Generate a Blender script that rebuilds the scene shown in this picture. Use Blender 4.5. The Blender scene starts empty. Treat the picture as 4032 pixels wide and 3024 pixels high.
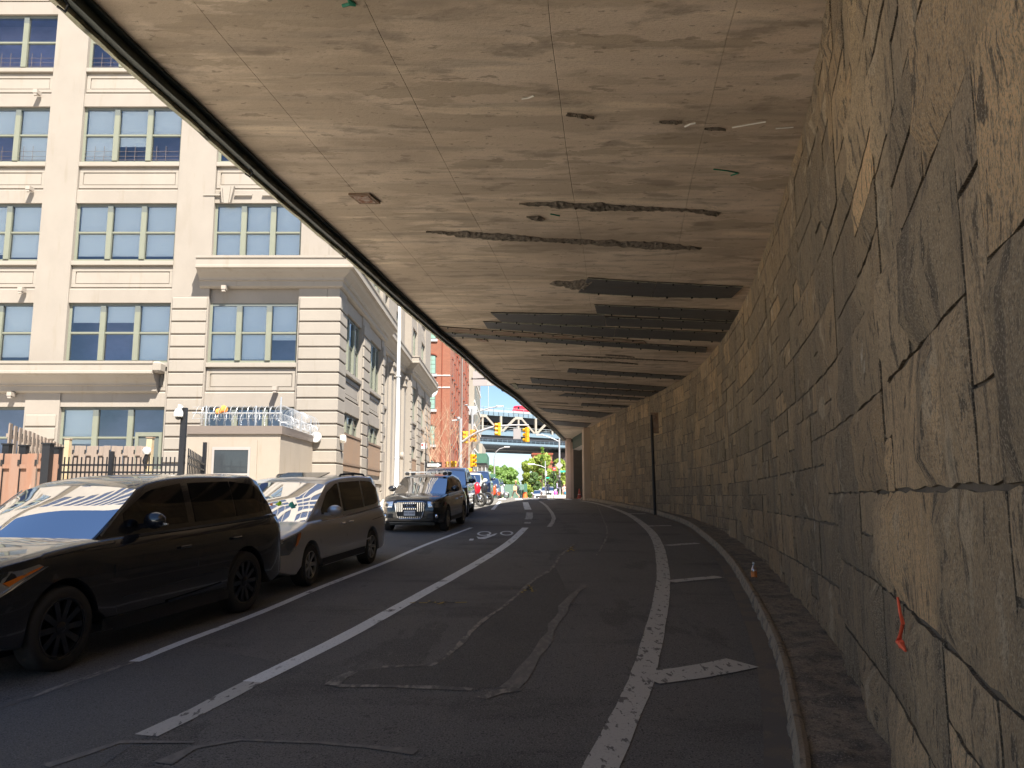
import bpy, bmesh, math, random
from mathutils import Vector, Matrix, noise
R = math.radians
random.seed(7)
C = bpy.context.scene.collection
S = bpy.context.scene
HC = 1.95                      # eye height over the road datum
F, CX, CY = 1728.0, 1106.0, 829.4
PITCH = math.atan(443 / 3150)
# ---------------- camera, sky, sun, exposure ----------------
cam_d = bpy.data.cameras.new('camera'); cam = bpy.data.objects.new('camera', cam_d); C.objects.link(cam)
cam_d.sensor_width = 36; cam_d.lens = 36 * 3150 / 4032; cam_d.clip_end = 3000; cam_d.clip_start = .05
cam.location = (0, 0, HC); cam.rotation_euler = (math.pi / 2 + PITCH, 0, 0); S.camera = cam
SUN_EL, SUN_AZ = R(54), R(28)
world = bpy.data.worlds.new('World'); S.world = world; world.use_nodes = True
wn = world.node_tree.nodes; wl = world.node_tree.links
sky = wn.new('ShaderNodeTexSky'); sky.sky_type = 'NISHITA'; sky.sun_disc = False
sky.sun_elevation = SUN_EL; sky.sun_rotation = math.pi - SUN_AZ
sky.air_density = .85; sky.dust_density = .15; sky.ozone_density = 3.5
wn['Background'].inputs['Strength'].default_value = .05
wl.new(sky.outputs[0], wn['Background'].inputs['Color'])
sd = bpy.data.lights.new('sun', 'SUN'); sun = bpy.data.objects.new('sun', sd); C.objects.link(sun)
sd.energy = 4.7; sd.angle = R(.53); sd.color = (1, .95, .86)
sdir = Vector((math.sin(SUN_AZ) * math.cos(SUN_EL), -math.cos(SUN_AZ) * math.cos(SUN_EL), math.sin(SUN_EL)))
sun.rotation_euler = sdir.to_track_quat('Z', 'Y').to_euler(); sun.location = (0, 0, 60)
S.view_settings.view_transform = 'Standard'; S.view_settings.look = 'None'
S.view_settings.gamma = 1; S.view_settings.exposure = 1.8
S.render.engine = 'CYCLES'; S.cycles.max_bounces = 10; S.cycles.diffuse_bounces = 6; S.cycles.transparent_max_bounces = 12
S.cycles.sample_clamp_indirect = 6; S.cycles.use_denoising = True

# ---------------- geometry of the place ----------------
def rz(Y):
    if Y < 0: return 0
    if Y < 30: return .04 * Y
    if Y < 60: t = Y - 30; return 1.2 + .04 * t - .04 * t * t / 60
    if Y < 86: return 1.8
    t = Y - 86
    return 1.8 - .0017 * t * t if t < 20 else 1.8 - .68 - .06 * (t - 20)
def ray(x, y):
    u = (x - CX) / F; v = -(y - CY) / F
    return Vector((u, math.cos(PITCH) - v * math.sin(PITCH), math.sin(PITCH) + v * math.cos(PITCH)))
def at(x, y, Y):
    r = ray(x, y); return Vector((r.x / r.y * Y, Y, HC + r.z / r.y * Y))
def gnd(x, y, off=0):
    r = ray(x, y); Y = 2.0
    while Y < 300:
        if HC + r.z / r.y * Y <= rz(Y) + off: break
        Y += .02 if Y < 40 else .1
    return Vector((r.x / r.y * Y, Y, rz(Y) + off))
def ceil_at(x, y, z):
    r = ray(x, y); t = (z - HC) / r.z; return r * t + Vector((0, 0, HC))
def interp(pts, y):
    if y <= pts[0][0]:
        a, b = pts[0], pts[1]
    elif y >= pts[-1][0]:
        a, b = pts[-2], pts[-1]
    else:
        n = len(pts)
        for i in range(n - 1):
            if pts[i][0] <= y <= pts[i + 1][0]: break
        p0 = pts[max(i - 1, 0)]; a = pts[i]; b = pts[i + 1]; p3 = pts[min(i + 2, n - 1)]
        h = b[0] - a[0]; t = (y - a[0]) / h
        m0 = (b[1] - p0[1]) / max(b[0] - p0[0], 1e-6) * h; m1 = (p3[1] - a[1]) / max(p3[0] - a[0], 1e-6) * h
        return (2*t**3 - 3*t*t + 1) * a[1] + (t**3 - 2*t*t + t) * m0 + (-2*t**3 + 3*t*t) * b[1] + (t**3 - t*t) * m1
    t = (y - a[0]) / (b[0] - a[0]); return a[1] + t * (b[1] - a[1])
WALL = [(-25, -13), (-14, -6.6), (-8, -3.4), (-3, -.75), (0, .55), (2.5, 1.45), (5.1, 2.34), (6.3, 2.7), (8, 3.18), (10, 3.65), (12.5, 4.18), (15.5, 4.78),
        (19.5, 5.42), (23.5, 5.9), (27, 6.08), (31, 5.92), (36, 5.5), (43, 5.1), (49, 4.75)]
EDGE = [(-25, -19), (-14, -12), (-8, -8.8), (-3, -6), (0, -4.75), (3, -4.05), (5.9, -3.7), (6.9, -3.6), (7.7, -3.49), (9.5, -3.27), (11.2, -3.03), (13, -2.77), (15.8, -2.42), (18.6, -2.03),
        (22.4, -1.46), (27, -.82), (31, .0), (34.3, .5), (38, 1.05), (46, 2.25), (54.3, 3.38), (58, 3.92)]
KL = [(-30, -16), (-14, -12.5), (-8, -11), (0, -8.3), (7, -6.3), (13, -5.5), (24, -4.75), (45, -4.3), (70, -4.4), (200, -4.6)]
wallx = lambda Y: interp(WALL, Y)
def edgex(Y):
    sc = 1.03 + .033*min(1, max(0, (Y-27)/8)); return interp(EDGE, Y/sc)*sc + .05
kerbl = lambda Y: interp(KL, Y)
def kerbr(Y): return wallx(Y) - (.62 if Y < 22 else max(.33, .62 - (Y - 22) * .03))
ZC = HC + 4.15                 # underside of the deck

# ---------------- helpers ----------------
def setp(o, label=None, cat=None, group=None, kind=None):
    if label: o['label'] = label
    if cat: o['category'] = cat
    if group: o['group'] = group
    if kind: o['kind'] = kind
    return o
def empty(name, loc=(0, 0, 0), rot=0, label=None, cat=None, group=None):
    o = bpy.data.objects.new(name, None); C.objects.link(o); o.location = loc; o.rotation_euler = (0, 0, rot)
    o.empty_display_size = .2
    return setp(o, label, cat, group)
def copytree(o, parent=None):
    c = o.copy(); C.objects.link(c); c.parent = parent
    if parent is not None: c.matrix_parent_inverse = o.matrix_parent_inverse.copy()
    for ch in list(o.children): copytree(ch, c)
    return c
class MB:
    def __init__(s, T=None): s.v = []; s.f = []; s.m = []; s.t = []; s.T = T
    def add(s, vs, fs, mi=0, tint=None):
        n = len(s.v)
        s.v += [tuple(s.T(Vector(p))) if s.T else tuple(p) for p in vs]
        s.f += [tuple(i + n for i in f) for f in fs]; s.m += [mi] * len(fs); s.t += [tint] * len(fs)
        return s
    def box(s, a, b, mi=0, tint=None):
        x0, y0, z0 = a; x1, y1, z1 = b
        vs = [(x0,y0,z0),(x1,y0,z0),(x1,y1,z0),(x0,y1,z0),(x0,y0,z1),(x1,y0,z1),(x1,y1,z1),(x0,y1,z1)]
        return s.add(vs, [(0,3,2,1),(4,5,6,7),(0,1,5,4),(1,2,6,5),(2,3,7,6),(3,0,4,7)], mi, tint)
    def cbox(s, c, d, mi=0, rot=None):
        hx, hy, hz = d[0]/2, d[1]/2, d[2]/2
        vs = [Vector(p) for p in [(-hx,-hy,-hz),(hx,-hy,-hz),(hx,hy,-hz),(-hx,hy,-hz),(-hx,-hy,hz),(hx,-hy,hz),(hx,hy,hz),(-hx,hy,hz)]]
        if rot: m = rot if isinstance(rot, Matrix) else Matrix.Rotation(rot, 3, 'Z'); vs = [m @ v for v in vs]
        vs = [v + Vector(c) for v in vs]
        return s.add(vs, [(0,3,2,1),(4,5,6,7),(0,1,5,4),(1,2,6,5),(2,3,7,6),(3,0,4,7)], mi)
    def tube(s, pts, r, n=8, mi=0, cap=True):
        pts = [Vector(p) for p in pts]; rs = r if isinstance(r, (list, tuple)) else [r] * len(pts)
        vs = []; fs = []
        for i, p in enumerate(pts):
            d = (pts[min(i+1, len(pts)-1)] - pts[max(i-1, 0)]).normalized()
            a = d.orthogonal().normalized() if i == 0 else (a - d * a.dot(d)).normalized()
            b = d.cross(a)
            for k in range(n):
                t = 2*math.pi*k/n; vs.append(p + (a*math.cos(t) + b*math.sin(t)) * rs[i])
        for i in range(len(pts)-1):
            for k in range(n): fs.append((i*n+k, i*n+(k+1)%n, (i+1)*n+(k+1)%n, (i+1)*n+k))
        if cap: fs.append(tuple(range(n-1, -1, -1))); fs.append(tuple((len(pts)-1)*n+k for k in range(n)))
        return s.add(vs, fs, mi)
    def lathe(s, prof, n=16, c=(0,0,0), ax='Z', mi=0, caps=True):
        vs = []; fs = []
        for r, h in prof:
            for k in range(n):
                t = 2*math.pi*k/n; x, y = r*math.cos(t), r*math.sin(t)
                vs.append(Vector(c) + (Vector((x, y, h)) if ax == 'Z' else Vector((x, h, y)) if ax == 'Y' else Vector((h, x, y))))
        m = len(prof)
        for i in range(m-1):
            for k in range(n): fs.append((i*n+k, i*n+(k+1)%n, (i+1)*n+(k+1)%n, (i+1)*n+k))
        if caps and prof[0][0] > 1e-4: fs.append(tuple(range(n)))
        if caps and prof[-1][0] > 1e-4: fs.append(tuple((m-1)*n+k for k in range(n)))
        return s.add(vs, fs, mi)
    def prism(s, poly, y0, y1, mi=0):   # poly in xz extruded along y
        n = len(poly); vs = [(x, y0, z) for x, z in poly] + [(x, y1, z) for x, z in poly]
        fs = [tuple(range(n)), tuple(range(2*n-1, n-1, -1))] + [(i, i+n, (i+1)%n+n, (i+1)%n) for i in range(n)]
        return s.add(vs, fs, mi)
    def sph(s, c, r, n=10, m=6, sc=(1,1,1), mi=0):
        vs = []; fs = []
        for i in range(m+1):
            th = math.pi*i/m
            for k in range(n):
                t = 2*math.pi*k/n
                vs.append((c[0]+r*sc[0]*math.sin(th)*math.cos(t), c[1]+r*sc[1]*math.sin(th)*math.sin(t), c[2]+r*sc[2]*math.cos(th)))
        for i in range(m):
            for k in range(n): fs.append((i*n+k, (i+1)*n+k, (i+1)*n+(k+1)%n, i*n+(k+1)%n))
        return s.add(vs, fs, mi)
    def mesh(s, name, smooth=False, fix=True, merge=False, angle=None):
        me = bpy.data.meshes.new(name); me.from_pydata(s.v, [], s.f)
        for p, mi in zip(me.polygons, s.m): p.material_index = mi
        if any(t is not None for t in s.t):
            ca = me.color_attributes.new('tint', 'FLOAT_COLOR', 'CORNER')
            for p, t in zip(me.polygons, s.t):
                t = t or (.5, .5, .5)
                for li in p.loop_indices: ca.data[li].color = (t[0], t[1], t[2], 1)
        if fix or merge:
            bm = bmesh.new(); bm.from_mesh(me)
            if merge: bmesh.ops.remove_doubles(bm, verts=bm.verts, dist=1e-4)
            if fix: bmesh.ops.recalc_face_normals(bm, faces=bm.faces)
            bm.to_mesh(me); bm.free()
        if smooth:
            me.polygons.foreach_set('use_smooth', [True]*len(me.polygons))
            if angle: me.set_sharp_from_angle(angle=R(angle))
        return me
    def build(s, name, mats, parent=None, smooth=False, fix=True, loc=None, merge=False, bevel=0, angle=40, **kw):
        me = s.mesh(name, smooth, fix, merge, angle)
        for m in (mats if isinstance(mats, (list, tuple)) else [mats]): me.materials.append(m)
        return link(name, me, parent, loc, bevel, **kw)
def link(name, me, parent=None, loc=None, bevel=0, **kw):
    o = bpy.data.objects.new(name, me); C.objects.link(o)
    if parent is not None: o.parent = parent
    if loc is not None: o.location = loc
    if bevel:
        b = o.modifiers.new('bevel', 'BEVEL'); b.width = bevel; b.segments = 1; b.limit_method = 'ANGLE'; b.angle_limit = R(50)
    return setp(o, kw.get('label'), kw.get('cat'), kw.get('group'), kw.get('kind'))

# ---------------- materials ----------------
def mat(name, col, rough=.7, metal=0, spec=.5, coat=0, emit=None, noise_=None, bump=None, space='Object', tint=False, col2=None, layers=(), alpha=None, sheen=0):
    """noise_=(scale, contrast) blends col to col2; bump=(scale, strength); layers: (scale vec, lo, hi, colour, amount) dirt layers"""
    m = bpy.data.materials.new(name); m.use_nodes = True; nt = m.node_tree; N = nt.nodes; L = nt.links
    b = N['Principled BSDF']; b.inputs['Roughness'].default_value = rough; b.inputs['Metallic'].default_value = metal
    b.inputs['Specular IOR Level'].default_value = spec
    if coat: b.inputs['Coat Weight'].default_value = coat; b.inputs['Coat Roughness'].default_value = .03
    b.inputs['Base Color'].default_value = (*col, 1)
    if emit: b.inputs['Emission Color'].default_value = (*emit[0], 1); b.inputs['Emission Strength'].default_value = emit[1]
    if not (noise_ or bump or tint or layers): return m
    if space == 'World': g = N.new('ShaderNodeNewGeometry'); co = g.outputs['Position']
    else: g = N.new('ShaderNodeTexCoord'); co = g.outputs['Object']
    def nz(scale, detail=6, rough_=.6):
        mp = N.new('ShaderNodeMapping'); L.new(co, mp.inputs[0])
        sc = scale if isinstance(scale, (tuple, list)) else (scale,)*3
        mp.inputs['Scale'].default_value = sc
        t = N.new('ShaderNodeTexNoise'); t.inputs['Scale'].default_value = 1; t.inputs['Detail'].default_value = detail; t.inputs['Roughness'].default_value = rough_
        L.new(mp.outputs[0], t.inputs['Vector']); return t.outputs['Fac']
    def ramp(src, lo, hi):
        r = N.new('ShaderNodeMapRange'); r.inputs['From Min'].default_value = lo; r.inputs['From Max'].default_value = hi; L.new(src, r.inputs['Value']); return r.outputs[0]
    cur = None
    def mix(fac, a, bcol, mode='MIX'):
        x = N.new('ShaderNodeMix'); x.data_type = 'RGBA'; x.blend_type = mode
        if hasattr(fac, 'links') or not isinstance(fac, (int, float)): L.new(fac, x.inputs[0])
        else: x.inputs[0].default_value = fac
        for k, q in ((6, a), (7, bcol)):
            if isinstance(q, tuple): x.inputs[k].default_value = (*q, 1)
            else: L.new(q, x.inputs[k])
        return x.outputs[2]
    base = tuple(col)
    if noise_:
        sc, w = noise_[0], noise_[1]
        base = mix(ramp(nz(sc), .5-w, .5+w), tuple(col), tuple(col2 or [c*.6 for c in col]))
    if tint:
        a = N.new('ShaderNodeAttribute'); a.attribute_name = 'tint'
        base = mix(1.0, base, a.outputs['Color'], 'MULTIPLY')
    for sc, lo, hi, c2, amt in layers:
        f = ramp(nz(sc), lo, hi)
        mm = N.new('ShaderNodeMath'); mm.operation = 'MULTIPLY'; mm.use_clamp = True; L.new(f, mm.inputs[0]); mm.inputs[1].default_value = amt
        base = mix(mm.outputs[0], base, tuple(c2))
    if not isinstance(base, tuple): L.new(base, b.inputs['Base Color'])
    if bump:
        bl = bump if isinstance(bump, list) else [bump]
        prev = None
        for sc, st in bl:
            bn = N.new('ShaderNodeBump'); bn.inputs['Strength'].default_value = min(1, st); bn.inputs['Distance'].default_value = .02 if st < 1 else .05
            L.new(nz(sc, 8, .65), bn.inputs['Height'])
            if prev: L.new(prev, bn.inputs['Normal'])
            prev = bn.outputs[0]
        L.new(prev, b.inputs['Normal'])
    return m
def glassmat(name, tintc=(.8, .85, .9), refl=.3, rough=.02):
    m = bpy.data.materials.new(name); m.use_nodes = True; nt = m.node_tree; N = nt.nodes; L = nt.links
    N.remove(N['Principled BSDF']); o = N['Material Output']
    tr = N.new('ShaderNodeBsdfTransparent'); tr.inputs[0].default_value = (*tintc, 1)
    gl = N.new('ShaderNodeBsdfGlossy'); gl.inputs['Roughness'].default_value = rough; gl.inputs[0].default_value = (.95, .97, 1, 1)
    fr = N.new('ShaderNodeLayerWeight'); fr.inputs[0].default_value = .25
    mr = N.new('ShaderNodeMapRange'); mr.inputs['To Min'].default_value = refl; mr.inputs['To Max'].default_value = 1; L.new(fr.outputs['Fresnel'], mr.inputs[0])
    mx = N.new('ShaderNodeMixShader'); L.new(mr.outputs[0], mx.inputs[0]); L.new(tr.outputs[0], mx.inputs[1]); L.new(gl.outputs[0], mx.inputs[2]); L.new(mx.outputs[0], o.inputs[0])
    return m
def worn(name, col, under, lo=.42, hi=.5, scale=9, rough=.8):
    """thin paint worn through to the asphalt"""
    m = mat(name, col, rough, space='World', layers=[((scale, scale*.35, scale), lo, hi, under, 1), ((40, 40, 40), .55, .7, under, .5)], bump=((70, 70, 70), .3))
    return m
ASPH = (.158, .149, .138)
M = dict(
  asphalt=mat('asphalt', ASPH, .88, space='World', noise_=((.35, .25, .3), .2), col2=(.125, .117, .108), bump=[((60, 60, 60), .9), ((22, 22, 22), .5)],
      layers=[((.45, .9, 1), .54, .68, (.062, .058, .054), .75), ((1.6, .35, 1), .56, .66, (.165, .155, .143), .55), ((.9, .3, 1), .60, .63, (.07, .066, .06), .6), ((5, 5, 5), .64, .68, (.05, .047, .044), .6), ((95, 95, 95), .52, .60, (.30, .28, .255), .6), ((60, 60, 60), .56, .62, (.025, .024, .022), .85)]),
  asphalt2=mat('asphalt_patch', (.118, .110, .101), .9, space='World', noise_=((1.2, .5, 1), .2), col2=(.092, .086, .079), bump=[((75, 75, 75), .8)],
      layers=[((95, 95, 95), .53, .61, (.25, .235, .21), .6), ((60, 60, 60), .56, .62, (.02, .019, .018), .85)]),
  paint=worn('road_paint', (.74, .75, .74), (.09, .088, .085), .6, .68, 6),
  paint_worn=worn('worn_road_paint', (.48, .465, .43), (.15, .142, .132), .575, .60, 15),
  paint_faint=worn('faint_road_paint', (.30, .275, .235), (.115, .108, .10), .40, .56, 16),
  smear=worn('tar_smear', (.205, .19, .17), (.15, .141, .131), .40, .54, 18),
  yellow=worn('yellow_spray', (.42, .30, .06), (.055, .053, .052), .47, .53, 14),
  pavement=mat('pavement_concrete', (.55, .50, .43), .9, space='World', noise_=((2, 2, 2), .25), col2=(.46, .42, .36), bump=((40, 40, 40), .3), layers=[((.6, .6, .6), .55, .75, (.25, .24, .22), .6)]),
  kerb=mat('kerb_granite', (.30, .25, .19), .92, space='World', noise_=((6, 6, 6), .25), col2=(.17, .145, .115), bump=[((28, 28, 28), .9), ((6, 6, 6), .8)],
      layers=[((3, 3, 3), .46, .62, (.10, .09, .08), .8), ((14, 14, 14), .56, .62, (.06, .052, .046), .6), ((75, 75, 75), .54, .62, (.42, .37, .31), .65), ((55, 55, 55), .57, .63, (.05, .045, .04), .7)]),
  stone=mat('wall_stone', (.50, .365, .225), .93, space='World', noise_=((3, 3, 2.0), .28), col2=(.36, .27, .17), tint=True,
      bump=[((40, 40, 14), 1.0), ((14, 14, 8), .6)],
      layers=[((.45, .45, .22), .48, .64, (.17, .14, .105), .5), ((1.5, 1.5, .4), .55, .64, (.13, .105, .078), .6), ((5, 5, 1.1), .59, .63, (.10, .08, .06), .7), ((8, 8, 3), .615, .64, (.055, .043, .033), .85), ((16, 16, 5), .60, .63, (.06, .048, .037), .8), ((2.3, 2.3, 1.5), .62, .64, (.66, .54, .38), .4), ((30, 30, 9), .60, .65, (.12, .095, .07), .6), ((38, 38, 38), .56, .64, (.24, .19, .135), .5), ((55, 55, 35), .53, .62, (.17, .135, .095), .6), ((120, 120, 100), .52, .60, (.66, .54, .38), .5), ((140, 140, 110), .54, .62, (.11, .085, .06), .6), ((1.9, 1.9, 1.2), .70, .76, (.36, .18, .07), .5), ((7, 7, 1), .71, .75, (.75, .70, .6), .6)]),
  mortar=mat('wall_mortar', (.085, .066, .048), .95, space='World', noise_=((8, 8, 8), .3), col2=(.16, .13, .10), bump=((30, 30, 30), .8)),
  conc=mat('deck_concrete', (.77, .635, .50), .9, space='World', noise_=((.5, 1.3, 1), .25), col2=(.56, .435, .31), bump=[((18, 40, 30), .35), ((1, 9, 1), .2)],
      layers=[((.28, .8, 1), .50, .55, (.50, .395, .29), .85), ((.5, 1.5, 1), .58, .595, (.42, .33, .235), .7), ((2.0, 5.5, 1), .63, .645, (.32, .25, .18), .7), ((.3, 2.4, 1), .58, .64, (.84, .69, .51), .6), ((45, 60, 50), .54, .64, (.48, .375, .27), .45), ((90, 90, 90), .58, .66, (.25, .195, .14), .5), ((.5, 4.5, 1), .52, .7, (.30, .245, .19), .62), ((1.2, 2.8, 1), .56, .66, (.26, .205, .155), .62), ((9, 14, 9), .63, .67, (.20, .155, .115), .6), ((.35, .35, .35), .56, .72, (.33, .255, .19), .6)]),
  joint=mat('joint_dark', (.06, .05, .04), .95),
  spall=mat('spalled_aggregate', (.24, .19, .145), .95, space='World', noise_=((20, 20, 20), .18), col2=(.38, .32, .25), bump=[((25, 25, 25), 1.0), ((60, 60, 60), 1)], layers=[((11, 11, 11), .55, .65, (.05, .04, .032), .8)]),
  plate=mat('patch_plate', (.135, .13, .125), .55, .25, space='World', noise_=((3, 8, 3), .3), col2=(.085, .08, .075), bump=((5, 5, 5), .3), layers=[((1.2, 6, 2), .6, .74, (.16, .10, .06), .6)]),
  rust=mat('rusty_steel', (.22, .105, .05), .85, .1, space='World', noise_=((3, 14, 3), .2), col2=(.32, .27, .21), bump=((20, 20, 20), .5), layers=[((6, 20, 6), .55, .65, (.09, .05, .03), .7)]),
  fascia=mat('fascia_steel', (.026, .034, .03), .45, .35, space='World', noise_=((5, 5, 5), .3), col2=(.05, .06, .05), bump=((9, 9, 9), .4)),
  lip=mat('fascia_lip', (.50, .48, .36), .8, space='World', noise_=((8, 3, 8), .15), col2=(.30, .29, .20), bump=((12, 12, 12), .7), layers=[((5, 3, 5), .55, .66, (.03, .03, .025), .9)]),
  black=mat('black_iron', (.018, .018, .02), .4, .3),
  dark=mat('dark_void', (.012, .011, .011), .9),
  pipe=mat('downpipe_black', (.022, .02, .019), .7),
)
def stucco(name, col, k=.86): return mat(name, col, .85, space='World', noise_=((1.1, 1.1, .7), .3), col2=tuple(c*k for c in col), bump=[((12, 12, 12), .12)],
    layers=[((.8, .8, .25), .6, .8, (col[0]*.72, col[1]*.68, col[2]*.62), .45), ((3, 3, .4), .58, .72, (col[0]*.72, col[1]*.66, col[2]*.55), .5), ((.3, .3, .3), .5, .62, (col[0]*.86, col[1]*.85, col[2]*.84), .6)])
M['stucco'] = stucco('beige_stucco', (.262, .228, .192)); M['stucco2'] = stucco('beige_trim', (.272, .238, .20), .92)
M['booth'] = stucco('booth_stucco', (.31, .262, .21))
# ================= GROUND, ROAD, MARKINGS =================
Ys = [-30, -25, -20, -15, -10, -7, -5, -3, -1] + [i for i in range(0, 62)] + [62+2*i for i in range(0, 30)] + [122+4*i for i in range(0, 20)]
def ribbon(fl, fr, z=0, ys=Ys, sides=0, n=1):
    mb = MB(); vs = []; fs = []
    for Y in ys:
        a, b = fl(Y), fr(Y)
        for k in range(n+1): vs.append((a+(b-a)*k/n, Y, rz(Y)+z))
    w = n+1
    for i in range(len(ys)-1):
        for k in range(n): fs.append((i*w+k, i*w+k+1, (i+1)*w+k+1, (i+1)*w+k))
    mb.add(vs, fs); return mb
g = MB(); g.add([(-900, -600, -.03), (900, -600, -.03), (900, -30, -.03), (-900, -30, -.03)], [(0,1,2,3)])
gy = sorted(set([-30] + Ys + [240, 400, 700, 1400])); vs = []; fs = []
for Y in gy:
    zz = rz(min(Y, 202)) - .02
    for X in (-900, -120, -40, 20, 60, 900): vs.append((X, Y, zz - (.03 if Y <= -30 else 0)))
for i in range(len(gy)-1):
    for k in range(5): fs.append((i*6+k, i*6+k+1, (i+1)*6+k+1, (i+1)*6+k))
g.add(vs, fs); g.build('ground', M['pavement'], kind='structure', fix=False)
ribbon(lambda Y: kerbl(Y)-.02 if Y < 66 else (-70 if Y < 82 else kerbl(Y)), lambda Y: kerbr(min(Y, 50))+.02 if Y < 52 else 45 if Y < 74 else 9, 0, n=6).build('road', M['asphalt'], kind='structure', fix=False)
# left pavement with kerb
def slabstrip(fl, fr, h, ys):
    mb = MB(); vs = []; fs = []
    for Y in ys:
        a, b = fl(Y), fr(Y); z = rz(Y)
        vs += [(a, Y, z-.05), (a, Y, z+h), (b, Y, z+h), (b, Y, z-.05)]
    for i in range(len(ys)-1):
        for k in range(3): fs.append((i*4+k, i*4+k+1, (i+1)*4+k+1, (i+1)*4+k))
    n = (len(ys)-1)*4; fs += [(0,1,2,3), (n,n+1,n+2,n+3)]
    return mb.add(vs, fs)
yl = [y for y in Ys if -30 <= y <= 66]
slabstrip(lambda Y: -40, lambda Y: kerbl(Y)-.17, .135, yl).build('left_pavement', M['pavement'], kind='structure')
slabstrip(lambda Y: kerbl(Y)-.168, kerbl, .14, yl).build('left_kerb', M['kerb'], kind='structure')
yl2 = [y for y in Ys if 82 <= y <= 200]
slabstrip(lambda Y: -40, kerbl, .135, yl2).build('far_left_pavement', M['pavement'], kind='structure')
slabstrip(lambda Y: 9, lambda Y: 40, .135, yl2).build('far_right_pavement', M['pavement'], kind='structure')
# narrow kerb ledge under the wall, rough
ky = [-25+.5*i for i in range(0, 50)] + [.12*i for i in range(0, 140)] + [16.8+.35*i for i in range(0, 98)]
mb = MB(); vs = []; fs = []; NK = 9
for Y in ky:
    a, b = kerbr(Y), wallx(Y)+.06; z = rz(Y)
    row = [(a-.01, z-.04), (a, z+.05), (a+.02, z+.125)] + [(a+.02+(b-a-.02)*k/5, z+.14) for k in range(1, 6)] + [(b, z+.14)]
    for j, (x, zz) in enumerate(row):
        q = noise.noise(Vector((x*5, Y*5, 0)))*.035 + noise.noise(Vector((x*16, Y*16, 3)))*.02
        vs.append((x + (q*1.3 if j in (1, 2) else 0), Y, zz + (q if j > 1 else q*.3)))
for i in range(len(ky)-1):
    for k in range(NK-1): fs.append((i*NK+k, i*NK+k+1, (i+1)*NK+k+1, (i+1)*NK+k))
kerb_base = mb.add(vs, fs).build('right_kerb', M['kerb'], kind='structure', fix=False, smooth=True)

gd = mat('gutter_dust', (.16, .13, .10), .95, space='World', noise_=((1.5, 1.5, 1), .3), col2=(.13, .115, .098), layers=[((95, 95, 95), .53, .61, (.27, .23, .18), .5), ((2.5, 2.5, 2), .50, .56, (.12, .112, .103), .9)])
ribbon(lambda Y: kerbr(Y)-.20, lambda Y: kerbr(Y)+.01, .004, [y for y in Ys if 0 <= y <= 47]).build('gutter_dust', gd, kind='structure', fix=False)
def path(pts, w, name, m, z=.005, step=.35, parent=None, w2=None, jag=0):
    P = [gnd(*p) for p in pts]
    # densify along y with spline on arc
    out = []
    for i in range(len(P)-1):
        n = max(1, int((P[i+1]-P[i]).length/step))
        for k in range(n): 
            t = k/n; p0 = P[max(i-1,0)]; p3 = P[min(i+2,len(P)-1)]; a, b = P[i], P[i+1]
            q = .5*((2*a)+(b-p0)*t+(2*p0-5*a+4*b-p3)*t*t+(3*a-p0-3*b+p3)*t**3); out.append(q)
    out.append(P[-1]); mb = MB(); vs = []; fs = []
    for i, q in enumerate(out):
        d = out[min(i+1,len(out)-1)]-out[max(i-1,0)]; d.z = 0; d.normalize(); nrm = Vector((d.y, -d.x, 0))
        ww = w if w2 is None else w+(w2-w)*i/(len(out)-1)
        for sgn in (-1, 1):
            v = q + nrm*(sgn*ww/2*(1+random.uniform(-jag, jag))); vs.append((v.x, v.y, rz(v.y)+z))
    for i in range(len(out)-1): fs.append((2*i, 2*i+1, 2*i+3, 2*i+2))
    return mb.add(vs, fs).build(name, m, kind='structure', fix=False)
def poly(pts, name, m, z=.004):
    P = [gnd(*p) for p in pts]
    return MB().add([(p.x, p.y, rz(p.y)+z) for p in P], [tuple(range(len(P)))]).build(name, m, kind='structure', fix=False)
path([(290,1430),(400,1386),(560,1325),(700,1266),(830,1216),(920,1177),(1018,1140)], .125, 'parking_lane_line', M['paint'], jag=.06)
path([(-60,1548),(60,1508),(170,1470),(285,1432)], .085, 'faded_parking_lane_line', M['paint_faint'], jag=.3)
path([(545,1474),(640,1428),(760,1368),(900,1290),(1030,1217),(1100,1172),(1135,1140)], .2, 'bike_lane_line', M['paint'], jag=.04)
path([(315,1590),(430,1535),(548,1474)], .18, 'chipped_bike_lane_line', M['paint_worn'], jag=.12)
path([(1254,1780),(1300,1655),(1346,1560),(1385,1470),(1410,1380),(1428,1295),(1432,1232),(1420,1172),(1395,1138),(1350,1108),(1290,1088),(1255,1082)], .23, 'edge_line', M['paint_worn'], jag=.05)
for k, q in enumerate([((1398,1468),(1490,1455),(1604,1434)), ((1448,1257),(1500,1252),(1555,1247)), ((1440,1179),(1475,1176),(1508,1174)), ((1398,1137),(1425,1136),(1450,1136)), ((1350,1110),(1372,1110),(1395,1110)), ((1310,1093),(1325,1092),(1342,1092))]):
    path(q, .40 if k == 0 else .26, 'hatch_mark', M['paint_worn'], z=.009, jag=.05)
path([(935,1438),(985,1402),(1030,1352),(1100,1302),(1150,1256),(1190,1230),(1210,1202),(1245,1172)], .06, 'sealed_crack', M['paint_faint'], z=.006, jag=.5)
path([(825,1442),(880,1440),(935,1438)], .08, 'sealed_crack', M['paint_faint'], z=.0065, jag=.4)
path([(728,1484),(850,1484),(1020,1491)], .09, 'sealed_crack', M['paint_faint'], z=.006, jag=.4)
path([(764,1452),(740,1466),(718,1482)], .12, 'sealed_crack', M['paint_faint'], z=.0065, jag=.4)
path([(1040,1510),(1078,1497),(1120,1490)], .12, 'sealed_crack', M['paint_faint'], z=.0065, jag=.3)
path([(1100,1488),(1160,1420),(1200,1350),(1228,1300),(1262,1262)], .12, 'sealed_crack', M['smear'], z=.006, jag=.7)
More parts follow.
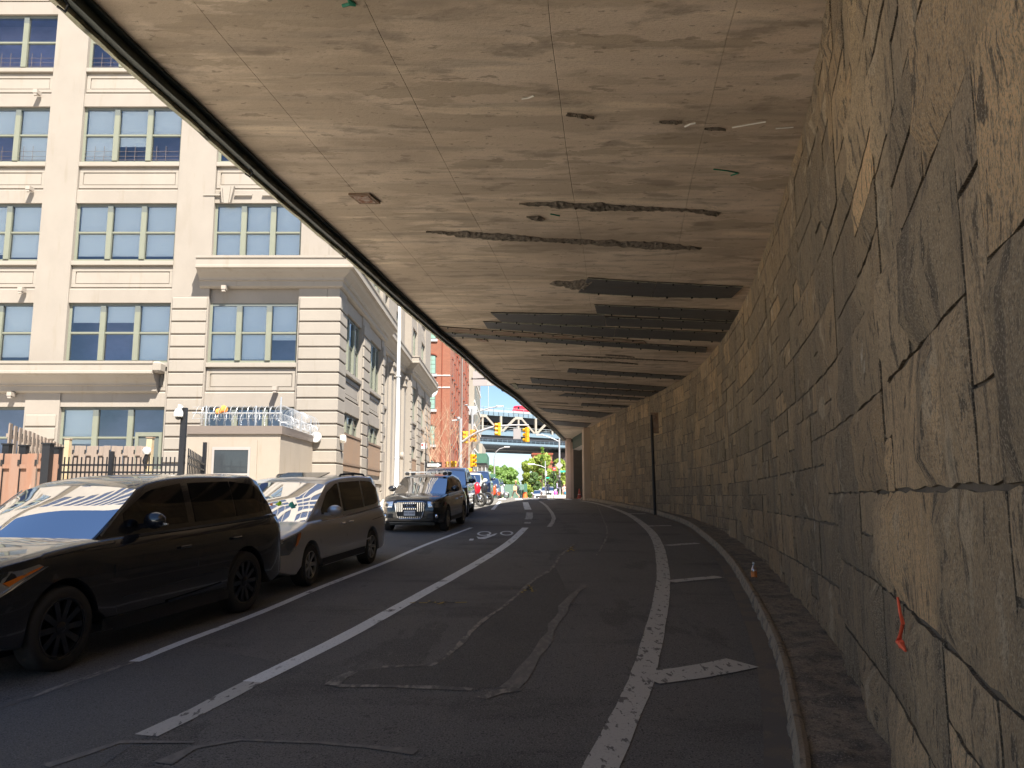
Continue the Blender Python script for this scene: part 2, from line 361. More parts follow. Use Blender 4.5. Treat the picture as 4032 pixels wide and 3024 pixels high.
path([(350,1652),(420,1618),(520,1600),(690,1608),(900,1625)], .09, 'sealed_crack', M['smear'], z=.006, jag=.8)
path([(100,1659),(200,1625),(260,1606),(420,1606)], .08, 'sealed_crack', M['smear'], z=.007, jag=.8)
path([(1290,1090),(1300,1115),(1312,1150),(1290,1200)], .05, 'sealed_crack', M['paint_faint'], z=.006, jag=.4)
path([(1166,1083),(1180,1093),(1194,1112),(1195,1124),(1186,1138)], .14, 'turn_lane_line', M['paint_worn'], jag=.2)
path([(1135,1085),(1138,1094),(1141,1101)], .3, 'lane_dash', M['paint'], jag=.05)
path([(1144,1107),(1143,1115),(1141,1122)], .25, 'lane_dash', M['paint_worn'], jag=.2)
path([(1140,1128),(1139,1131)], .22, 'lane_dash', M['paint_worn'], jag=.2)
path([(1080,1084),(1071,1093),(1064,1101)], .16, 'lane_dash', M['paint'], jag=.05)
poly([(750,1452),(720,1482),(1030,1489),(1100,1484),(1160,1418),(1232,1292),(1200,1225),(1150,1258),(1100,1304),(1030,1354),(985,1404),(937,1440),(828,1444)], 'asphalt_patch', M['asphalt2'], .003)
poly([(-120,1700),(-120,1560),(60,1500),(280,1434),(420,1398),(640,1436),(545,1478),(300,1600),(160,1700)], 'asphalt_patch', mat('grey_asphalt', (.135, .13, .124), .9, space='World', noise_=((1.5, 1.5, 1), .3), col2=(.11, .106, .10), bump=((70, 70, 70), .7), layers=[((95, 95, 95), .53, .61, (.27, .26, .24), .5), ((60, 60, 60), .56, .62, (.04, .038, .036), .7)]), .002)
# zebra crossing bars at the crest
for i in range(9):
    x0 = -4.0 + i*1.05
    MB().add([(x0, 50.5, rz(50.5)+.012), (x0+.45, 50.5, rz(50.5)+.012), (x0+.45, 53, rz(53)+.014), (x0+.45, 55.5, rz(55.5)+.012), (x0, 55.5, rz(55.5)+.012), (x0, 53, rz(53)+.014)], [(0,1,2,5),(5,2,3,4)]).build('crosswalk_bar', M['paint'], kind='structure', fix=False)
# bicycle symbol: two wheels, frame, bars
bc = gnd(1060, 1158); bm_ = MB()
def ring(cx, cy, rx, ry, w, n=28):
    vs = []; fs = []
    for k in range(n):
        t = 2*math.pi*k/n
        for q in (1, 1-w): yy = cy+ry*q*math.sin(t); vs.append((cx+rx*q*math.cos(t), yy, rz(yy)+.006))
    for k in range(n): j = (k+1) % n; fs.append((2*k, 2*k+1, 2*j+1, 2*j))
    bm_.add(vs, fs)
def seg(a, b, w):
    a, b = Vector((*a, 0)), Vector((*b, 0)); d = (b-a).normalized(); n_ = Vector((d.y, -d.x, 0))*w/2
    bm_.add([(p.x, p.y, rz(p.y)+.0065) for p in (a-n_, a+n_, b+n_, b-n_)], [(0,1,2,3)])
b1 = gnd(1049,1158); b2 = gnd(1093,1157)
b1 = gnd(1046,1152.5); b2 = gnd(1094.5,1152); b3 = gnd(1049,1166); b4 = gnd(1068,1158)
ring(b1.x, b1.y, .20, .72, .3); ring(b2.x, b2.y, .19, .72, .3)
fr = [gnd((1654+x/1.614)/1.8228, (1575+y/1.614)/1.8228) for x, y in [(358,869),(384,874),(426,866),(425,853),(446,852),(444,861),(472,851),(493,848),(474,862),(410,885),(370,884)]]; bm_.add([(p.x, p.y, rz(p.y)+.0066) for p in fr], [tuple(range(11))])
seg(gnd(1014,1166)[:2], gnd(1023,1166)[:2], .5)
bm_.build('bicycle_lane_symbol', M['paint'], kind='structure', fix=False)
# yellow utility marks
def ym(segs):
    global bm_
    bm_ = MB()
    for a, b in segs: seg(gnd(*a)[:2], gnd(*b)[:2], .05)
    bm_.build('yellow_utility_mark', M['yellow'], kind='structure', fix=False)
ym([((885,1303),(1010,1302)), ((925,1299),(960,1306)), ((945,1306),(965,1300))])
ym([((1210,1186),(1250,1187)), ((1225,1182),(1240,1190)), ((1238,1180),(1226,1192))])
ym([((1105,1272),(1160,1276)), ((1125,1281),(1150,1268)), ((1140,1264),(1152,1280))])

# ================= RETAINING WALL OF STONES =================
wp = []; Y = -25.0; acc = 0; prev = None
while Y <= 49.01:
    p = Vector((wallx(Y), Y, 0))
    if prev is not None: acc += (p-prev).length
    wp.append((acc, p)); prev = p; Y += .25
def wallpt(s):
    if s <= 0: i = 0
    elif s >= wp[-1][0]: i = len(wp)-2
    else:
        lo, hi = 0, len(wp)-1
        while hi-lo > 1:
            m_ = (lo+hi)//2
            if wp[m_][0] <= s: lo = m_
            else: hi = m_
        i = lo
    a, b = wp[i], wp[i+1]; t = (s-a[0])/(b[0]-a[0]); d = (b[1]-a[1]).normalized()
    return a[1]+(b[1]-a[1])*t, Vector((-d.y, d.x, 0))     # outward to the street (-x side)
SW = wp[-1][0]; s0 = next(a for a, p in wp if p.y >= .8)
wall = empty('stone_retaining_wall', (0, 0, 0), 0, 'tall curved retaining wall of rough brown granite blocks carrying the concrete deck', 'wall')
ZT = ZC + .02
def ztop(Y): return ZT
# mortar backing
mb = MB(); vs = []; fs = []; ss = [i*.5 for i in range(int(SW/.5)+1)] + [SW]
for s in ss:
    p, n_ = wallpt(s); vs += [(p.x, p.y, rz(p.y)-.2), (p.x, p.y, ZT), (p.x-n_.x*1.2, p.y-n_.y*1.2, ZT), (p.x-n_.x*1.2, p.y-n_.y*1.2, rz(p.y)-.2)]
for i in range(len(ss)-1):
    for k in range(4): fs.append((i*4+k, i*4+(k+1)%4, (i+1)*4+(k+1)%4, (i+1)*4+k))
fs += [(0,1,2,3), tuple((len(ss)-1)*4+k for k in range(4))]
mb.add(vs, fs).build('mortar_core', M['mortar'], wall)
rs = random.Random(11)
tones = [(1.05,.98,.88), (.9,.86,.8), (.82,.79,.73), (.66,.65,.62), (.60,.58,.56), (1.0,.9,.76), (1.4,1.24,1.02), (.74,.70,.65), (.8,.77,.72), (.7,.67,.62), (1.15,1.04,.9)]
def stone_geo(mb, s_a, s_b, z_a, z_b, rng, seg=.22):
    """rock-faced block: front grid with rough pitch, tapered arris"""
    ns = max(2, min(9, int((s_b-s_a)/seg))); nz_ = max(2, min(6, int((z_b-z_a)/seg)))
    pr = rng.uniform(.012, .05); tiltx = rng.uniform(-.012, .012); sd = rng.uniform(0, 99)
    g_ = rng.uniform(.006, .012); tone = rng.choice(tones); k = rng.uniform(.8, 1.15)
    lowdark = 1
    py = wallpt((s_a+s_b)/2)[0].y; f_ = interp([(0, 1.8), (3.8, 1.75), (5.8, 1.1), (9, .84), (18, .86), (28, 1.05), (50, 1.1)], py)*(1.12 if z_b > ZT-.5 and py > 12 else 1)  # tint lifts near stones and darkens mid wall: brightness put into the colour
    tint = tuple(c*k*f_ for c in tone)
    vs = []; fs = []; n1 = ns+1
    jit = {}
    for j in range(nz_+1):
        for i in range(n1):
            s = s_a+g_+(s_b-s_a-2*g_)*i/ns; z = z_a+g_+(z_b-z_a-2*g_)*j/nz_
            edge = (i in (0, ns)) or (j in (0, nz_))
            q = noise.noise(Vector((s*2.3+sd, z*2.3, sd)))
            q2 = noise.noise(Vector((s*7+sd, z*4, sd)))*1.5 + rng.uniform(-.35, .35)
            d = .006+pr*.3 if edge else pr + q*.03 + q2*.018 + tiltx*(i-ns/2)
            d = max(d, .008)
            if edge: s += rng.uniform(-.012, .012) if i in (0, ns) else 0; z += rng.uniform(-.01, .01) if j in (0, nz_) else 0
            p, n_ = wallpt(s); vs.append((p.x+n_.x*d, p.y+n_.y*d, z))
    for j in range(nz_):
        for i in range(ns): a = j*n1+i; fs.append((a, a+1, a+n1+1, a+n1))
    # sides back into the mortar
    rim = [i for i in range(n1)] + [j*n1+ns for j in range(1, nz_+1)] + [nz_*n1+i for i in range(ns-1, -1, -1)] + [j*n1 for j in range(nz_-1, 0, -1)]
    base = len(vs)
    for r_ in rim:
        x, y, z = vs[r_]; i = r_ % n1; j = r_//n1
        s = s_a+g_+(s_b-s_a-2*g_)*i/ns; p, n_ = wallpt(s); vs.append((p.x-n_.x*.05, p.y-n_.y*.05, z))
    m_ = len(rim)
    nf = len(fs)
    for k_ in range(m_): fs.append((rim[k_], rim[(k_+1) % m_], base+(k_+1) % m_, base+k_))
    mb.add(vs, fs, 0, tint); dk = tuple(c*.3 for c in tint); q0 = len(mb.t)-len(fs)
    for k_ in range(q0+nf, len(mb.t)): mb.t[k_] = dk
# irregular ashlar layout on unit rows
rows = []; H = .30
NR = int((ZT+.2)/H)+1
colw = .30; NCc = int((SW-s0)/colw)
occ = [[False]*(NCc+8) for _ in range(NR+3)]
stones = []
for r_ in range(NR):
    c_ = 0
    while c_ < NCc:
        if occ[r_][c_]: c_ += 1; continue
        free = 0
        while c_+free < NCc and not occ[r_][c_+free] and free < 6: free += 1
        w_ = min(free, rs.choice([1, 2, 2, 3, 3, 4, 4, 5])); 
        if free - w_ == 1 and w_ < 5: w_ = free
        h_ = rs.choice([1, 1, 1, 2, 2]) if w_ > 1 else rs.choice([1, 1, 2])
        if w_ >= 4: h_ = rs.choice([1, 2, 2])
        if h_ == 2 and any(occ[r_+1][c_+k] for k in range(w_)): h_ = 1
        for a in range(h_):
            for b in range(w_): occ[r_+a][c_+b] = True
        stones.append((r_, c_, w_, h_)); c_ += w_
jr = {}
def jz(r_, c_): 
    key = (r_, c_//9)
    if key not in jr: jr[key] = rs.uniform(-.025, .025)
    return jr[key]
big = []
for (r_, c_, w_, h_) in stones:
    sa, sb = s0+c_*colw, s0+(c_+w_)*colw; za, zb = r_*H-.12, (r_+h_)*H-.12
    p, n_ = wallpt((sa+sb)/2); base = rz(p.y)+.1
    if zb < base: continue
    za = max(za, base-.12); zb = min(zb, ZT-.005)
    if zb-za < .1: continue
    # projected size
    dvec = Vector((p.x, p.y, (za+zb)/2-HC)); dist = dvec.length; vis = abs(n_.dot(dvec.normalized()))
    inview = p.y > 1.5
    big.append((((sb-sa)*vis*(zb-za))/dist**2 * (1 if inview else .01), sa, sb, za, zb))
big.sort(reverse=True)
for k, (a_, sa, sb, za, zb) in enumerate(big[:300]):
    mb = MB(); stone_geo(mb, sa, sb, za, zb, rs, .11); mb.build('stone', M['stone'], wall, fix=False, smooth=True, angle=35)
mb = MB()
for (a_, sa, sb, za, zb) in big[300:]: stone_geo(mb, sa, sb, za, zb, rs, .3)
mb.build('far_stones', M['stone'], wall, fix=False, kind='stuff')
# orange spray mark on the near stones
ke = MB(); vs = []; fs = []
for Y in ky:
    a = kerbr(Y); z = rz(Y)+.142
    for dx in (-.012, .02, .055, .085):
        vs.append((a+dx+(.012*noise.noise(Vector((Y*9, dx*40, 2))) if dx > .06 else 0), Y, z+(-.10 if dx < 0 else .016 if dx < .06 else .004)+.008*noise.noise(Vector((Y*14, dx*60, 1)))))
for i in range(len(ky)-1):
    for k in range(3): fs.append((i*4+k, i*4+k+1, (i+1)*4+k+1, (i+1)*4+k))
ke.add(vs, fs).build('kerb_edge_stone', mat('kerb_edge', (.29, .235, .175), .92, space='World', noise_=((4, 4, 4), .3), col2=(.32, .26, .19), bump=((30, 30, 30), .9), layers=[((70, 70, 70), .54, .62, (.16, .13, .10), .7), ((7, 7, 7), .52, .6, (.13, .11, .09), .75)]), kind='structure', fix=False)
om = MB(); pts = [(1975,1292),(1981,1325),(1988,1348),(1980,1375),(1977,1388),(1984,1395),(1994,1408)]
def wallhit(x, y):
    r_ = ray(x, y); s = s0
    best = None
    for i in range(4000):
        s = s0 + i*.01; p, n_ = wallpt(s)
        if p.x*r_.y - p.y*r_.x <= 0: 
            t = p.y/r_.y; return p + n_*.075 + Vector((0, 0, HC+r_.z*t)), n_
    return Vector((0, 0, 0)), Vector((0, 0, 0))
W_ = [wallhit(*p) for p in pts]
om.tube([w[0] for w in W_], [.006, .008, .010, .009, .016, .016, .006], 6)
a = wallhit(1980, 1400); b = wallhit(1984, 1390); om.tube([b[0], a[0]], [.016, .007], 6)
om.build('orange_spray_mark', mat('orange_spray', (.85, .12, .05), .6), wall)
# black downpipe with its bracket
dp = empty('black_downpipe', (0, 0, 0), 0, 'thin black drainpipe standing against the stone wall halfway along the curve', 'pipe')
b0 = at(1415, 1098, 29.0); t0 = at(1407, 896, 29.3)
MB().tube([(b0.x, b0.y, rz(29)+.13), (t0.x, t0.y, t0.z)], .055, 10).build('pipe', M['pipe'], dp, smooth=True)
MB().cbox((t0.x+.1, t0.y, t0.z-.3), (.3, .1, .75)).build('hopper', M['rust'], dp)
# concrete end pier of the wall + pier under the deck end + dark recess with green hoarding
ep = empty('concrete_end_pier', (0, 0, 0), 0, 'pale concrete pier closing the far end of the stone wall', 'pier')
MB().box((4.34, 48.6, 1.4), (5.0, 49.7, ZT-.01)).build('pier_shaft', stucco('pier_conc', (.60, .46, .34)), ep, bevel=.04)
dr = empty('deck_end_pier', (0, 0, 0), 0, 'slim pinkish concrete pier under the far left corner of the deck', 'pier')
P0 = at(1223, 1060, 58); P1 = at(1236, 1060, 58)
MB().box((P0.x, 57.6, 1.6), (P1.x-.05, 58.6, ZT)).build('pier_shaft', stucco('pier_pink', (.72, .52, .42)), dr, bevel=.05)
MB().box((P0.x+.3, 57.45, 1.6), (P0.x+.5, 57.7, ZT-.3)).build('pier_rib', stucco('pier_rib', (.50, .35, .27)), dr)
rc = empty('underpass_side_room', (0, 0, 0), 0, 'dark concrete side bay behind the wall end, with green metal hoarding', 'side bay')
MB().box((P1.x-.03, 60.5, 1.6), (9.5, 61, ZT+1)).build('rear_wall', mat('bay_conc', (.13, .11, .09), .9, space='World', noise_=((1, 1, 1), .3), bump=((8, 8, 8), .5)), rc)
MB().box((P1.x-.4, 58.35, ZC+.1), (9.6, 61, ZC+.9)).build('added_bay_roof', M['mortar'], rc)  # roof added to keep the sun off the bay's rear wall
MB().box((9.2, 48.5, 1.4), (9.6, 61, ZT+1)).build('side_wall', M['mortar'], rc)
gm = mat('green_hoarding', (.035, .075, .055), .6)
ga = Vector((4.66, 50.0, 0)); gb = Vector((P1.x+.02, 57.5, 0)); gp = at(1235, 1000, 57)
for k in range(26):
    q = ga+(gb-ga)*(k/26); q2 = ga+(gb-ga)*((k+.8)/26)
    MB().add([(q.x, q.y, ZT-.8), (q2.x, q2.y, ZT-.8), (q2.x, q2.y, ZT-.02), (q.x, q.y, ZT-.02), (q.x+.07, q.y, ZT-.8), (q2.x+.07, q2.y, ZT-.8), (q2.x+.07, q2.y, ZT-.02), (q.x+.07, q.y, ZT-.02)],
      [(0,1,2,3),(4,5,6,7),(0,1,5,4),(1,2,6,5),(2,3,7,6),(3,0,4,7)]).build('hoarding_rib', gm, rc)
MB().add([(ga.x+.03, ga.y, ZT-.82), (gb.x+.03, gb.y, ZT-.82), (gb.x+.5, gb.y, ZT-.9), (ga.x+.5, ga.y, ZT-.9)], [(0,1,2,3)]).build('hoarding_ledge', M['pavement'], rc, fix=False)

DK0 = .3  # unseen deck start set back so more sky and bounce light reaches the near wall
# ================= CONCRETE DECK ABOVE =================
deck = empty('highway_deck', (0, 0, ZC), 0, 'stained concrete highway deck overhead with patched and rusty steel plates', 'bridge deck')
deck.location = (0, 0, 0)
def dp_(Y, f): # f 0 at left edge, 1 at wall
    a = edgex(Y)+.20; b = (wallx(Y)+.3) if Y <= 49 else 9.5
    return a, b
seams = [0, .85, 2.30, 3.85, 5.45, 7.1, 8.8, 30]
yb = [DK0, 5.6, 9.1, 13.0, 17.2, 21.4, 25.6, 30, 34.6, 39.4, 44.2, 49, 53.5, 58.3]
for i in range(len(yb)-1):
    for j in range(len(seams)-1):
        mb = MB(); vs = []; fs = []; ny = max(1, int((yb[i+1]-yb[i])/1.0)); ok = True
        for k in range(ny+1):
            Y = yb[i]+.0008+(yb[i+1]-yb[i]-.0016)*k/ny; a, b = dp_(Y, 0)
            x0 = a+seams[j]+(.002 if j else 0); x1 = min(a+seams[j+1]-.002, b)
            x0 = min(x0, b-.002)
            if x1-x0 < .05 and k == 0: ok = False
            vs += [(x0, Y, ZC), (max(x1, x0+.002), Y, ZC), (max(x1, x0+.002), Y, ZC+.12), (x0, Y, ZC+.12)]
        if not ok: continue
        for k in range(ny):
            for q in range(4): fs.append((k*4+q, k*4+(q+1)%4, (k+1)*4+(q+1)%4, (k+1)*4+q))
        fs += [(0,1,2,3), tuple(ny*4+q for q in range(4))]
        mb.add(vs, fs).build('deck_panel', M['conc'], deck)
mb = MB(); vs = []; fs = []; ye = [DK0+(58.3-DK0)*i/70 for i in range(71)]
for Y in ye:
    a, b = dp_(Y, 0); vs += [(a-.18, Y, ZC+.02), (b+1.0, Y, ZC+.02), (b+1.0, Y, ZC+.9), (a+2.6, Y, ZC+.9), (a-.18, Y, ZC+.06)]
for i in range(len(ye)-1):
    for k in range(5): fs.append((i*5+k, i*5+(k+1)%5, (i+1)*5+(k+1)%5, (i+1)*5+k))
fs += [(0,1,2,3,4), tuple((len(ye)-1)*5+k for k in range(5))]
mb.add(vs, fs).build('deck_core', M['joint'], deck)
# edge beam: dark web and pale lip, with hooks
def edgeprof(prof, name, m, ys=[DK0+(58.5-DK0)*i/90 for i in range(91)], jit=0):
    mb = MB(); vs = []; fs = []; n = len(prof)
    for Y in ys:
        e = edgex(Y)
        for dx, dz in prof: vs.append((e+dx+random.uniform(-jit, jit), Y, ZC+dz+random.uniform(-jit, jit)))
    for i in range(len(ys)-1):
        for k in range(n): fs.append((i*n+k, i*n+(k+1)%n, (i+1)*n+(k+1)%n, (i+1)*n+k))
    fs += [tuple(range(n)), tuple((len(ys)-1)*n+k for k in range(n))]
    return mb.add(vs, fs).build(name, m, deck)
edgeprof([(.07, -.12), (.15, -.12), (.15, -.03), (.21, -.03), (.21, .04), (.07, .04)], 'edge_web', M['fascia'])
edgeprof([(-.05, -.08), (.0, -.15), (.06, -.16), (.06, .05), (-.05, .05)], 'edge_lip', M['lip'], ys=[DK0+(58.5-DK0)*i/230 for i in range(231)], jit=.006)
for k in range(14):
    Y = 6+k*3.4; e = edgex(Y); MB().tube([(e+.14, Y, ZC-.15), (e+.17, Y, ZC-.2), (e+.13, Y+.03, ZC-.24), (e+.07, Y+.02, ZC-.2)], .012, 5).build('edge_hook', M['black'], deck)
# plates
def plate(q, name='patch_plate', m=None, dz=.02, bolts=True, ox=1600, oy=1000, sc=1400/2212):
    P = []
    for x, y in q:
        sx, sy = (ox+x*sc)*2212/4032, (oy+y*sc)*2212/4032
        P.append(ceil_at(sx, sy, ZC))
    P = [Vector((p.x, p.y, ZC)) for p in P]; n = len(P)
    mb = MB(); vs = [(p.x, p.y, ZC-.004) for p in P]+[(p.x, p.y, ZC-dz) for p in P]
    mb.add(vs, [tuple(range(n)), tuple(range(2*n-1, n-1, -1))]+[(i, (i+1)%n, (i+1)%n+n, i+n) for i in range(n)])
    o = mb.build(name, m or M['plate'], deck)
    if bolts:
        c = sum(P, Vector())/n; bb = MB()
        for i in (0, 2) if n == 4 else range(n):
            a, b = P[i], P[(i+1) % n]; k = int((b-a).length/.55)
            for t in range(k):
                p = a+(b-a)*((t+.5)/max(k, 1)); p = p+(c-p).normalized()*.05
                bb.cbox((p.x, p.y, ZC-dz-.018), (.03, .03, .035))
        # light battens along the long edges
        if bb.v: bb.build('bolt_row', M['black'], o, kind='stuff')
        bt = MB()
        for i in (0, 2) if n == 4 else ():
            a, b = P[i], P[(i+1) % n]; d = (b-a).normalized(); w_ = Vector((-d.y, d.x, 0))*.02
            bt.add([(*(a-w_)[:2], ZC-dz-.004), (*(b-w_)[:2], ZC-dz-.004), (*(b+w_)[:2], ZC-dz-.004), (*(a+w_)[:2], ZC-dz-.004)], [(0,1,2,3)])
        bt.build('battens', M['lip'], o, fix=False, kind='stuff')
plate([(1130,145),(1556,174),(1522,262),(1070,235)])
plate([(1560,172),(2095,200),(2020,270),(1525,262)])
plate([(1170,312),(2098,350),(2072,412),(1186,366)])
plate([(525,360),(1232,372),(1240,442),(592,416)], dz=.03)
plate([(1236,384),(2070,418),(2042,466),(1244,438)], dz=.035)
plate([(478,416),(1300,456),(1290,514),(505,458)])
plate([(1303,456),(2010,488),(1975,542),(1293,512)])
plate([(175,446),(1480,538),(1500,560),(205,478)], 'rusty_plate', M['rust'])
plate([(222,481),(1870,577),(1862,608),(272,506)], dz=.03)
plate([(1010,710),(1755,760),(1715,778),(1000,733)])
plate([(770,768),(1655,828),(1590,850),(782,800)])
plate([(640,806),(1580,856),(1530,884),(680,828)], dz=.03)
plate([(990,865),(1490,896),(1440,908),(950,880)])
plate([(1092,926),(1400,944),(1375,955),(1085,941)])
plate([(820,955),(1290,988),(1210,1018),(872,980)])
plate([(892,1032),(1150,1052),(1120,1078),(930,1062)], bolts=False)
for q in [[(785,915),(1000,925),(1010,934),(830,924)], [(600,712),(960,725),(960,728),(600,715)], [(800,932),(1100,950),(1100,954),(820,938)], [(662,775),(708,777),(706,783),(668,781)]]:
    plate(q, 'stain_strip', M['spall'], dz=.008, bolts=False)
plate([(655,802),(680,802),(700,834),(680,834)], 'perforated_bracket', M['lip'], dz=.04)
# rusty drain covers
for q, (ox, oy, sc) in [([(190,840),(282,840),(330,880),(240,880)], (1200, 0, 2000/2212)), ([(432,524),(500,527),(510,541),(446,537)], (1600, 1000, 1400/2212))]:
    plate(q, 'rusty_cover', M['rust'], dz=.03, bolts=False, ox=ox, oy=oy, sc=sc)
    cx_ = sum(p[0] for p in q)/4; cy_ = sum(p[1] for p in q)/4
    plate([(cx_+(x-cx_)*.72, cy_+(y-cy_)*.72) for x, y in q], 'cover_inset', mat('cover_inset', (.45, .36, .30), .8, space='World', noise_=((14, 14, 14), .12), col2=(.24, .09, .04)), dz=.037, bolts=False, ox=ox, oy=oy, sc=sc)
# spalled streaks: ragged lumps of exposed aggregate
def spall(pts, wid, ox, oy, sc, name='spalled_patch'):
    P = [ceil_at((ox+x*sc)*2212/4032, (oy+y*sc)*2212/4032, ZC) for x, y in pts]; out = []
    for i in range(len(P)-1):
        n = max(2, int((P[i+1]-P[i]).length/.045))
        for k in range(n): out.append((P[i]+(P[i+1]-P[i])*k/n, wid[i]+(wid[i+1]-wid[i])*k/n))
    out.append((P[-1], wid[-1])); mb = MB(); vs = []; fs = []; m_ = 7
    for i, (p, w_) in enumerate(out):
        d = (out[min(i+1, len(out)-1)][0]-out[max(i-1, 0)][0]).normalized(); nn = Vector((-d.y, d.x, 0))
        w2 = w_*(.8+.5*noise.noise(Vector((i*.21, w_*9, 5)))+random.uniform(-.12, .12))
        for k in range(m_):
            f = k/(m_-1)*2-1; q = p+nn*(f*w2/2); dz = 0 if k in (0, m_-1) else -.006-random.uniform(0, .028)
            vs.append((q.x+random.uniform(-.01, .01), q.y+random.uniform(-.01, .01), ZC-.003+dz))
    for i in range(len(out)-1):
        for k in range(m_-1): fs.append((i*m_+k, i*m_+k+1, (i+1)*m_+k+1, (i+1)*m_+k))
    mb.add(vs, fs).build(name, M['spall'], deck, fix=False)
z6 = (1200, 0, 2000/2212)
spall([(935,884),(1050,886),(1250,900),(1400,905),(1600,909),(1700,915),(1800,932)], [.03, .2, .42, .3, .08, .12, .22], *z6)
spall([(530,1005),(650,1015),(830,1030),(1000,1040),(1180,1050),(1400,1062),(1600,1074),(1725,1080)], [.02, .28, .5, .26, .3, .38, .42, .1], *z6)
spall([(965,942),(1005,948),(1042,955)], [.04, .25, .1], *z6)
spall([(922,165),(960,182),(1040,188),(1128,192)], [.06, .55, .9, .95], 1600, 1000, 1400/2212)
for q in [[(1140,492),(1200,500),(1260,508)], [(1740,556),(1790,556),(1830,560)], [(1545,525),(1640,530)]]: spall(q, [.02, .09, .02][:len(q)], *z6)
for q, w_ in [([(840,625),(1000,630),(1200,640),(1500,655),(1750,665)], [.01, .05, .2, .16, .04]), ([(950,660),(1100,665),(1300,672),(1440,682)], [.02, .3, .35, .04]), ([(1240,625),(1330,632),(1420,640)], [.05, .2, .04])]: spall(q, w_, 1600, 1000, 1400/2212)

# small marks left on the soffit
def soffit_mark(pts, w_, name, m, ox=1200, oy=0, sc=2000/2212):
    P = [ceil_at((ox+x*sc)*2212/4032, (oy+y*sc)*2212/4032, ZC) for x, y in pts]
    MB().tube([(p.x, p.y, ZC-.006) for p in P], w_, 5).build(name, m, deck)
grn = mat('green_spray', (.03, .22, .13), .7); twn = mat('white_twine', (.72, .68, .62), .7)
soffit_mark([(165,22),(195,14),(222,18)], .018, 'green_spray_mark', grn); soffit_mark([(190,-4),(215,12)], .016, 'green_spray_mark', grn)
soffit_mark([(1780,735),(1840,742),(1888,752)], .009, 'green_spray_mark', grn); soffit_mark([(1888,752),(1855,762)], .009, 'green_spray_mark', grn); soffit_mark([(1070,930),(1110,938)], .012, 'green_spray_mark', grn)
soffit_mark([(945,428),(975,424),(998,414)], .011, 'white_twine', twn); soffit_mark([(1655,550),(1680,538),(1702,534)], .011, 'white_twine', twn); soffit_mark([(1862,553),(1935,540),(2008,528)], .010, 'white_twine', twn); soffit_mark([(2050,558),(2128,552)], .008, 'white_twine', twn)
# ================= BEIGE BUILDING =================
M['sage'] = mat('sage_frame', (.175, .18, .135), .6, space='World', noise_=((3, 3, 3), .3), col2=(.155, .16, .12))
M['sagedark'] = mat('frame_head', (.10, .11, .10), .6)
M['glass'] = glassmat('window_glass', (.90, .93, .98), .13)
M['room'] = mat('room_interior', (.26, .27, .46), .9, space='World', noise_=((.6, .6, .9), .1), col2=(.20, .21, .36))  # blue in the colour stands for sky mirrored in the panes
M['blind'] = mat('window_blind', (.74, .78, .73), .9, space='World', bump=((1, 1, 30), .4))
M['metal'] = mat('galvanised', (.55, .56, .57), .4, .7)
M['white'] = mat('white_paint', (.60, .60, .59), .5)
M['grey'] = mat('grey_paint', (.35, .35, .35), .6)
bld = empty('loft_building', (-6.63, 30, 1.2), 0, 'large beige stuccoed loft building with grey green window frames at the street corner', 'building')
bld.location = (0, 0, 0)
FY, FX = 30.0, -6.63
TF = lambda v: Vector((v.x, FY - v.y, v.z))          # front: u, outward, z
TS = lambda v: Vector((FX + v.y, v.x, v.z))          # street side
TS2 = lambda v: Vector((FX - .45 + v.y, v.x, v.z))
ZW = [25.3, 21.33, 17.36, 13.34, 9.34, 5.31]; WH = 2.35
wall_mb = {0: MB(TF), 1: MB(TS), 2: MB(TS2)}
Ts = {0: TF, 1: TS, 2: TS2}
rw = random.Random(5)
def window(T, u0, u1, z0, z1, style='sash', n=3, detail=True, parent=None, blind=None, dep=.18):
    mb = MB(T); d0, d1 = -dep-.1, -dep
    fw = .1; mw = .2; W = u1-u0; pw = (W-2*fw-(n-1)*mw)/n
    mb.box((u0, d0, z0), (u0+fw, d1, z1)); mb.box((u1-fw, d0, z0), (u1, d1, z1)); mb.box((u0+fw, d0, z0), (u1-fw, d1, z0+.11)); mb.box((u0+fw, d0, z1-.11), (u1-fw, d1, z1), 1)  # head bar in darker sage paints the shade of the recess
    panes = []
    for k in range(n):
        a = u0+fw+k*(pw+mw)
        if k: mb.box((a-mw, d0, z0+.11), (a, d1+.06, z1-.35)); mb.box((a-mw, d0, z1-.35), (a, d1+.06, z1-.11), 1)  # mullion tops darkened likewise, recess shade put into the colour
        zm = (z0+z1)/2+.02
        mb.box((a, d0+.02, zm-.035), (a+pw, d1-.01, zm+.035)); mb.box((a, d0+.01, zm-.07), (a+pw, d1-.03, zm-.036), 1)
        panes.append((a, a+pw, zm+.035, z1-.11)); panes.append((a, a+pw, z0+.11, zm-.07))
    w = mb.build('window', [M['sage'], M['sagedark']], parent or bld)
    for i, (a, b, za, zb) in enumerate(panes):
        dd = d0+.05+(0 if i % 2 else .03)
        MB(T).add([(a, dd, za), (b, dd, za), (b, dd, zb), (a, dd, zb)], [(0,1,2,3)]).build('pane', M['glass'], w, fix=False)
    if blind is None: blind = [(rw.choice([0, .25, .5, .5, .95, .95, 1]), rw.random() < .5) for _ in range(n)]
    for k, bl in enumerate(blind):
        if bl[0] <= .01: continue
        a = u0+fw+k*(pw+mw); zb = z1-.1; za = zb-(z1-z0-.2)*bl[0]
        MB(T).box((a+.02, d0-.01, za), (a+pw-.02, d0-.0, zb)).build('blind', M['blind'], w)
    return w
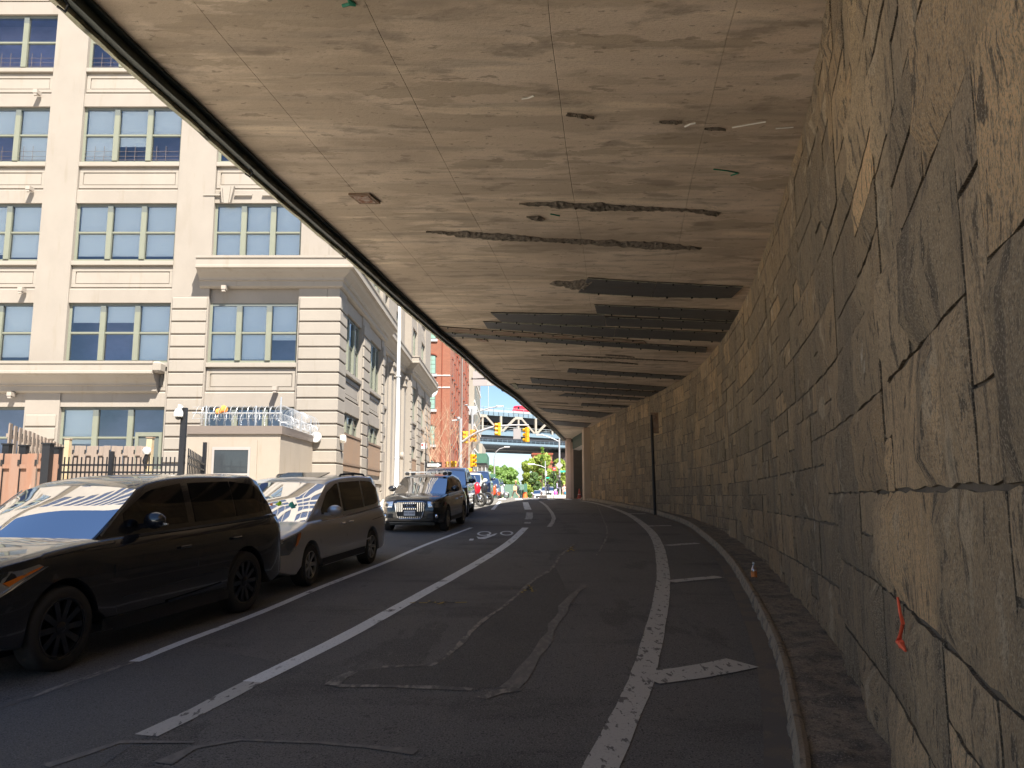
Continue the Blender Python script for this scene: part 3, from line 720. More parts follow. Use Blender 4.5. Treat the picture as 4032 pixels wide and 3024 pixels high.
def spandrel(T, mb, u0, u1, zb, zt, panel=True, dep=.13):
    """zb: top of the window below, zt: bottom of the window above"""
    mb.box((u0-.02, -.5, zb), (u1+.02, -dep-.03, zt-.02))
    MB(T).box((u0-.02, -.4, zt-.17), (u1+.02, .0, zt)).build('sill', M['stucco2'], bld, bevel=.012)
    if not panel: return
    mb.box((u0-.02, -.3, zb), (u1+.02, -.055, zb+.52))
    mb.add([(u0-.02, -.055, zb+.52), (u1+.02, -.055, zb+.52), (u1+.02, -dep-.03, zb+.60), (u0-.02, -dep-.03, zb+.60)], [(0,1,2,3)])
    p = MB(T); a, b, c, d = u0+.02, u1-.02, zb+.62, zt-.24
    for q in [((a, c), (b, c+.13)), ((a, d-.16), (b, d)), ((a, c+.13), (a+.14, d-.16)), ((b-.14, c+.13), (b, d-.16))]:
        p.box((q[0][0], -dep-.04, q[0][1]), (q[1][0], -dep+.03, q[1][1]))
    p.box((a+.17, -dep-.04, c+.16), (b-.17, -dep+.006, d-.19))
    p.build('spandrel_panel', M['stucco2'], bld, bevel=.006)
GB = {(2, 2): [(.45, 1), (.45, 1), (.45, 1)], (2, 3): [(.95, 1), (.95, 1), (.95, 1)], (1, 3): [(.93, 1), (.93, 1), (.93, 1)], (2, 4): [(.95, 1), (.97, 1), (.62, 1)], (1, 4): [(.3, 1), (.3, 1), (.98, 1)],
      (1, 2): [(.97, 1), (.7, 1), (.45, 1)], (0, 2): [(.0, 1), (.45, 1), (.97, 1)], (0, 3): [(.9, 1), (.9, 1), (.95, 1)], (0, 4): [(1, 1), (1, 1), (.93, 1)], (1, 1): [(0, 1)]*3, (0, 1): [(0, 1)]*3,
      (1, 5): [(.6, 1), (.0, 1), (.0, 1)], (0, 5): [(0, 1)]*3, (2, 5): [(0, 1)]*3}
front_cols = [(-32.9, -28.9), (-27.6, -23.6), (-22.35, -18.38), (-17.07, -13.1), (-11.65, -8.2)]
ROOF = 27.4
def facade(fi, cols, u0, u1, base, pav=(), gl=None):
    T, mb = Ts[fi], wall_mb[fi]
    edges = [u0]+[x for c in cols for x in c]+[u1]
    for i in range(0, len(edges), 2): mb.box((edges[i], -.55, base), (edges[i+1], 0, ROOF))
    for ci, (a, b) in enumerate(cols):
        mb.box((a, -.55, ZW[0]), (b, -.03, ROOF))
        for r_ in range(6):
            z1 = ZW[r_]; z0 = z1-WH if r_ < 5 else (z1-WH if fi == 0 else 4.42)
            idx = ci-2 if fi == 0 else None
            bl = GB.get((idx, r_)) if fi == 0 and idx is not None and idx >= 0 else None
            if r_ == 5 and bl is None: bl = [(.0, 1)]*3
            window(T, a, b, z0, z1, blind=bl, parent=bld)
            if r_ < 5: spandrel(T, mb, a, b, ZW[r_+1], z0, panel=not (fi == 0 and r_ in (3,) and ci == 4) )
            else: mb.box((a, -.55, base), (b, -.05, z0))
facade(0, front_cols, -37, -7.1, 1.1)
facade(1, [(31.4, 34.9), (36.7, 40.2)], 30.5, 40.9, 1.1)
facade(1, [(52.7, 55.4), (57.7, 60.5)], 51.9, 64.3, 1.1)
T2 = wall_mb[2]
facade(2, [(42.6, 45.0), (48.0, 50.4)], 40.7, 52.2, 1.1)
for k, mb in wall_mb.items(): mb.build('wall', M['stucco'], bld)
MB().box((FX-.55, FY+.2, 1.1), (FX-.002, FY+.5, ROOF)).build('wall_corner', M['stucco'], bld)
MB().box((FX-.46, FY+.001, 1.1), (FX-.003, FY+.2, ROOF)).build('wall_corner', M['stucco'], bld)
MB().box((-37, 31.5, 1), (-8.5, 31.6, ROOF)).build('room_back', M['room'], bld)
MB().box((-8.5, 31.5, 1), (-8.4, 64, ROOF)).build('room_back', M['room'], bld)
for z in [ZW[i]+.35 for i in range(6)]: MB().add([(-37, 30.5, z), (-7.2, 30.5, z), (-7.2, 64, z), (-8.5, 64, z), (-8.5, 31.5, z), (-37, 31.5, z)], [(0,1,2,3,4,5)]).build('floor_slab', M['room'], bld, fix=False)
MB().box((-37, 30.05, ROOF-.01), (FX-.05, 64.2, ROOF+44)).build('upper_wall', M['stucco'], bld)
MB().box((-37, 30.3, ROOF+44), (FX-.1, 64.2, ROOF+44.2)).build('roof', M['grey'], bld)
up = MB()
for k in range(11):
    z = ROOF+1.6+k*3.97
    for a, b in front_cols:
        for j in range(3): w = (b-a)/3; up.box((a+j*w+.08, 29.95, z), (a+(j+1)*w-.08, 30.06, z+2.3))
    for a, b in [(31.4, 34.9), (36.7, 40.2), (42.6, 45.0), (48.0, 50.4), (52.7, 55.4), (57.7, 60.5)]: up.box((FX-.06, a, z), (FX+.03, b, z+2.3))
up.build('upper_windows', mat('upper_glass', (.05, .06, .09), .1), bld, kind='stuff')
# cornices
def sweep(prof, pth, name, m, parent=bld, side=1):
    P = [Vector((x, y)) for x, y in pth]; n = len(prof); vs = []; fs = []
    for i, p in enumerate(P):
        d0 = (p-P[i-1]).normalized() if i else (P[1]-p).normalized(); d1 = (P[i+1]-p).normalized() if i < len(P)-1 else d0
        n0 = Vector((d0.y, -d0.x)); n1 = Vector((d1.y, -d1.x)); mv = (n0+n1); mv = mv/ max(mv.dot(n0), .2) * 1.0
        for d, z in prof: q = p+mv*d*side; vs.append((q.x, q.y, z))
    for i in range(len(P)-1):
        for k in range(n): fs.append((i*n+k, i*n+(k+1)%n, (i+1)*n+(k+1)%n, (i+1)*n+k))
    fs += [tuple(range(n)), tuple((len(P)-1)*n+k for k in range(n))]
    return MB().add(vs, fs).build(name, m, parent)
# heights of the second floor cornice
c1 = [(-.05, 11.08), (.62, 11.02), (.62, 10.93), (.58, 10.90), (.58, 10.66), (.63, 10.63), (.63, 10.55), (.5, 10.52), (.42, 10.42), (.24, 10.28), (.2, 10.22), (.2, 10.16), (.13, 10.14), (.13, 9.95), (.06, 9.9), (-.05, 9.88)]
sweep(c1, [(-12.0, 30), (FX, 30), (FX, 40.95), (FX-.45, 40.95), (FX-.45, 51.85), (FX, 51.85), (FX, 64.35), (FX-2, 64.35)], 'cornice', M['stucco2'])
c2 = [(d*.95, z-4.06) for d, z in c1]
sweep(c2, [(-37, 30), (-13.4, 30)], 'cornice', M['stucco2'])
MB(TF).cbox((-13.3, .28, 6.75), (.35, .56, .42)).build('broken_cornice_end', M['stucco2'], bld, bevel=.08)
c3 = [(-.05, 27.9), (.8, 27.8), (.8, 27.5), (.4, 27.0), (.1, 26.8), (-.05, 26.8)]
sweep(c3, [(-37, 30), (FX, 30), (FX, 64.3)], 'roof_cornice', M['stucco2'])
# quoin blocks
def quoins(fi, u0, u1, z0, z1, hgt=.49, d=.07, world=None):
    z = z1
    while z-hgt > z0-.02:
        if world: mb = MB().box((world[0], world[1], z-hgt+.05), (world[2], world[3], z))
        else: mb = MB(Ts[fi]).box((u0, -.02, z-hgt+.05), (u1, d, z))
        mb.build('quoin', M['stucco2'], bld, bevel=.025); z -= hgt
quoins(0, -13.03, -11.7, 1.3, 9.52); quoins(0, 0, 0, 1.3, 9.52, world=(-8.14, 29.93, FX+.07, 31.25))
quoins(1, 34.98, 36.6, 1.6, 9.52); quoins(1, 40.28, 40.9, 1.6, 9.52)
quoins(1, 51.95, 52.6, 1.8, 9.52); quoins(1, 55.5, 57.6, 1.8, 9.52); quoins(1, 60.6, 64.3, 1.8, 9.52)
quoins(0, -18.3, -17.15, 1.3, 5.0)
# pilasters between the pavilions
for k, u in enumerate([41.3, 45.4, 46.9, 50.8]):
    MB(TS2).box((u, 0, 1.3), (u+.75, .18, 8.95)).build('pilaster', M['stucco2'], bld)
    p = MB(TS2); p.box((u-.08, 0, 8.95), (u+.83, .30, 9.08)); p.box((u-.04, 0, 9.08), (u+.79, .25, 9.4)); p.box((u-.1, 0, 9.4), (u+.85, .34, 9.6)); p.build('capital', M['stucco2'], bld)
# keystone and hood over the pavilion window
k_ = MB(TF); k_.add([(-10.85-.3, .0, 13.9), (-10.85-.42+.9, 0, 13.9)], [])
def prismf(T, poly, d0, d1, name, m, par=bld, **kw):
    n = len(poly); vs = [(x, d0, z) for x, z in poly]+[(x, d1, z) for x, z in poly]
    return MB(T).add(vs, [tuple(range(n)), tuple(range(2*n-1, n-1, -1))]+[(i, i+n, (i+1)%n+n, (i+1)%n) for i in range(n)]).build(name, m, par, **kw)
ku = at(493, 415, 30).x
prismf(TF, [(ku-.19, 13.30), (ku+.13, 13.30), (ku+.26, 13.98), (ku-.28, 13.98)], -.02, .12, 'keystone', M['stucco2'])
prismf(TF, [(ku-.1, 13.26), (ku+.08, 13.26), (ku+.15, 13.94), (ku-.17, 13.94)], .12, .17, 'keystone_face', M['stucco2'])
for a, b in [(ku-.95, ku-.28), (ku+.26, ku+.95), (ku+1.35, ku+3.2)]:
    MB(TF).box((a, -.02, 13.62), (b, .035, 13.68)).build('hood_mould', M['stucco2'], bld)
# small flood lights
M['lampbeige'] = mat('lamp_beige', (.30, .26, .22), .6)
for x, y in [(78, 198), (62, 406), (45, 625), (484, 621), (22, 851), (594, 858-19)]:
    p = at(x, y, 29.75); l = MB().cbox((p.x, 29.82, p.z), (.17, .3, .15)).cbox((p.x, 29.74, p.z-.1), (.13, .1, .12))
    l.build('flood_light', M['lampbeige'], bld)
# window guards
for (ci, r_) in [(2, 1), (3, 1), (2, 2), (3, 2)]:
    a, b = front_cols[ci]; z0 = ZW[r_]-WH; g = MB(TF)
    for z in (z0+.15, z0+.3, z0+.5): g.tube([(a+.12, -.16, z), (b-.12, -.16, z)], .007, 4)
    for k in range(3):
        for t in (.3, .6): u = a+.15+(b-a-.3)*(k+t)/3; g.tube([(u, -.16, z0+.1), (u, -.16, z0+.72)], .008, 4)
    g.build('window_guard', mat('guard_bronze', (.12, .09, .07), .6), bld, kind='stuff')
# ground floor door
dm = MB(TF); dx0, dx1 = -14.2, -13.2
dm.box((dx0, -.2, 1.3), (dx0+.12, -.12, 4.35)); dm.box((dx1-.1, -.2, 1.3), (dx1, -.12, 4.35)); dm.box((dx0+.12, -.2, 4.2), (dx1-.1, -.12, 4.35))
dm.build('door', M['sage'], bld)
MB(TF).box((dx0+.12, -.19, 1.4), (dx1-.1, -.17, 4.2)).build('door_glass', mat('door_glass', (.10, .11, .10), .15), bld)
# slatted grilles on the street side
sl = mat('grille_wood', (.20, .12, .07), .8, space='World', noise_=((8, 20, .6), .25), col2=(.15, .115, .09))
for a, b in [(31.4, 34.9), (36.7, 40.2), (52.7, 55.4), (57.7, 60.5)]:
    lo = 2.95 if b < 45 else 3.1
    g = MB(TS)
    n = int((b-a)/.13)
    for k in range(n): u = a+(b-a)*(k+.2)/n; g.box((u, -.02, lo), (u+.055, .03, 4.38))
    for z in (4.36, lo+.25): g.box((a-.04, -.04, z), (b+.04, .05, z+.08))
    g.build('slatted_grille', sl, bld, kind='stuff')
    MB(TS).box((a, -.3, lo-.1), (b, -.12, 4.4)).build('grille_backing', mat('grille_back', (.2, .17, .14), .9), bld)
    pl = MB(TS); pl.box((a+.1, 0, 1.75), (b-.1, .05, 2.5)); pl.box((a+.25, .05, 1.88), (b-.25, .07, 2.38)); pl.box((a-.3, 0, 2.55), (b+.3, .12, 2.72)); pl.build('plinth_panel', M['stucco2'], bld, bevel=.01)
wl_ = empty('round_wall_lamp', (FX+.16, 30.55, at(1300/1.8228*1, 1, 30).z), 0, 'cream drum shaped lamp on the quoins at the near street corner', 'wall lamp')
wl_.location = (0, 0, 0); pz = at(731, 947, 30.3).z
MB().lathe([(0, 0), (.13, 0), (.155, .03), (.155, .16), (.13, .2), (0, .2)], 20, (FX+.08, 30.55, pz), 'X').build('drum', mat('lamp_drum', (.75, .70, .62), .5), wl_, smooth=True)
w2 = empty('round_side_lamp', (0, 0, 0), 0, 'white round lamp facing the camera at the rear of the booth parapet', 'wall lamp')
p = at(681, 944, 29.7)
MB().lathe([(0, 0), (.18, 0), (.2, .04), (.2, .12), (0, .12)], 22, (p.x, 29.73, p.z), 'Y').build('drum', M['white'], w2, smooth=True)
w3 = empty('small_side_lamp', (0, 0, 0), 0, 'small round lamp low on the plain wall between the two street pavilions', 'wall lamp')
p = at(872, 983, 48)
MB().lathe([(0, 0), (.2, 0), (.24, .05), (.24, .2), (0, .26)], 16, (FX-.2, 49, p.z), 'X').build('drum', M['lampbeige'], w3, smooth=True)

# ================= GUARD BOOTH, FENCES =================
booth = empty('guard_booth', (0, 0, 0), 0, 'small beige guard booth with flat parapet and razor wire in front of the loft building', 'booth')
BX0, BX1, BYf, BYr, BZ = -10.45, -7.44, 25.7, 29.9, 4.2
MB().box((BX0, BYf, .95), (BX1, BYr, BZ-.26)).build('wall', M['booth'], booth)
par = mat('parapet_metal', (.15, .12, .10), .6)
pm = MB(); pm.box((BX0-.05, BYf-.06, BZ-.26), (BX1+.06, BYf+.02, BZ)); pm.box((BX1-.02, BYf+.02, BZ-.26), (BX1+.06, BYr, BZ)); pm.box((BX0, BYf+.02, BZ-.1), (BX1-.02, BYr, BZ-.05)); pm.build('parapet', par, booth)
wx0, wx1 = at(458, 965, 25.6).x, at(541, 965, 25.6).x; wz1 = at(500, 965, 25.6).z; wz0 = wz1-1.75
f = MB(); f.box((wx0-.12, BYf-.05, wz0-.1), (wx1+.2, BYf-.002, wz1+.22)); f.build('window_surround', M['booth'], booth)
f = MB()
for q in [((wx0, wz0), (wx0+.07, wz1)), ((wx1-.07, wz0), (wx1, wz1)), ((wx0+.07, wz1-.1), (wx1-.07, wz1)), ((wx0+.07, (wz0+wz1)/2-.03), (wx1-.07, (wz0+wz1)/2+.03)), ((wx0+.07, wz0), (wx1-.07, wz0+.06))]: f.box((q[0][0], BYf-.08, q[0][1]), (q[1][0], BYf-.05, q[1][1]))
wo = f.build('window', mat('booth_frame', (.30, .27, .25), .6), booth)
MB().box((wx0+.07, BYf-.062, (wz0+wz1)/2+.03), (wx1-.07, BYf-.055, wz1-.1)).build('pane', mat('booth_glass', (.035, .04, .045), .08), wo)
MB().box((wx0+.07, BYf-.066, wz0+.06), (wx1-.07, BYf-.06, (wz0+wz1)/2-.03)).build('pane', mat('booth_glass2', (.07, .072, .078), .12), wo)
# razor wire
rzw = empty('razor_wire', (0, 0, 0), 0, 'coils of shiny razor wire on pipe rails along the booth parapet', 'razor wire')
def coil(a, b, r_, turns, sq=1):
    a, b = Vector(a), Vector(b); d = (b-a).normalized(); u = d.cross(Vector((0, 0, 1))); pts = []
    n = int(turns*18)
    for k in range(n+1):
        t = 2*math.pi*turns*k/n; rr = r_*(1+.12*noise.noise(Vector((k*.05, r_, 1))))
        pts.append(a+(b-a)*(k/n)+u*(math.cos(t)*rr)+Vector((0, 0, math.sin(t)*rr)))
    return pts
c = MB(); c.tube(coil((BX0+.3, BYf+.1, BZ+.42), (BX1, BYf+.15, BZ+.42), .24, 15), .008, 4); c.tube(coil((BX0+.2, BYf+.1, BZ+.22), (BX1, BYf+.1, BZ+.2), .22, 11), .008, 4)
c.build('coil', M['metal'], rzw)
c = MB(); c.tube(coil((BX1-.05, BYf+.2, BZ+.42), (BX1-.05, BYr, BZ+.42), .27, 26), .006, 4); c.tube(coil((BX1, BYf+.2, BZ+.2), (BX1, BYr, BZ+.16), .2, 22), .006, 4); c.build('coil', M['metal'], rzw)
c = MB(); c.tube([(BX0+.1, BYf+.08, BZ+.42), (BX1, BYf+.08, BZ+.42)], .025, 6)
for x in (BX0+.55, BX1-.85, BX1-.05): c.tube([(x, BYf+.08, BZ-.05), (x, BYf+.08, BZ+(.95 if x > BX1-.2 else .66))], .028, 8)
for z in (.25, .62): c.tube([(BX0+.1, BYf+.08, BZ+z), (BX1, BYf+.08, BZ+z)], .006, 4)
for y in (27, 28.3, 29.6): c.tube([(BX1-.03, y, BZ-.05), (BX1-.03, y, BZ+.6)], .022, 6)
c.build('rails', M['metal'], rzw, kind='stuff')
ob = MB()
p = at(475, 886, BYf)
for k in range(5): ob.sph((p.x+random.uniform(-.16, .16), BYf+.05+random.uniform(-.06, .06), p.z+random.uniform(-.07, .08)), random.uniform(.07, .12), 6, 4)
ob.build('orange_scrap', mat('orange_plastic', (.75, .27, .06), .5), label='scrap of orange plastic caught in the razor wire', cat='litter', smooth=True)
# tall post with dome camera
fence_z = lambda Y: rz(Y)+.13
tp = at(399, 881, 20); bp = MB().box((tp.x-.065, 19.94, fence_z(20)), (tp.x+.065, 20.06, tp.z))
tpost = empty('tall_black_post', (0, 0, 0), 0, 'tall square black steel post at the corner of the iron fence', 'post')
bp.build('shaft', M['black'], tpost)
ptz = empty('dome_camera', (0, 0, 0), 0, 'white dome camera on a bent arm fixed high on the black post', 'camera')
q = at(384, 889, 19.8)
MB().tube([(tp.x-.06, 19.9, q.z+.05), (q.x+.08, 19.85, q.z+.12), (q.x, 19.85, q.z+.12), (q.x, 19.85, q.z)], .03, 8).cbox((tp.x-.09, 19.95, q.z+.02), (.06, .12, .34)).build('bracket', M['white'], ptz)
MB().lathe([(0, .14), (.07, .12), (.11, .04), (.11, -.06), (.09, -.08)], 16, (q.x, 19.85, q.z-.05)).build('housing', M['white'], ptz, smooth=True)
MB().sph((q.x, 19.85, q.z-.13), .075, 12, 6).build('lens', M['black'], ptz, smooth=True)
# black picket fence: frontal run, then return towards the booth
pf = empty('iron_picket_fence', (0, 0, 0), 0, 'black iron picket fence with two rails behind the parked black SUV', 'fence')
def pickets(a, b, ztop_, n, posts):
    a, b = Vector((*a, 0)), Vector((*b, 0)); d = (b-a)
    for k in range(n+1):
        p = a+d*k/n; MB().box((p.x-.0125, p.y-.0125, fence_z(p.y)+.05), (p.x+.0125, p.y+.0125, ztop_)).build('picket', M['black'], pf)
    ang = math.atan2(d.y, d.x)
    for dz in (.2, .38, 1.7):
        m_ = (a+b)/2; MB().cbox((m_.x, m_.y, ztop_-dz), (d.length, .04, .045), rot=Matrix.Rotation(ang, 3, 'Z')).build('rail', M['black'], pf)
    for t, h in posts:
        p = a+d*t; MB().box((p.x-.05, p.y-.05, fence_z(p.y)), (p.x+.05, p.y+.05, ztop_+h)).build('post', M['black'], pf)
zf = at(500, 987, 20).z
pickets((-11.25, 20), (tp.x-.07, 20), zf, 28, [(.43, .14)])
pickets((tp.x+.12, 20.1), (at(434, 980, 25).x, 25.3), zf+.22, 11, [(1, .5)])
# brown board fence with black posts
def board_fence(name, a, b, zt, n, m, label, gap=0, slot=True):
    o = empty(name, (0, 0, 0), 0, label, 'fence'); a, b = Vector((*a, 0)), Vector((*b, 0)); d = b-a; ang = math.atan2(d.y, d.x); nn = Vector((-d.y, d.x, 0)).normalized(); L_ = d.length/n
    rot = Matrix.Rotation(ang, 3, 'Z')
    for k in range(n):
        p = a+d*((k+.5)/n)+nn*(.035 if k % 2 else -.035); z0 = fence_z(p.y)
        zt_ = zt+random.uniform(-.012, .012)
        MB().cbox((p.x, p.y, (z0+zt_)/2), (L_*(1.12 if k % 2 == 0 else .9), .022, zt_-z0), rot=rot).build('board', m, o, bevel=.004)
    for dz in (.28, 1.6):
        p = (a+b)/2; MB().cbox((p.x, p.y, zt-dz), (d.length, .045, .09), rot=rot).build('rail', m, o)
    if slot:
        for k in range(0, n, 2):
            p = a+d*((k+1)/n)-nn*.052; MB().cbox((p.x, p.y, zt-.2), (.045, .012, .13), rot=rot).build('slot', M['dark'], o)
    return o
brown = mat('brown_boards', (.21, .14, .105), .85, space='World', noise_=((6, 6, .8), .25), col2=(.22, .098, .054), layers=[((14, 14, 1.5), .62, .72, (.38, .26, .19), .6)])
greyw = mat('grey_boards', (.26, .205, .165), .9, space='World', noise_=((7, 7, .6), .25), col2=(.20, .155, .125), layers=[((12, 12, 1.2), .6, .75, (.33, .28, .23), .6)])
zb_ = at(50, 980, 17.8).z
board_fence('brown_board_fence', (-14.5, 17.8), (at(100, 980, 17.8).x, 17.8), zb_, 22, brown, 'reddish brown board fence at the left edge beside the black SUV')
q0, q1 = at(102, 980, 17.8), at(113, 980, 17.8)
board_fence('brown_fence_return', (q1.x-.02, 17.86), (q1.x+.12, 17.86), zb_, 1, brown, 'single brown fence board squeezed between two black capped posts', slot=False)
gz = at(300, 963, 27).z
board_fence('grey_board_fence', (at(0, 913, 18.3).x, 18.6), (-15.1, 27), gz, 30, greyw, 'weathered grey board fence running away diagonally on the left')
board_fence('rear_grey_fence', (-15.0, 27.05), (-12.1, 27.05), gz, 14, greyw, 'weathered grey board fence in front of the ground floor windows')
def capped(px, ytop, Y, w, name, m, label, base=None):
    p = at(px, ytop, Y); o = empty(name, (0, 0, 0), 0, label, 'post'); z0 = fence_z(Y)
    MB().box((p.x-w/2, Y-w/2, z0), (p.x+w/2, Y+w/2, p.z-.03)).build('shaft', m, o); MB().box((p.x-w/2-.02, Y-w/2-.02, p.z-.03), (p.x+w/2+.02, Y+w/2+.02, p.z)).build('cap', M['rust'] if m is not M['black'] else m, o); return o
capped(105, 957, 17.7, .17, 'capped_black_post', M['black'], 'thick black capped post right of the brown board fence')
capped(125, 965, 18.1, .15, 'capped_black_post', M['black'], 'black capped post at the left end of the iron picket fence')
capped(17, 958, 18.6, .15, 'capped_black_post', M['black'], 'short black capped post top at the far left above the brown fence')
capped(53, 961, 18.6, .15, 'capped_black_post', M['black'], 'black capped post top, second from the left above the brown fence')
cream = mat('cream_post', (.36, .31, .20), .7, space='World', layers=[((5, 5, 1), .55, .7, (.45, .20, .08), .6)])
capped(148, 947, 25.8, .16, 'cream_post', cream, 'cream steel post with rusty top beside the grey fence corner')
capped(325.5, 944, 23.6, .16, 'cream_post', cream, 'cream steel post beside the glazed door carrying a small dome')
dc = empty('small_dome', (0, 0, 0), 0, 'small ribbed white dome camera on the cream post', 'camera'); q = at(317, 972, 23.4)
MB().lathe([(0, .09), (.08, .07), (.12, .0), (.11, -.06), (.08, -.12), (0, -.13)], 16, (q.x, 23.4, q.z)).build('housing', M['white'], dc, smooth=True)
MB().tube([(q.x+.02, 23.42, q.z-.1), (q.x-.05, 23.42, q.z-.32), (q.x-.02, 23.45, q.z-.55)], [.06, .07, .04], 8).build('cable_boot', M['black'], dc)
# tall white flagpole like pole
wp_ = empty('white_street_pole', (0, 0, 0), 0, 'tall tapered white pole on the pavement behind the black SUV with chrome grille', 'pole')
pt = at(863, 650, 33); pb = at(856, 1040, 33)
MB().tube([(pb.x, 33, fence_z(33)), (pb.x, 33, 3.2), (pb.x+.0, 33, 5.2), (pt.x, 33, 10.6)], [.125, .105, .085, .06], 14).build('shaft', M['white'], wp_, smooth=True)
for z in (3.5, 6.9): MB().lathe([(.105, 0), (.115, 0), (.115, .04), (.105, .04)], 12, (pb.x, 33, z)).build('band', M['white'], wp_)
# ================= VEHICLES =================
M['tyre'] = mat('tyre_rubber', (.035, .033, .031), .8, bump=((30, 30, 30), .2))
M['chrome'] = mat('chrome', (.75, .76, .78), .12, 1)
M['tint'] = mat('tinted_glass', (.006, .006, .007), .04, spec=.6)
M['seethru'] = glassmat('windscreen_glass', (.62, .68, .72), .085)
M['cabin'] = mat('cabin_dark', (.018, .018, .02), .7)
M['lampglass'] = glassmat('lamp_glass', (.95, .95, .97), .08)
M['reflector'] = mat('lamp_reflector', (.62, .63, .66), .18, .9)
M['amber'] = mat('amber_lens', (.85, .22, .02), .25)
M['redlens'] = mat('red_lens', (.40, .02, .02), .25)
M['trim'] = mat('black_trim', (.02, .02, .02), .5)
def paint(name, c, metal=.3, rough=.32): return mat(name, c, rough, metal, coat=1)
def sstep(a, b, x): t = min(1, max(0, (x-a)/(b-a))); return t*t*(3-2*t)
def make_car(P, label, cat, group=None, name='parked_car', detail=2):
    L, W, H = P['L'], P['W'], P['H']; hw = W/2; fa, ra = P['fa'], P['fa']+P['wb']; wr = P['r']; ar = wr*1.13; sill = P.get('sill', .27)
    deck = P['deck']; belt = P['belt']; roof = P['roof']
    root = empty(name, (0, 0, 0), 0, label, cat, group)
    lin = lambda pts, y: interp(pts, y) if P.get('sp', 1) else interp(pts, y)
    def zdeck(y): return interp(deck, min(max(y, deck[0][0]), deck[-1][0]))
    def plan(y):
        NL = P.get('nosel', .62); a = P.get('nose', .80)+(1-P.get('nose', .80))*(1-(1-min(1, y/NL))**2.4) if y < NL else 1
        t = (L-y)
        b = .86+.14*(1-(1-min(1, t/.5))**2.4) if t < .5 else 1
        return hw*min(a, b)
    def wz(z):
        zb = P['sh']
        if z < .45: return .955+.045*(z/.45)**.6 if z > 0 else .955
        if z < zb: return 1-.012*((z-.45)/(zb-.45))**2
        return .988-.10*((z-zb)/.25)**1.5
    def arch(y):
        z = sill+.0
        for c in (fa, ra):
            if abs(y-c) < ar: z = max(z, wr+math.sqrt(ar*ar-(y-c)**2))
        return z
    def zlow(y):
        base = sill + (.10*(1-y/.35) if y < .35 else 0) + (.16*(1-(L-y)/.4) if L-y < .4 else 0)
        return max(base, arch(y) if arch(y) > sill+.01 else 0)
    ys = set([0, .015, .05, .1, .18, .3, .45, .62, L-.5, L-.3, L-.15, L-.06, L-.015, L])
    for c in (fa, ra):
        for k in range(0, 19): ys.add(round(c+ar*math.cos(math.pi*k/18)*.9999, 4))
    y = .7
    while y < L-.6: ys.add(round(y, 3)); y += .22
    ys = sorted(ys); ys = [ys[0]]+[b for a, b in zip(ys, ys[1:]) if b-a > .008]
    NS = 9; mb = MB(); vs = []; fs = []
    for y in ys:
        p = plan(y); zl = zlow(y); zd = zdeck(y); zbt = zd-.035; e0 = P.get('front_h', .12)
        if y < .1: zbt = zd-.05
        row = []
        row.append((p*wz(zl)-.30, zl+.0)); row.append((p*wz(zl)-.03, zl))
        for k in range(NS): z = zl+.02+(zbt-zl-.02)*k/(NS-1); row.append((p*wz(z), z))
        wt = row[-1][0]
        for f_, dz in ((.965, .022), (.88, .035), (.6, .05), (.3, .058), (0, .06)): row.append((wt*f_, zbt+dz*(1 if y > .05 else .5)))
        n = len(row)
        for x, z in row: vs.append((x, y, z))
    n2 = len(row)
    for i in range(len(ys)-1):
        for k in range(n2-1): a = i*n2+k; fs.append((a, a+1, a+n2+1, a+n2))
    N_ = len(vs); vs += [(-x, y, z) for x, y, z in vs]; fs += [tuple(N_+i for i in reversed(f)) for f in fs]
    fs.append(tuple(range(n2))+tuple(N_+k for k in range(n2-1, -1, -1)))
    o1 = (len(ys)-1)*n2; fs.append(tuple(o1+k for k in range(n2-1, -1, -1))+tuple(N_+o1+k for k in range(n2)))
    body = mb.add(vs, fs).build('body', P['paint'], root, smooth=True, merge=True, angle=38)
    # underbody and wheel wells
    ub = MB().box((-hw+.29, .25, .2), (hw-.29, L-.25, min(.9, zdeck(1)-.12)))
    ub.build('underbody', M['trim'], root)
    # greenhouse
    yb0, yt0, yt1, yb1 = P['gh']; wbt = (plan(L/2)*wz(zdeck(L/2)-.035))*.965; wrf = hw*P.get('roofw', .74)
    def ztop(y): return interp_lin(roof, y)
    def interp_lin(pts, y):
        if P.get('roofspline', 1) and yt0 < y < yt1: return interp(pts, y)
        for (a, za), (b, zb) in zip(pts, pts[1:]):
            if y <= b: return za+(zb-za)*(y-a)/(b-a)
        return pts[-1][1]
    def zbelt(y): return zdeck(y)-.01
    Hr = max(z for _, z in roof)
    def wside(y, z):
        t = (z-zbelt(y))/(Hr-zbelt(y)); k = 1-.05*((y-(yb0+yb1)/2)/((yb1-yb0)/2))**4 - (.05*sstep(yb1-.5, yb1, y))
        return (wbt+(wrf-wbt)*(t*.8+t*t*.2))*k
    gs = set([yb0, yt0, yt1, yb1])
    for k in range(1, 8): gs.add(yb0+(yt0-yb0)*k/8)
    for k in range(1, 14): gs.add(yt0+(yt1-yt0)*k/14)
    for k in range(1, 5): gs.add(yt1+(yb1-yt1)*k/5)
    gs = sorted(gs); vs = []; fs = []; mi = []
    for y in gs:
        zt_ = max(ztop(y), zbelt(y)+.004); zb_ = zbelt(y)-.03; row = []
        for k in range(5): z = zb_+(zt_-.03-zb_)*k/4; row.append((wside(y, max(z, zbelt(y))), z))
        xt = row[-1][0]
        for f_, dz in ((.975, .018), (.92, .03), (.7, .045), (.4, .055), (.0, .06)):
            row.append((xt*f_, zt_-.03+dz*min(1, (zt_-zb_)/.3)))
        for x, z in row: vs.append((x, y, z))
    n2 = len(row); keep = []
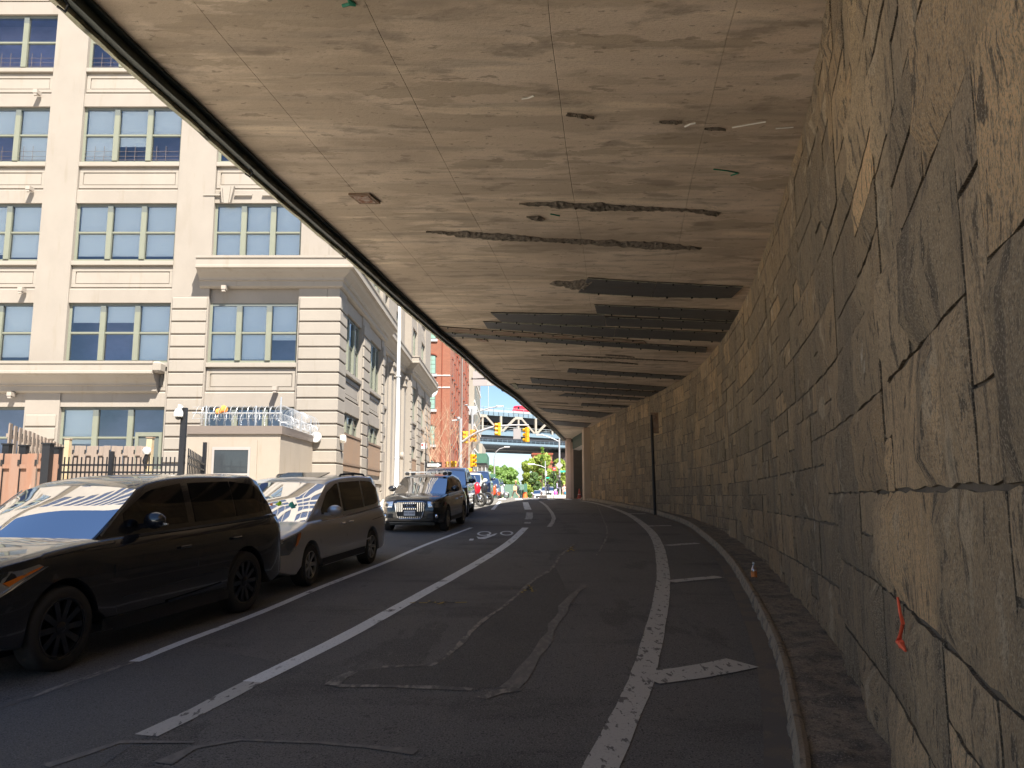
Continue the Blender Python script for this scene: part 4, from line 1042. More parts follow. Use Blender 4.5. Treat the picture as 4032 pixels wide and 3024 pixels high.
    for i in range(len(gs)-1):
        ws = gs[i] < yt0-.02
        for k in range(n2-1):
            if ws and k >= 5 and detail >= 1: continue
            a = i*n2+k; fs.append((a, a+1, a+n2+1, a+n2))
    N_ = len(vs); V2 = vs+[(-x, y, z) for x, y, z in vs]; F2 = fs+[tuple(N_+i for i in reversed(f)) for f in fs]
    cab = MB().add(V2, F2).build('cabin_shell', P.get('roofpaint', P['paint']), root, smooth=True, fix=False, merge=False, angle=45)
    # windscreen
    w = MB(); wv = []; wf = []; gi = [i for i, y in enumerate(gs) if y <= yt0+.001]
    for i in gi:
        r_ = vs[i*n2+5:(i+1)*n2]; tw_ = (gs[i]-yb0)/(yt0-yb0); xm = r_[0][0]; xs = [xm*(1-j/7) for j in range(7)]+[0]; z0_ = r_[0][2]; z1_ = r_[-1][2]; rr_ = [(x, y0_-(.15*(1-tw_)+.02)*(1-(x/xm)**2), z0_+(z1_-z0_)*(1-(x/xm)**2)+.006) for x in xs for y0_ in (gs[i],)]; full = rr_+[(-x, y, z) for x, y, z in reversed(rr_[:-1])]
        wv += full
    m_ = len(full)
    for i in range(len(gi)-1):
        for k in range(m_-1): a = i*m_+k; wf.append((a, a+1, a+m_+1, a+m_))
    w.add(wv, wf).build('windscreen', M['seethru'] if detail >= 1 else M['tint'], root, smooth=True, fix=False)
    if detail >= 1:
        it = MB(); it.box((-wbt*.9, yb0+.55, zdeck(yb0)-.02), (wbt*.9, yb1-.4, zdeck(yb0)+.0))
        dz0 = zdeck(yb0)
        it.add([(-wbt*.9, yb0+.12, dz0+.015), (wbt*.9, yb0+.12, dz0+.015), (wbt*.88, yb0+.75, dz0+.08), (-wbt*.88, yb0+.75, dz0+.08), (wbt*.88, yb0+.8, dz0-.1), (-wbt*.88, yb0+.8, dz0-.1)], [(0,1,2,3), (3,2,4,5)])
        it.build('dashboard', M['cabin'], root)
        for sx in (-.38, .38):
            s_ = MB(); s_.cbox((sx, yb0+1.45, dz0+.12), (.46, .14, .5)); s_.cbox((sx, yb0+1.47, dz0+.45), (.24, .1, .17)); s_.build('seat', P.get('seat', M['cabin']), root, bevel=.04)
        st = MB(); st.lathe([(.17, 0), (.19, .012), (.17, .024)], 20, (.38, yb0+.9, dz0+.08), 'Y'); st.build('steering_wheel', M['cabin'], root)
        MB().cbox((0, yb0+.62*(yt0-yb0)+.25, ztop(yt0)-.14), (.24, .04, .07)).build('rear_view_mirror', M['trim'], root, bevel=.015)
    # side glass
    for side in (1, -1):
        for poly_ in P['windows']:
            # poly_: (y, t) with t in 0..1 from belt to local top; densified grid between bottom and top edges
            (ya, ta0, ta1), (yb_, tb0, tb1) = poly_[0], poly_[-1]
            g = MB(); vv = []; ff = []; nn = 10
            segs = []
            for k in range(nn+1):
                f_ = k/nn; y = ya+(yb_-ya)*f_
                lo = hi = None
                for (y1, a1, b1), (y2, a2, b2) in zip(poly_, poly_[1:]):
                    if y1-1e-6 <= y <= y2+1e-6: tt = (y-y1)/(y2-y1) if y2 > y1 else 0; lo = a1+(a2-a1)*tt; hi = b1+(b2-b1)*tt; break
                segs.append((y, lo, hi))
            for y, lo, hi in segs:
                for j in range(4):
                    z = lo+(hi-lo)*j/3; z = min(z, ztop(y)-.045) if j == 3 else z
                    vv.append((side*(wside(y, z)+.004), y, z))
            for k in range(nn):
                for j in range(3): a = k*4+j; ff.append((a, a+1, a+5, a+4))
            g.add(vv, ff).build('side_window', P.get('tint', M['tint']), root, smooth=True, fix=False)
    # rear screen
    if P.get('rear', 1):
        ya, yb_ = yt1+.06, yb1-.06; g = MB(); vv = []; 
        for f_ in (0, .5, 1):
            y = ya+(yb_-ya)*f_; z = ztop(y)
            for x in (-.82, -.4, 0, .4, .82): vv.append((x*wside(y, z), y+.004, z+.02+.014*(1-abs(x))))
        g.add(vv, [(r_*5+c_, r_*5+c_+1, r_*5+c_+6, r_*5+c_+5) for r_ in range(2) for c_ in range(4)]).build('rear_window', M['tint'], root, fix=False)
    # wheels
    wheel = None
    for side in (1, -1):
        for c in (fa, ra):
            wo = bpy.data.objects.new('wheel', None); C.objects.link(wo); wo.parent = root; wo.location = (side*(hw-.12), c, wr)
            if side < 0: wo.rotation_euler = (0, 0, math.pi)
            if wheel is None:
                t = MB().lathe([(wr*.66, -.11), (wr*.92, -.115), (wr*.985, -.09), (wr, -.05), (wr, .05), (wr*.985, .09), (wr*.94, .113), (wr*.80, .118), (wr*.66, .105)], 40, ax='X', caps=False)
                tm = t.mesh('tyre', True, angle=50); tm.materials.append(M['tyre'])
                rr = MB(); q = wr*P.get('rim', .70)
                rr.lathe([(q, .108), (q*.95, .10), (q*.9, .06), (q*.88, -.05), (0, -.05)], 36, ax='X', mi=1, caps=False)
                ns = P.get('spokes', 7)
                for k in range(ns):
                    a = 2*math.pi*k/ns
                    for da in ((-.055, .055) if P.get('twin') else (0,)):
                        ww = P.get('spw', .12); dirv = Vector((0, math.cos(a+da*3), math.sin(a+da*3))); tv = Vector((0, -math.sin(a), math.cos(a)))
                        r0_, r1_ = q*.14, q*.94; w0, w1 = ww*q*.5, ww*q*.62
                        pts = [dirv*r0_-tv*w0+Vector((.088, 0, 0)), dirv*r0_+tv*w0+Vector((.088, 0, 0)), dirv*r1_+tv*w1+Vector((.10, 0, 0)), dirv*r1_-tv*w1+Vector((.10, 0, 0))]
                        back = [p-Vector((.035, 0, 0)) for p in pts]
                        rr.add(pts+back, [(0,1,2,3), (4,7,6,5), (0,4,5,1), (1,5,6,2), (2,6,7,3), (3,7,4,0)])
                rr.lathe([(q*.2, .06), (q*.2, .095), (q*.12, .105), (0, .105)], 16, ax='X', caps=False)
                rr.lathe([(q, .108), (q*.97, .114), (q*.92, .110), (q*.91, .08)], 36, ax='X', caps=False)
                rm = rr.mesh('rim', True, angle=30); rm.materials.append(P['rimmat']); rm.materials.append(M['trim']); wheel = (tm, rm)
            link('tyre', wheel[0], wo); link('rim', wheel[1], wo)
    # mirrors
    for side in (1, -1):
        y = yb0+P.get('mirror_dy', .62); z = zdeck(y)+.13; x = wside(y, z)*side
        m_ = MB(); m_.sph((x+side*.19, y, z), .5, 14, 8, (.27, .15, .185)); m_.cbox((x+side*.05, y, z-.06), (.14, .07, .05)); m_.build('mirror', P.get('mirrorpaint', P['paint']), root, smooth=True, angle=60)
    X = lambda y, z: plan(y)*wz(z)
    # front surface helper
    def yf(x, z):
        ax = abs(x); y = 0.0
        for k in range(120):
            y = k*.008
            if plan(y)*wz(max(z, .3)) >= ax and zdeck(y)+.02 >= z: break
        return y
    def fpatch(poly4, name, m, eps=.006, n=6, par=None, **kw):
        (x0, z0), (x1, z1), (x2, z2), (x3, z3) = poly4; v_ = []; f_ = []
        for j in range(n+1):
            for i in range(n+1):
                s, t = i/n, j/n
                x = (x0*(1-s)+x1*s)*(1-t)+(x3*(1-s)+x2*s)*t; z = (z0*(1-s)+z1*s)*(1-t)+(z3*(1-s)+z2*s)*t
                v_.append((x, yf(x, z)-eps, z))
        for j in range(n):
            for i in range(n): a = j*(n+1)+i; f_.append((a, a+1, a+n+2, a+n+1))
        return MB().add(v_, f_).build(name, m, par or root, smooth=True, fix=False, **kw)
    def strip(pts, w_, name, m, side=1, eps=.004):
        v_ = []; f_ = []
        for i, (y, z) in enumerate(pts):
            y2, z2 = pts[min(i+1, len(pts)-1)]; y1, z1 = pts[max(i-1, 0)]; d = Vector((y2-y1, z2-z1)).normalized(); nx, nz = -d.y*w_/2, d.x*w_/2
            for s in (-1, 1):
                yy, zz = y+s*nx, z+s*nz; gh = zz > zbelt(yy)+.005
                v_.append((side*((wside(yy, zz) if gh else X(yy, zz))+eps), yy, zz))
        for i in range(len(pts)-1): f_.append((2*i, 2*i+1, 2*i+3, 2*i+2))
        return MB().add(v_, f_).build(name, m, root, fix=False)
    def spatch(pts4, name, m, side=1, eps=.006):
        v_ = [(side*(X(y, z)+eps), y, z) for y, z in pts4]; return MB().add(v_, [tuple(range(len(v_)))]).build(name, m, root, fix=False)
    H_ = dict(root=root, yf=yf, fpatch=fpatch, strip=strip, spatch=spatch, X=X, zdeck=zdeck, wside=wside, ztop=ztop, zbelt=zbelt, plan=plan, hw=hw)
    if detail >= 1:
        for side in (1, -1):
            for pts in P.get('lines', []): strip(pts, .012, 'door_gap', M['trim'], side, .002)
            for (y, z) in P.get('handles', []): 
                x = X(y, z); MB().cbox((side*(x+.022), y, z), (.03, .2, .032)).build('door_handle', P.get('handlemat', P['paint']), root, bevel=.01)
            if P.get('beltchrome'): strip([(y, zbelt(y)-.012) for y in [P['beltchrome'][0]+(P['beltchrome'][1]-P['beltchrome'][0])*k/14 for k in range(15)]], .028, 'belt_trim', P.get('beltmat', M['chrome']), side, .008)
            sy = [fa+ar+.05, ra-ar-.05]; strip([(sy[0], .33), ((sy[0]+sy[1])/2, .33), (sy[1], .33)], .12, 'sill_trim', P.get('silltrim', M['trim']), side, .012)
    return root, H_
def place_car(root, A, B, fa, wb, hw):
    """A: ground point of the near front tyre, B: of the near rear tyre (car's +x side)"""
    d = (B-A); d.z = 0; ang = math.atan2(d.y, d.x)-math.pi/2; d.normalize(); n_ = Vector((d.y, -d.x, 0))
    o = A-d*fa-n_*(hw-.03); zf, zr = rz(A.y), rz(B.y)
    pitch = math.atan2(zr-zf, wb); root.rotation_euler = (pitch, 0, ang)
    root.location = (o.x, o.y, zf-math.tan(pitch)*fa)
# ---- black full size SUV ----
blk = paint('black_paint', (.013, .014, .018), .0, .2)
PR = dict(L=5.15, W=1.98, H=1.84, fa=.92, wb=3.12, r=.395, sill=.30, sh=1.0, paint=blk, nose=.84,
  deck=[(0, .86), (.04, .98), (.14, 1.05), (.4, 1.10), (.9, 1.155), (1.45, 1.185), (2.2, 1.20), (3.5, 1.215), (4.6, 1.23), (5.0, 1.22), (5.15, 1.0)],
  belt=0, roof=[(1.38, 1.18), (2.15, 1.675), (2.35, 1.74), (2.8, 1.79), (3.4, 1.80), (4.1, 1.78), (4.66, 1.73), (5.02, 1.22)], gh=(1.38, 2.15, 4.66, 5.02), roofw=.72,
  windows=[[(1.86, 1.26, 1.42), (2.32, 1.25, 1.65), (2.92, 1.25, 1.72)], [(3.06, 1.25, 1.72), (3.92, 1.26, 1.72)], [(3.955, 1.26, 1.72), (4.5, 1.28, 1.66), (4.76, 1.30, 1.48)]],
  rimmat=mat('black_rim', (.07, .07, .076), .22, .8), rim=.74, spokes=10, twin=0, spw=.17,
  lines=[[(1.62, .42), (1.58, .9), (1.62, 1.16)], [(2.98, .36), (2.99, .8), (2.99, 1.19)], [(3.62, .52), (3.9, .8), (4.0, 1.2)], [(.22, 1.03), (.7, 1.075), (1.2, 1.11), (1.62, 1.13)]],
  handles=[(2.72, .985), (3.78, .995)], beltchrome=(1.75, 4.95), beltmat=mat('belt_gloss', (.10, .11, .13), .15, .8), mirror_dy=.72)
suv, h = make_car(PR, 'large black SUV with black multi-spoke wheels parked nearest, at the left edge', 'car', name='black_suv')
A, B = gnd(128, 1450), gnd(528, 1322)
place_car(suv, A, B, .92, 3.12, .99)
for s in (1, -1):
    hl = h['fpatch']([(s*.50, .80), (s*.93, .84), (s*.955, 1.0), (s*.50, .96)], 'headlight', M['reflector'], .008)
    h['fpatch']([(s*.50, .80), (s*.93, .84), (s*.95, .99), (s*.50, .955)], 'lens', M['lampglass'], .022, par=hl)
    for k in range(2): MB().lathe([(0, -.02), (.05, -.02), (.065, 0), (.065, .02)], 14, (s*(.6+.16*k), h['yf'](s*(.6+.16*k), .9)-.012, .9), 'Y').build('lamp_barrel', M['chrome'], hl)
h['fpatch']([(-.46, .68), (.46, .68), (.46, .97), (-.46, .97)], 'grille', M['trim'], .01)
for k in range(5): h['fpatch']([(-.44, .70+k*.055), (.44, .70+k*.055), (.44, .72+k*.055), (-.44, .72+k*.055)], 'grille_bar', PR['beltmat'], .02)
def amberwedge(s):
    pts = [(.25, .905), (.33, .93), (.50, .975), (.64, 1.01), (.60, .985), (.45, .94), (.36, .90), (.30, .87)]
    h['spatch']([(y, z) for y, z in pts], 'amber_indicator', M['amber'], s, .012)
    h['spatch']([(.10, .80), (.22, .80), (.30, .85), (.45, .92), (.66, 1.0), (.60, 1.03), (.42, 1.0), (.2, .99), (.1, .97)], 'headlight_side', M['reflector'], s, .007)
    h['spatch']([(.09, .79), (.22, .785), (.33, .84), (.47, .905), (.70, 1.0), (.66, 1.0), (.45, .92), (.3, .855), (.2, .80), (.1, .80)], 'headlight_rim', M['chrome'], s, .015)
    for k in range(3): h['spatch']([(.12, .60-k*.05), (.22, .61-k*.05), (.22, .625-k*.05), (.12, .615-k*.05)], 'vent_slat', M['chrome'], s, .012)
amberwedge(1); amberwedge(-1)
h['strip']([(1.0+.92+.5, .40), (2.9, .42), (3.5, .46)], .03, 'lower_trim', PR['beltmat'], 1, .02)
h['strip']([(1.55, .30), (2.6, .30), (3.6, .30)], .1, 'side_step', M['trim'], 1, .03)
h['strip']([(1.7, .56), (2.4, .585), (3.2, .62), (3.55, .645), (3.62, .62)], .012, 'crease_line', mat('crease', (.05, .05, .055), .2), 1, .004)
for s in (1, -1): h['strip']([(1.50, 1.21), (1.82, 1.45), (2.12, 1.66)], .02, 'pillar_trim', mat('pillar_edge', (.3, .31, .33), .25, .6), s, .012)
MB().cbox((1.02+.12, 1.38+.72, 1.29), (.13, .03, .02)).build('mirror_repeater', M['reflector'], suv)
# ---- silver minivan ----
sil = paint('silver_taupe_paint', (.58, .575, .58), .65, .33)
M['tint2'] = mat('brown_tint', (.035, .034, .028), .05, spec=.6)
PV = dict(tint=M['tint2'], L=5.1, W=1.96, H=1.74, fa=.98, wb=3.0, r=.335, sill=.24, sh=.86, paint=sil, nose=.80,
  deck=[(0, .66), (.05, .78), (.2, .86), (.5, .93), (.95, 1.01), (1.3, 1.03), (2.2, 1.03), (3.5, 1.06), (4.6, 1.10), (4.95, 1.09), (5.1, .9)],
  roof=[(.98, 1.01), (2.05, 1.60), (2.3, 1.66), (2.9, 1.71), (3.6, 1.725), (4.3, 1.70), (4.72, 1.64), (5.02, 1.09)], gh=(.98, 2.05, 4.72, 5.02), roofw=.76, belt=0,
  windows=[[(1.62, 1.10, 1.18), (1.95, 1.09, 1.45), (2.45, 1.09, 1.60), (2.55, 1.09, 1.60)], [(2.62, 1.10, 1.62), (3.72, 1.12, 1.63)], [(3.78, 1.13, 1.63), (4.4, 1.15, 1.60), (4.72, 1.19, 1.46)]],
  rimmat=mat('silver_rim', (.48, .47, .44), .3, .9), rim=.66, spokes=7, spw=.22,
  lines=[[(1.42, .36), (1.36, .7), (1.44, 1.0)], [(2.58, .30), (2.58, .7), (2.6, 1.05)], [(3.80, .40), (3.85, .75), (3.84, 1.08)], [(4.0, .86), (4.3, .87), (4.65, .89)]],
  handles=[(2.38, .90), (2.76, .91)], handlemat=M['chrome'], beltchrome=(1.5, 4.8), mirror_dy=.78, seat=mat('seat_grey', (.12, .12, .12), .8))
van, h = make_car(PV, 'silver taupe minivan parked between the large black SUV and the SUV with the chrome grille', 'minivan', name='silver_minivan')
place_car(van, gnd(668, 1266), gnd(795, 1219), .98, 3.0, .98)
for s in (1, -1):
    hl = h['fpatch']([(s*.48, .60), (s*.86, .60), (s*.93, .82), (s*.52, .78)], 'headlight', M['reflector'], .01)
    h['fpatch']([(s*.48, .60), (s*.86, .60), (s*.92, .81), (s*.52, .775)], 'lens', M['lampglass'], .028, par=hl)
    MB().lathe([(0, -.03), (.06, -.03), (.08, 0), (.08, .02)], 16, (s*.66, h['yf'](.66, .69)-.01, .69), 'Y').build('lamp_barrel', M['chrome'], hl)
    h['spatch']([(.08, .57), (.24, .57), (.40, .66), (.52, .80), (.56, .89), (.36, .85), (.14, .79)], 'headlight_side', mat('van_lamp', (.34, .37, .42), .12, .7), s, .012)
    h['spatch']([(.37, .68), (.43, .70), (.52, .81), (.555, .885), (.44, .865), (.40, .76)], 'amber_indicator', mat('amber_dull', (.50, .16, .04), .25), s, .02)
    h['spatch']([(.16, .70), (.20, .64), (.27, .64), (.32, .70), (.29, .77), (.20, .77)], 'lamp_lens', mat('van_lens', (.10, .12, .15), .05, .3), s, .022)
    h['fpatch']([(s*.52, .32), (s*.80, .32), (s*.84, .40), (s*.55, .42)], 'fog_recess', M['trim'], .008)
    h['spatch']([(4.86, .70), (5.0, .72), (5.02, 1.02), (4.93, 1.05), (4.86, .85)], 'tail_light', M['redlens'], s, .012)
h['fpatch']([(-.40, .52), (.40, .52), (.44, .70), (-.44, .70)], 'grille', M['trim'], .012)
h['strip']([(1.45, .48), (2.6, .50), (3.8, .52)], .03, 'side_moulding', sil, 1, .016)
for s in (1, -1):
    rr = MB(); rr.tube([(s*.62, 3.0, 1.69), (s*.63, 3.12, 1.755), (s*.64, 3.8, 1.77), (s*.63, 4.35, 1.745), (s*.62, 4.5, 1.68)], .02, 8); rr.tube([(s*.63, 3.75, 1.70), (s*.64, 3.75, 1.77)], .025, 6); rr.build('roof_rail', M['trim'], van, smooth=True)
MB().add([(-.42, 2.5, 1.70), (.42, 2.5, 1.70), (.42, 3.1, 1.80), (-.42, 3.1, 1.80), (-.42, 2.5, 1.685), (.42, 2.5, 1.685), (.42, 3.1, 1.785), (-.42, 3.1, 1.785)], [(0,1,2,3),(4,7,6,5),(0,1,5,4),(1,2,6,5),(2,3,7,6),(3,0,4,7)]).build('open_sunroof', M['tint'], van)
dr_ = random.Random(3); z0 = 1.10
for nm, c, lab, cx_ in [('safety_vest', (.70, 1.0, .03), 'bright yellow green safety vest crumpled on the minivan dashboard', .24), ('orange_cloth', (1.0, .22, .04), 'orange cloth crumpled beside the yellow vest on the minivan dashboard', .10), ('green_cloth', (.12, .50, .30), 'green cloth lying on the minivan dashboard by the steering wheel', .46)]:
    c_ = MB(); vs = []; n = 8
    for j in range(n+1):
        for i in range(n+1): u, v = i/n-.5, j/n-.5; vs.append((cx_+u*.27, v*.24, .08+.15*max(0, 1-(u*u+v*v)*4)+dr_.uniform(-.035, .045)))
    c_.add(vs, [(j*(n+1)+i, j*(n+1)+i+1, (j+1)*(n+1)+i+1, (j+1)*(n+1)+i) for j in range(n) for i in range(n)])
    o = c_.build(nm, mat(nm, c, .8), fix=False, label=lab, cat='clothing'); VEST = globals().setdefault('VEST', []); VEST.append(o)
bpy.context.view_layer.update()
vm = van.matrix_basis
for o in VEST: o.matrix_basis = vm @ Matrix.Translation((0, 1.36, 1.07))
# ---- black SUV with chrome grille ----
blk2 = paint('black_paint_two', (.014, .014, .016), .0, .22)
PQ = dict(L=4.63, W=1.90, H=1.65, fa=.88, wb=2.81, r=.36, sill=.24, sh=.84, paint=blk2, nose=.70, nosel=.85,
  deck=[(0, .62), (.03, .84), (.1, .915), (.28, .965), (.6, 1.015), (1.05, 1.06), (1.6, 1.07), (3.5, 1.10), (4.3, 1.12), (4.63, .95)],
  roof=[(1.18, 1.06), (1.95, 1.50), (2.2, 1.565), (2.7, 1.605), (3.2, 1.60), (3.75, 1.54), (4.0, 1.48), (4.5, 1.10)], gh=(1.18, 1.95, 4.0, 4.5), roofw=.72, belt=0,
  windows=[[(1.62, 1.13, 1.25), (2.0, 1.12, 1.46), (2.45, 1.12, 1.52)], [(2.52, 1.12, 1.53), (3.3, 1.13, 1.50)], [(3.36, 1.14, 1.49), (4.0, 1.20, 1.34)]],
  rimmat=mat('bronze_rim', (.36, .33, .28), .3, .9), rim=.68, spokes=10, spw=.16, lines=[[(1.52, .4), (1.5, .8), (1.55, 1.04)], [(2.5, .36), (2.5, 1.08)], [(3.3, .5), (3.5, .9), (3.5, 1.08)]],
  handles=[(2.3, .88), (3.22, .90)], handlemat=M['chrome'], beltchrome=(1.5, 4.2), beltmat=mat('belt_blue_chrome', (.55, .58, .66), .12, 1), mirror_dy=.62)
q5, h = make_car(PQ, 'black SUV with large chrome grille, ringed emblem and roof bars parked behind the minivan', 'car', name='black_suv')
place_car(q5, gnd(966.5, 1146), gnd(1000, 1131), .88, 2.81, .95)
# grille: hexagon frame, bars, rings
gp = [(-.445, .835), (-.36, .875), (.36, .875), (.445, .835), (.36, .45), (.29, .395), (-.29, .395), (-.36, .45)]
def yq(x, z): return h['yf'](x, z)-.02
gm_ = MB(); gm_.add([(x, yq(x, z), z) for x, z in gp], [tuple(range(8))]); gr = gm_.build('grille', M['trim'], q5, fix=False)
MB().tube([(x, yq(x, z)-.012, z) for x, z in gp+gp[:1]], .018, 6).build('grille_frame', M['chrome'], gr, smooth=True)
def gedge(x):
    a = abs(x); top = .86 if a < .36 else .86-(a-.36)*.45; bot = .41 if a < .30 else .45+(a-.36)*4.5 if a > .36 else .41+(a-.30)*.6
    return bot, top
for k in range(-7, 8):
    x = k*.057
    if abs(x) > .41: continue
    b_, t_ = gedge(x)
    if abs(x) < .18: segs = [(.825, t_), (.66, .70), (b_, .46)]
    else: segs = [(.60, t_), (b_, .47)]
    for za, zb in segs:
        if zb > za: MB().box((x-.012, yq(x, .6)-.03, za), (x+.012, yq(x, .6)-.012, zb)).build('grille_bar', M['chrome'], gr)
for k in range(4):
    cx_ = -.105+.07*k; MB().tube([(cx_+.052*math.cos(t*math.pi/10), yq(0, .76)-.045, .765+.052*math.sin(t*math.pi/10)) for t in range(21)], .0075, 5, cap=False).build('emblem_ring', M['chrome'], gr, smooth=True)
pl = MB().box((-.16, yq(0, .5)-.06, .49), (.16, yq(0, .5)-.045, .63)).build('license_plate', mat('plate_white', (.72, .74, .78), .4), q5)
def text(s, size, loc, m, parent=None, rot=(math.pi/2, 0, 0), name='lettering', ext=.003):
    c = bpy.data.curves.new(name, 'FONT'); c.body = s; c.size = size; c.extrude = ext; c.align_x = 'CENTER'; c.align_y = 'CENTER'
    o = bpy.data.objects.new(name, c); C.objects.link(o); o.location = loc; o.rotation_euler = rot; c.materials.append(m)
    if parent: o.parent = parent
    bpy.context.view_layer.update(); dg = bpy.context.evaluated_depsgraph_get(); me = bpy.data.meshes.new_from_object(o.evaluated_get(dg)); mw = o.matrix_basis.copy()
    bpy.data.objects.remove(o); o = bpy.data.objects.new(name, me); C.objects.link(o); o.parent = parent; o.matrix_basis = mw; o['kind'] = 'stuff'
    return o
navy = mat('navy_print', (.02, .03, .10), .5)
text('FFC-9102', .076, (0, yq(0, .5)-.064, .56), navy, pl)
for s in (1, -1):
    hl = h['fpatch']([(s*.53, .72), (s*.90, .705), (s*.93, .86), (s*.50, .885)], 'headlight', M['reflector'], .008)
    h['fpatch']([(s*.53, .72), (s*.90, .705), (s*.93, .86), (s*.50, .885)], 'lens', M['lampglass'], .03, par=hl)
    MB().lathe([(0, -.03), (.035, -.03), (.05, 0), (.05, .02)], 14, (s*.68, h['yf'](.68, .78)-.01, .78), 'Y').build('lamp_barrel', M['trim'], hl)
    h['spatch']([(.50, .75), (.58, .77), (.62, .85), (.50, .85)], 'side_marker', mat('marker_dull', (.35, .09, .06), .3), s, .012)
    fog = MB().lathe([(0, -.02), (.045, -.02), (.06, -.01), (.06, .02)], 18, (s*.74, h['yf'](.74, .46)-.01, .46), 'Y').build('fog_light', M['chrome'], q5, smooth=True)
    h['fpatch']([(s*.50, .42), (s*.82, .42), (s*.84, .56), (s*.50, .54)], 'intake', M['trim'], .008)
h['fpatch']([(-.6, .285), (.6, .285), (.62, .30), (-.62, .30)], 'lower_lip', PR['beltmat'], .012)
for yy in (2.15, 2.95):
    MB().cbox((0, yy, 1.70), (1.36, .07, .025)).build('roof_bar', mat('bar_silver', (.6, .61, .63), .3, .7), q5)
    for s in (1, -1): MB().cbox((s*.60, yy, 1.655), (.12, .12, .10)).build('bar_foot', M['trim'], q5, bevel=.02)
# ---- further parked cars ----
def simple(P0, over, label, cat, A, B, name='parked_car', group=None):
    P = dict(P0); P.update(over); r_, hh = make_car(P, label, cat, group, name, detail=1); place_car(r_, A, B, P['fa'], P['wb'], P['W']/2); 
    for s in (1, -1):
        hl = hh['fpatch']([(s*.52, .70), (s*.80, .70), (s*.84, .82), (s*.50, .84)], 'headlight', M['reflector'], .012)
    hh['fpatch']([(-.42, .45), (.42, .45), (.46, .78), (-.46, .78)], 'grille', M['trim'], .012)
    MB().box((-.16, hh['yf'](0, .5)-.05, .42), (.16, hh['yf'](0, .5)-.035, .52)).build('license_plate', mat('plate_w', (.7, .7, .72), .5), r_)
    hh['fpatch']([(-.7, .27), (.7, .27), (.72, .34), (-.72, .34)], 'lower_lip', P.get('lipmat', M['trim']), .014)
    return r_, hh
nvy = paint('dark_navy_paint', (.016, .022, .045), .3, .25)
def GP(X, Y): return Vector((X, Y, rz(Y)))
def xat(px, Y): return (px-CX)/F*(Y*.99)
PS = dict(PQ); PS.update(L=4.9, W=1.95, fa=.9, wb=2.9, r=.38, H=1.85, sh=1.0, paint=nvy,
  deck=[(0, .80), (.05, .98), (.16, 1.06), (.5, 1.12), (1.2, 1.16), (3.5, 1.19), (4.5, 1.2), (4.9, 1.0)],
  roof=[(1.30, 1.15), (2.0, 1.66), (2.2, 1.74), (2.8, 1.80), (3.6, 1.80), (4.2, 1.77), (4.5, 1.72), (4.82, 1.2)], gh=(1.30, 2.0, 4.5, 4.82), beltchrome=None, handlemat=nvy,
  windows=[[(1.72, 1.22, 1.38), (2.1, 1.22, 1.64), (2.6, 1.22, 1.71)], [(2.7, 1.22, 1.71), (3.55, 1.23, 1.71)], [(3.62, 1.23, 1.70), (4.4, 1.26, 1.62)]], lines=[[(1.6, .4), (1.6, 1.1)], [(2.65, .4), (2.65, 1.16)]], handles=[(2.4, 1.0), (3.4, 1.01)])
x_ = xat(1006, 29.6); simple(PS, {}, 'dark navy SUV parked directly behind the black SUV with roof bars', 'car', GP(xat(1010.5, 30.2), 30.2), GP(xat(1022, 33), 33.1), 'navy_suv')
wht = paint('white_paint_car', (.72, .72, .70), .0, .3)
simple(PQ, dict(paint=wht, handlemat=wht, rimmat=M['chrome'], beltchrome=None), 'white crossover parked behind the red motorcycle', 'car', GP(xat(1043, 44.2), 44.2), GP(xat(1049, 47.0), 47.0), 'white_crossover')
simple(PS, dict(paint=paint('blue_black_paint', (.02, .03, .07), .3, .25), lipmat=M['chrome']), 'dark blue SUV with bright lower grille parked behind the white crossover', 'car', GP(xat(1060.5, 50.5), 50.5), GP(xat(1064, 53.4), 53.4), 'blue_suv')
simple(PQ, dict(paint=paint('slate_blue_paint', (.05, .07, .11), .3, .25), L=4.4), 'slate blue car behind the orange scooter, farthest parked on the left', 'car', GP(xat(1081, 64), 64), GP(xat(1083, 66.8), 66.8), 'blue_hatchback')
Yw = 97
simple(PQ, dict(paint=paint('far_white', (.65, .66, .68), .1, .3), L=4.6, W=1.85), 'white car coming over the crest beside the lamp post', 'car', GP(xat(1200, Yw), Yw), GP(xat(1199, Yw+2.8), Yw+2.8), 'white_sedan')
simple(PQ, dict(paint=paint('far_white2', (.55, .56, .58), .1, .3), L=4.6, W=1.85), 'pale grey car partly hidden behind the white car over the crest', 'car', GP(xat(1180, 104), 104), GP(xat(1180, 107), 107), 'grey_sedan')
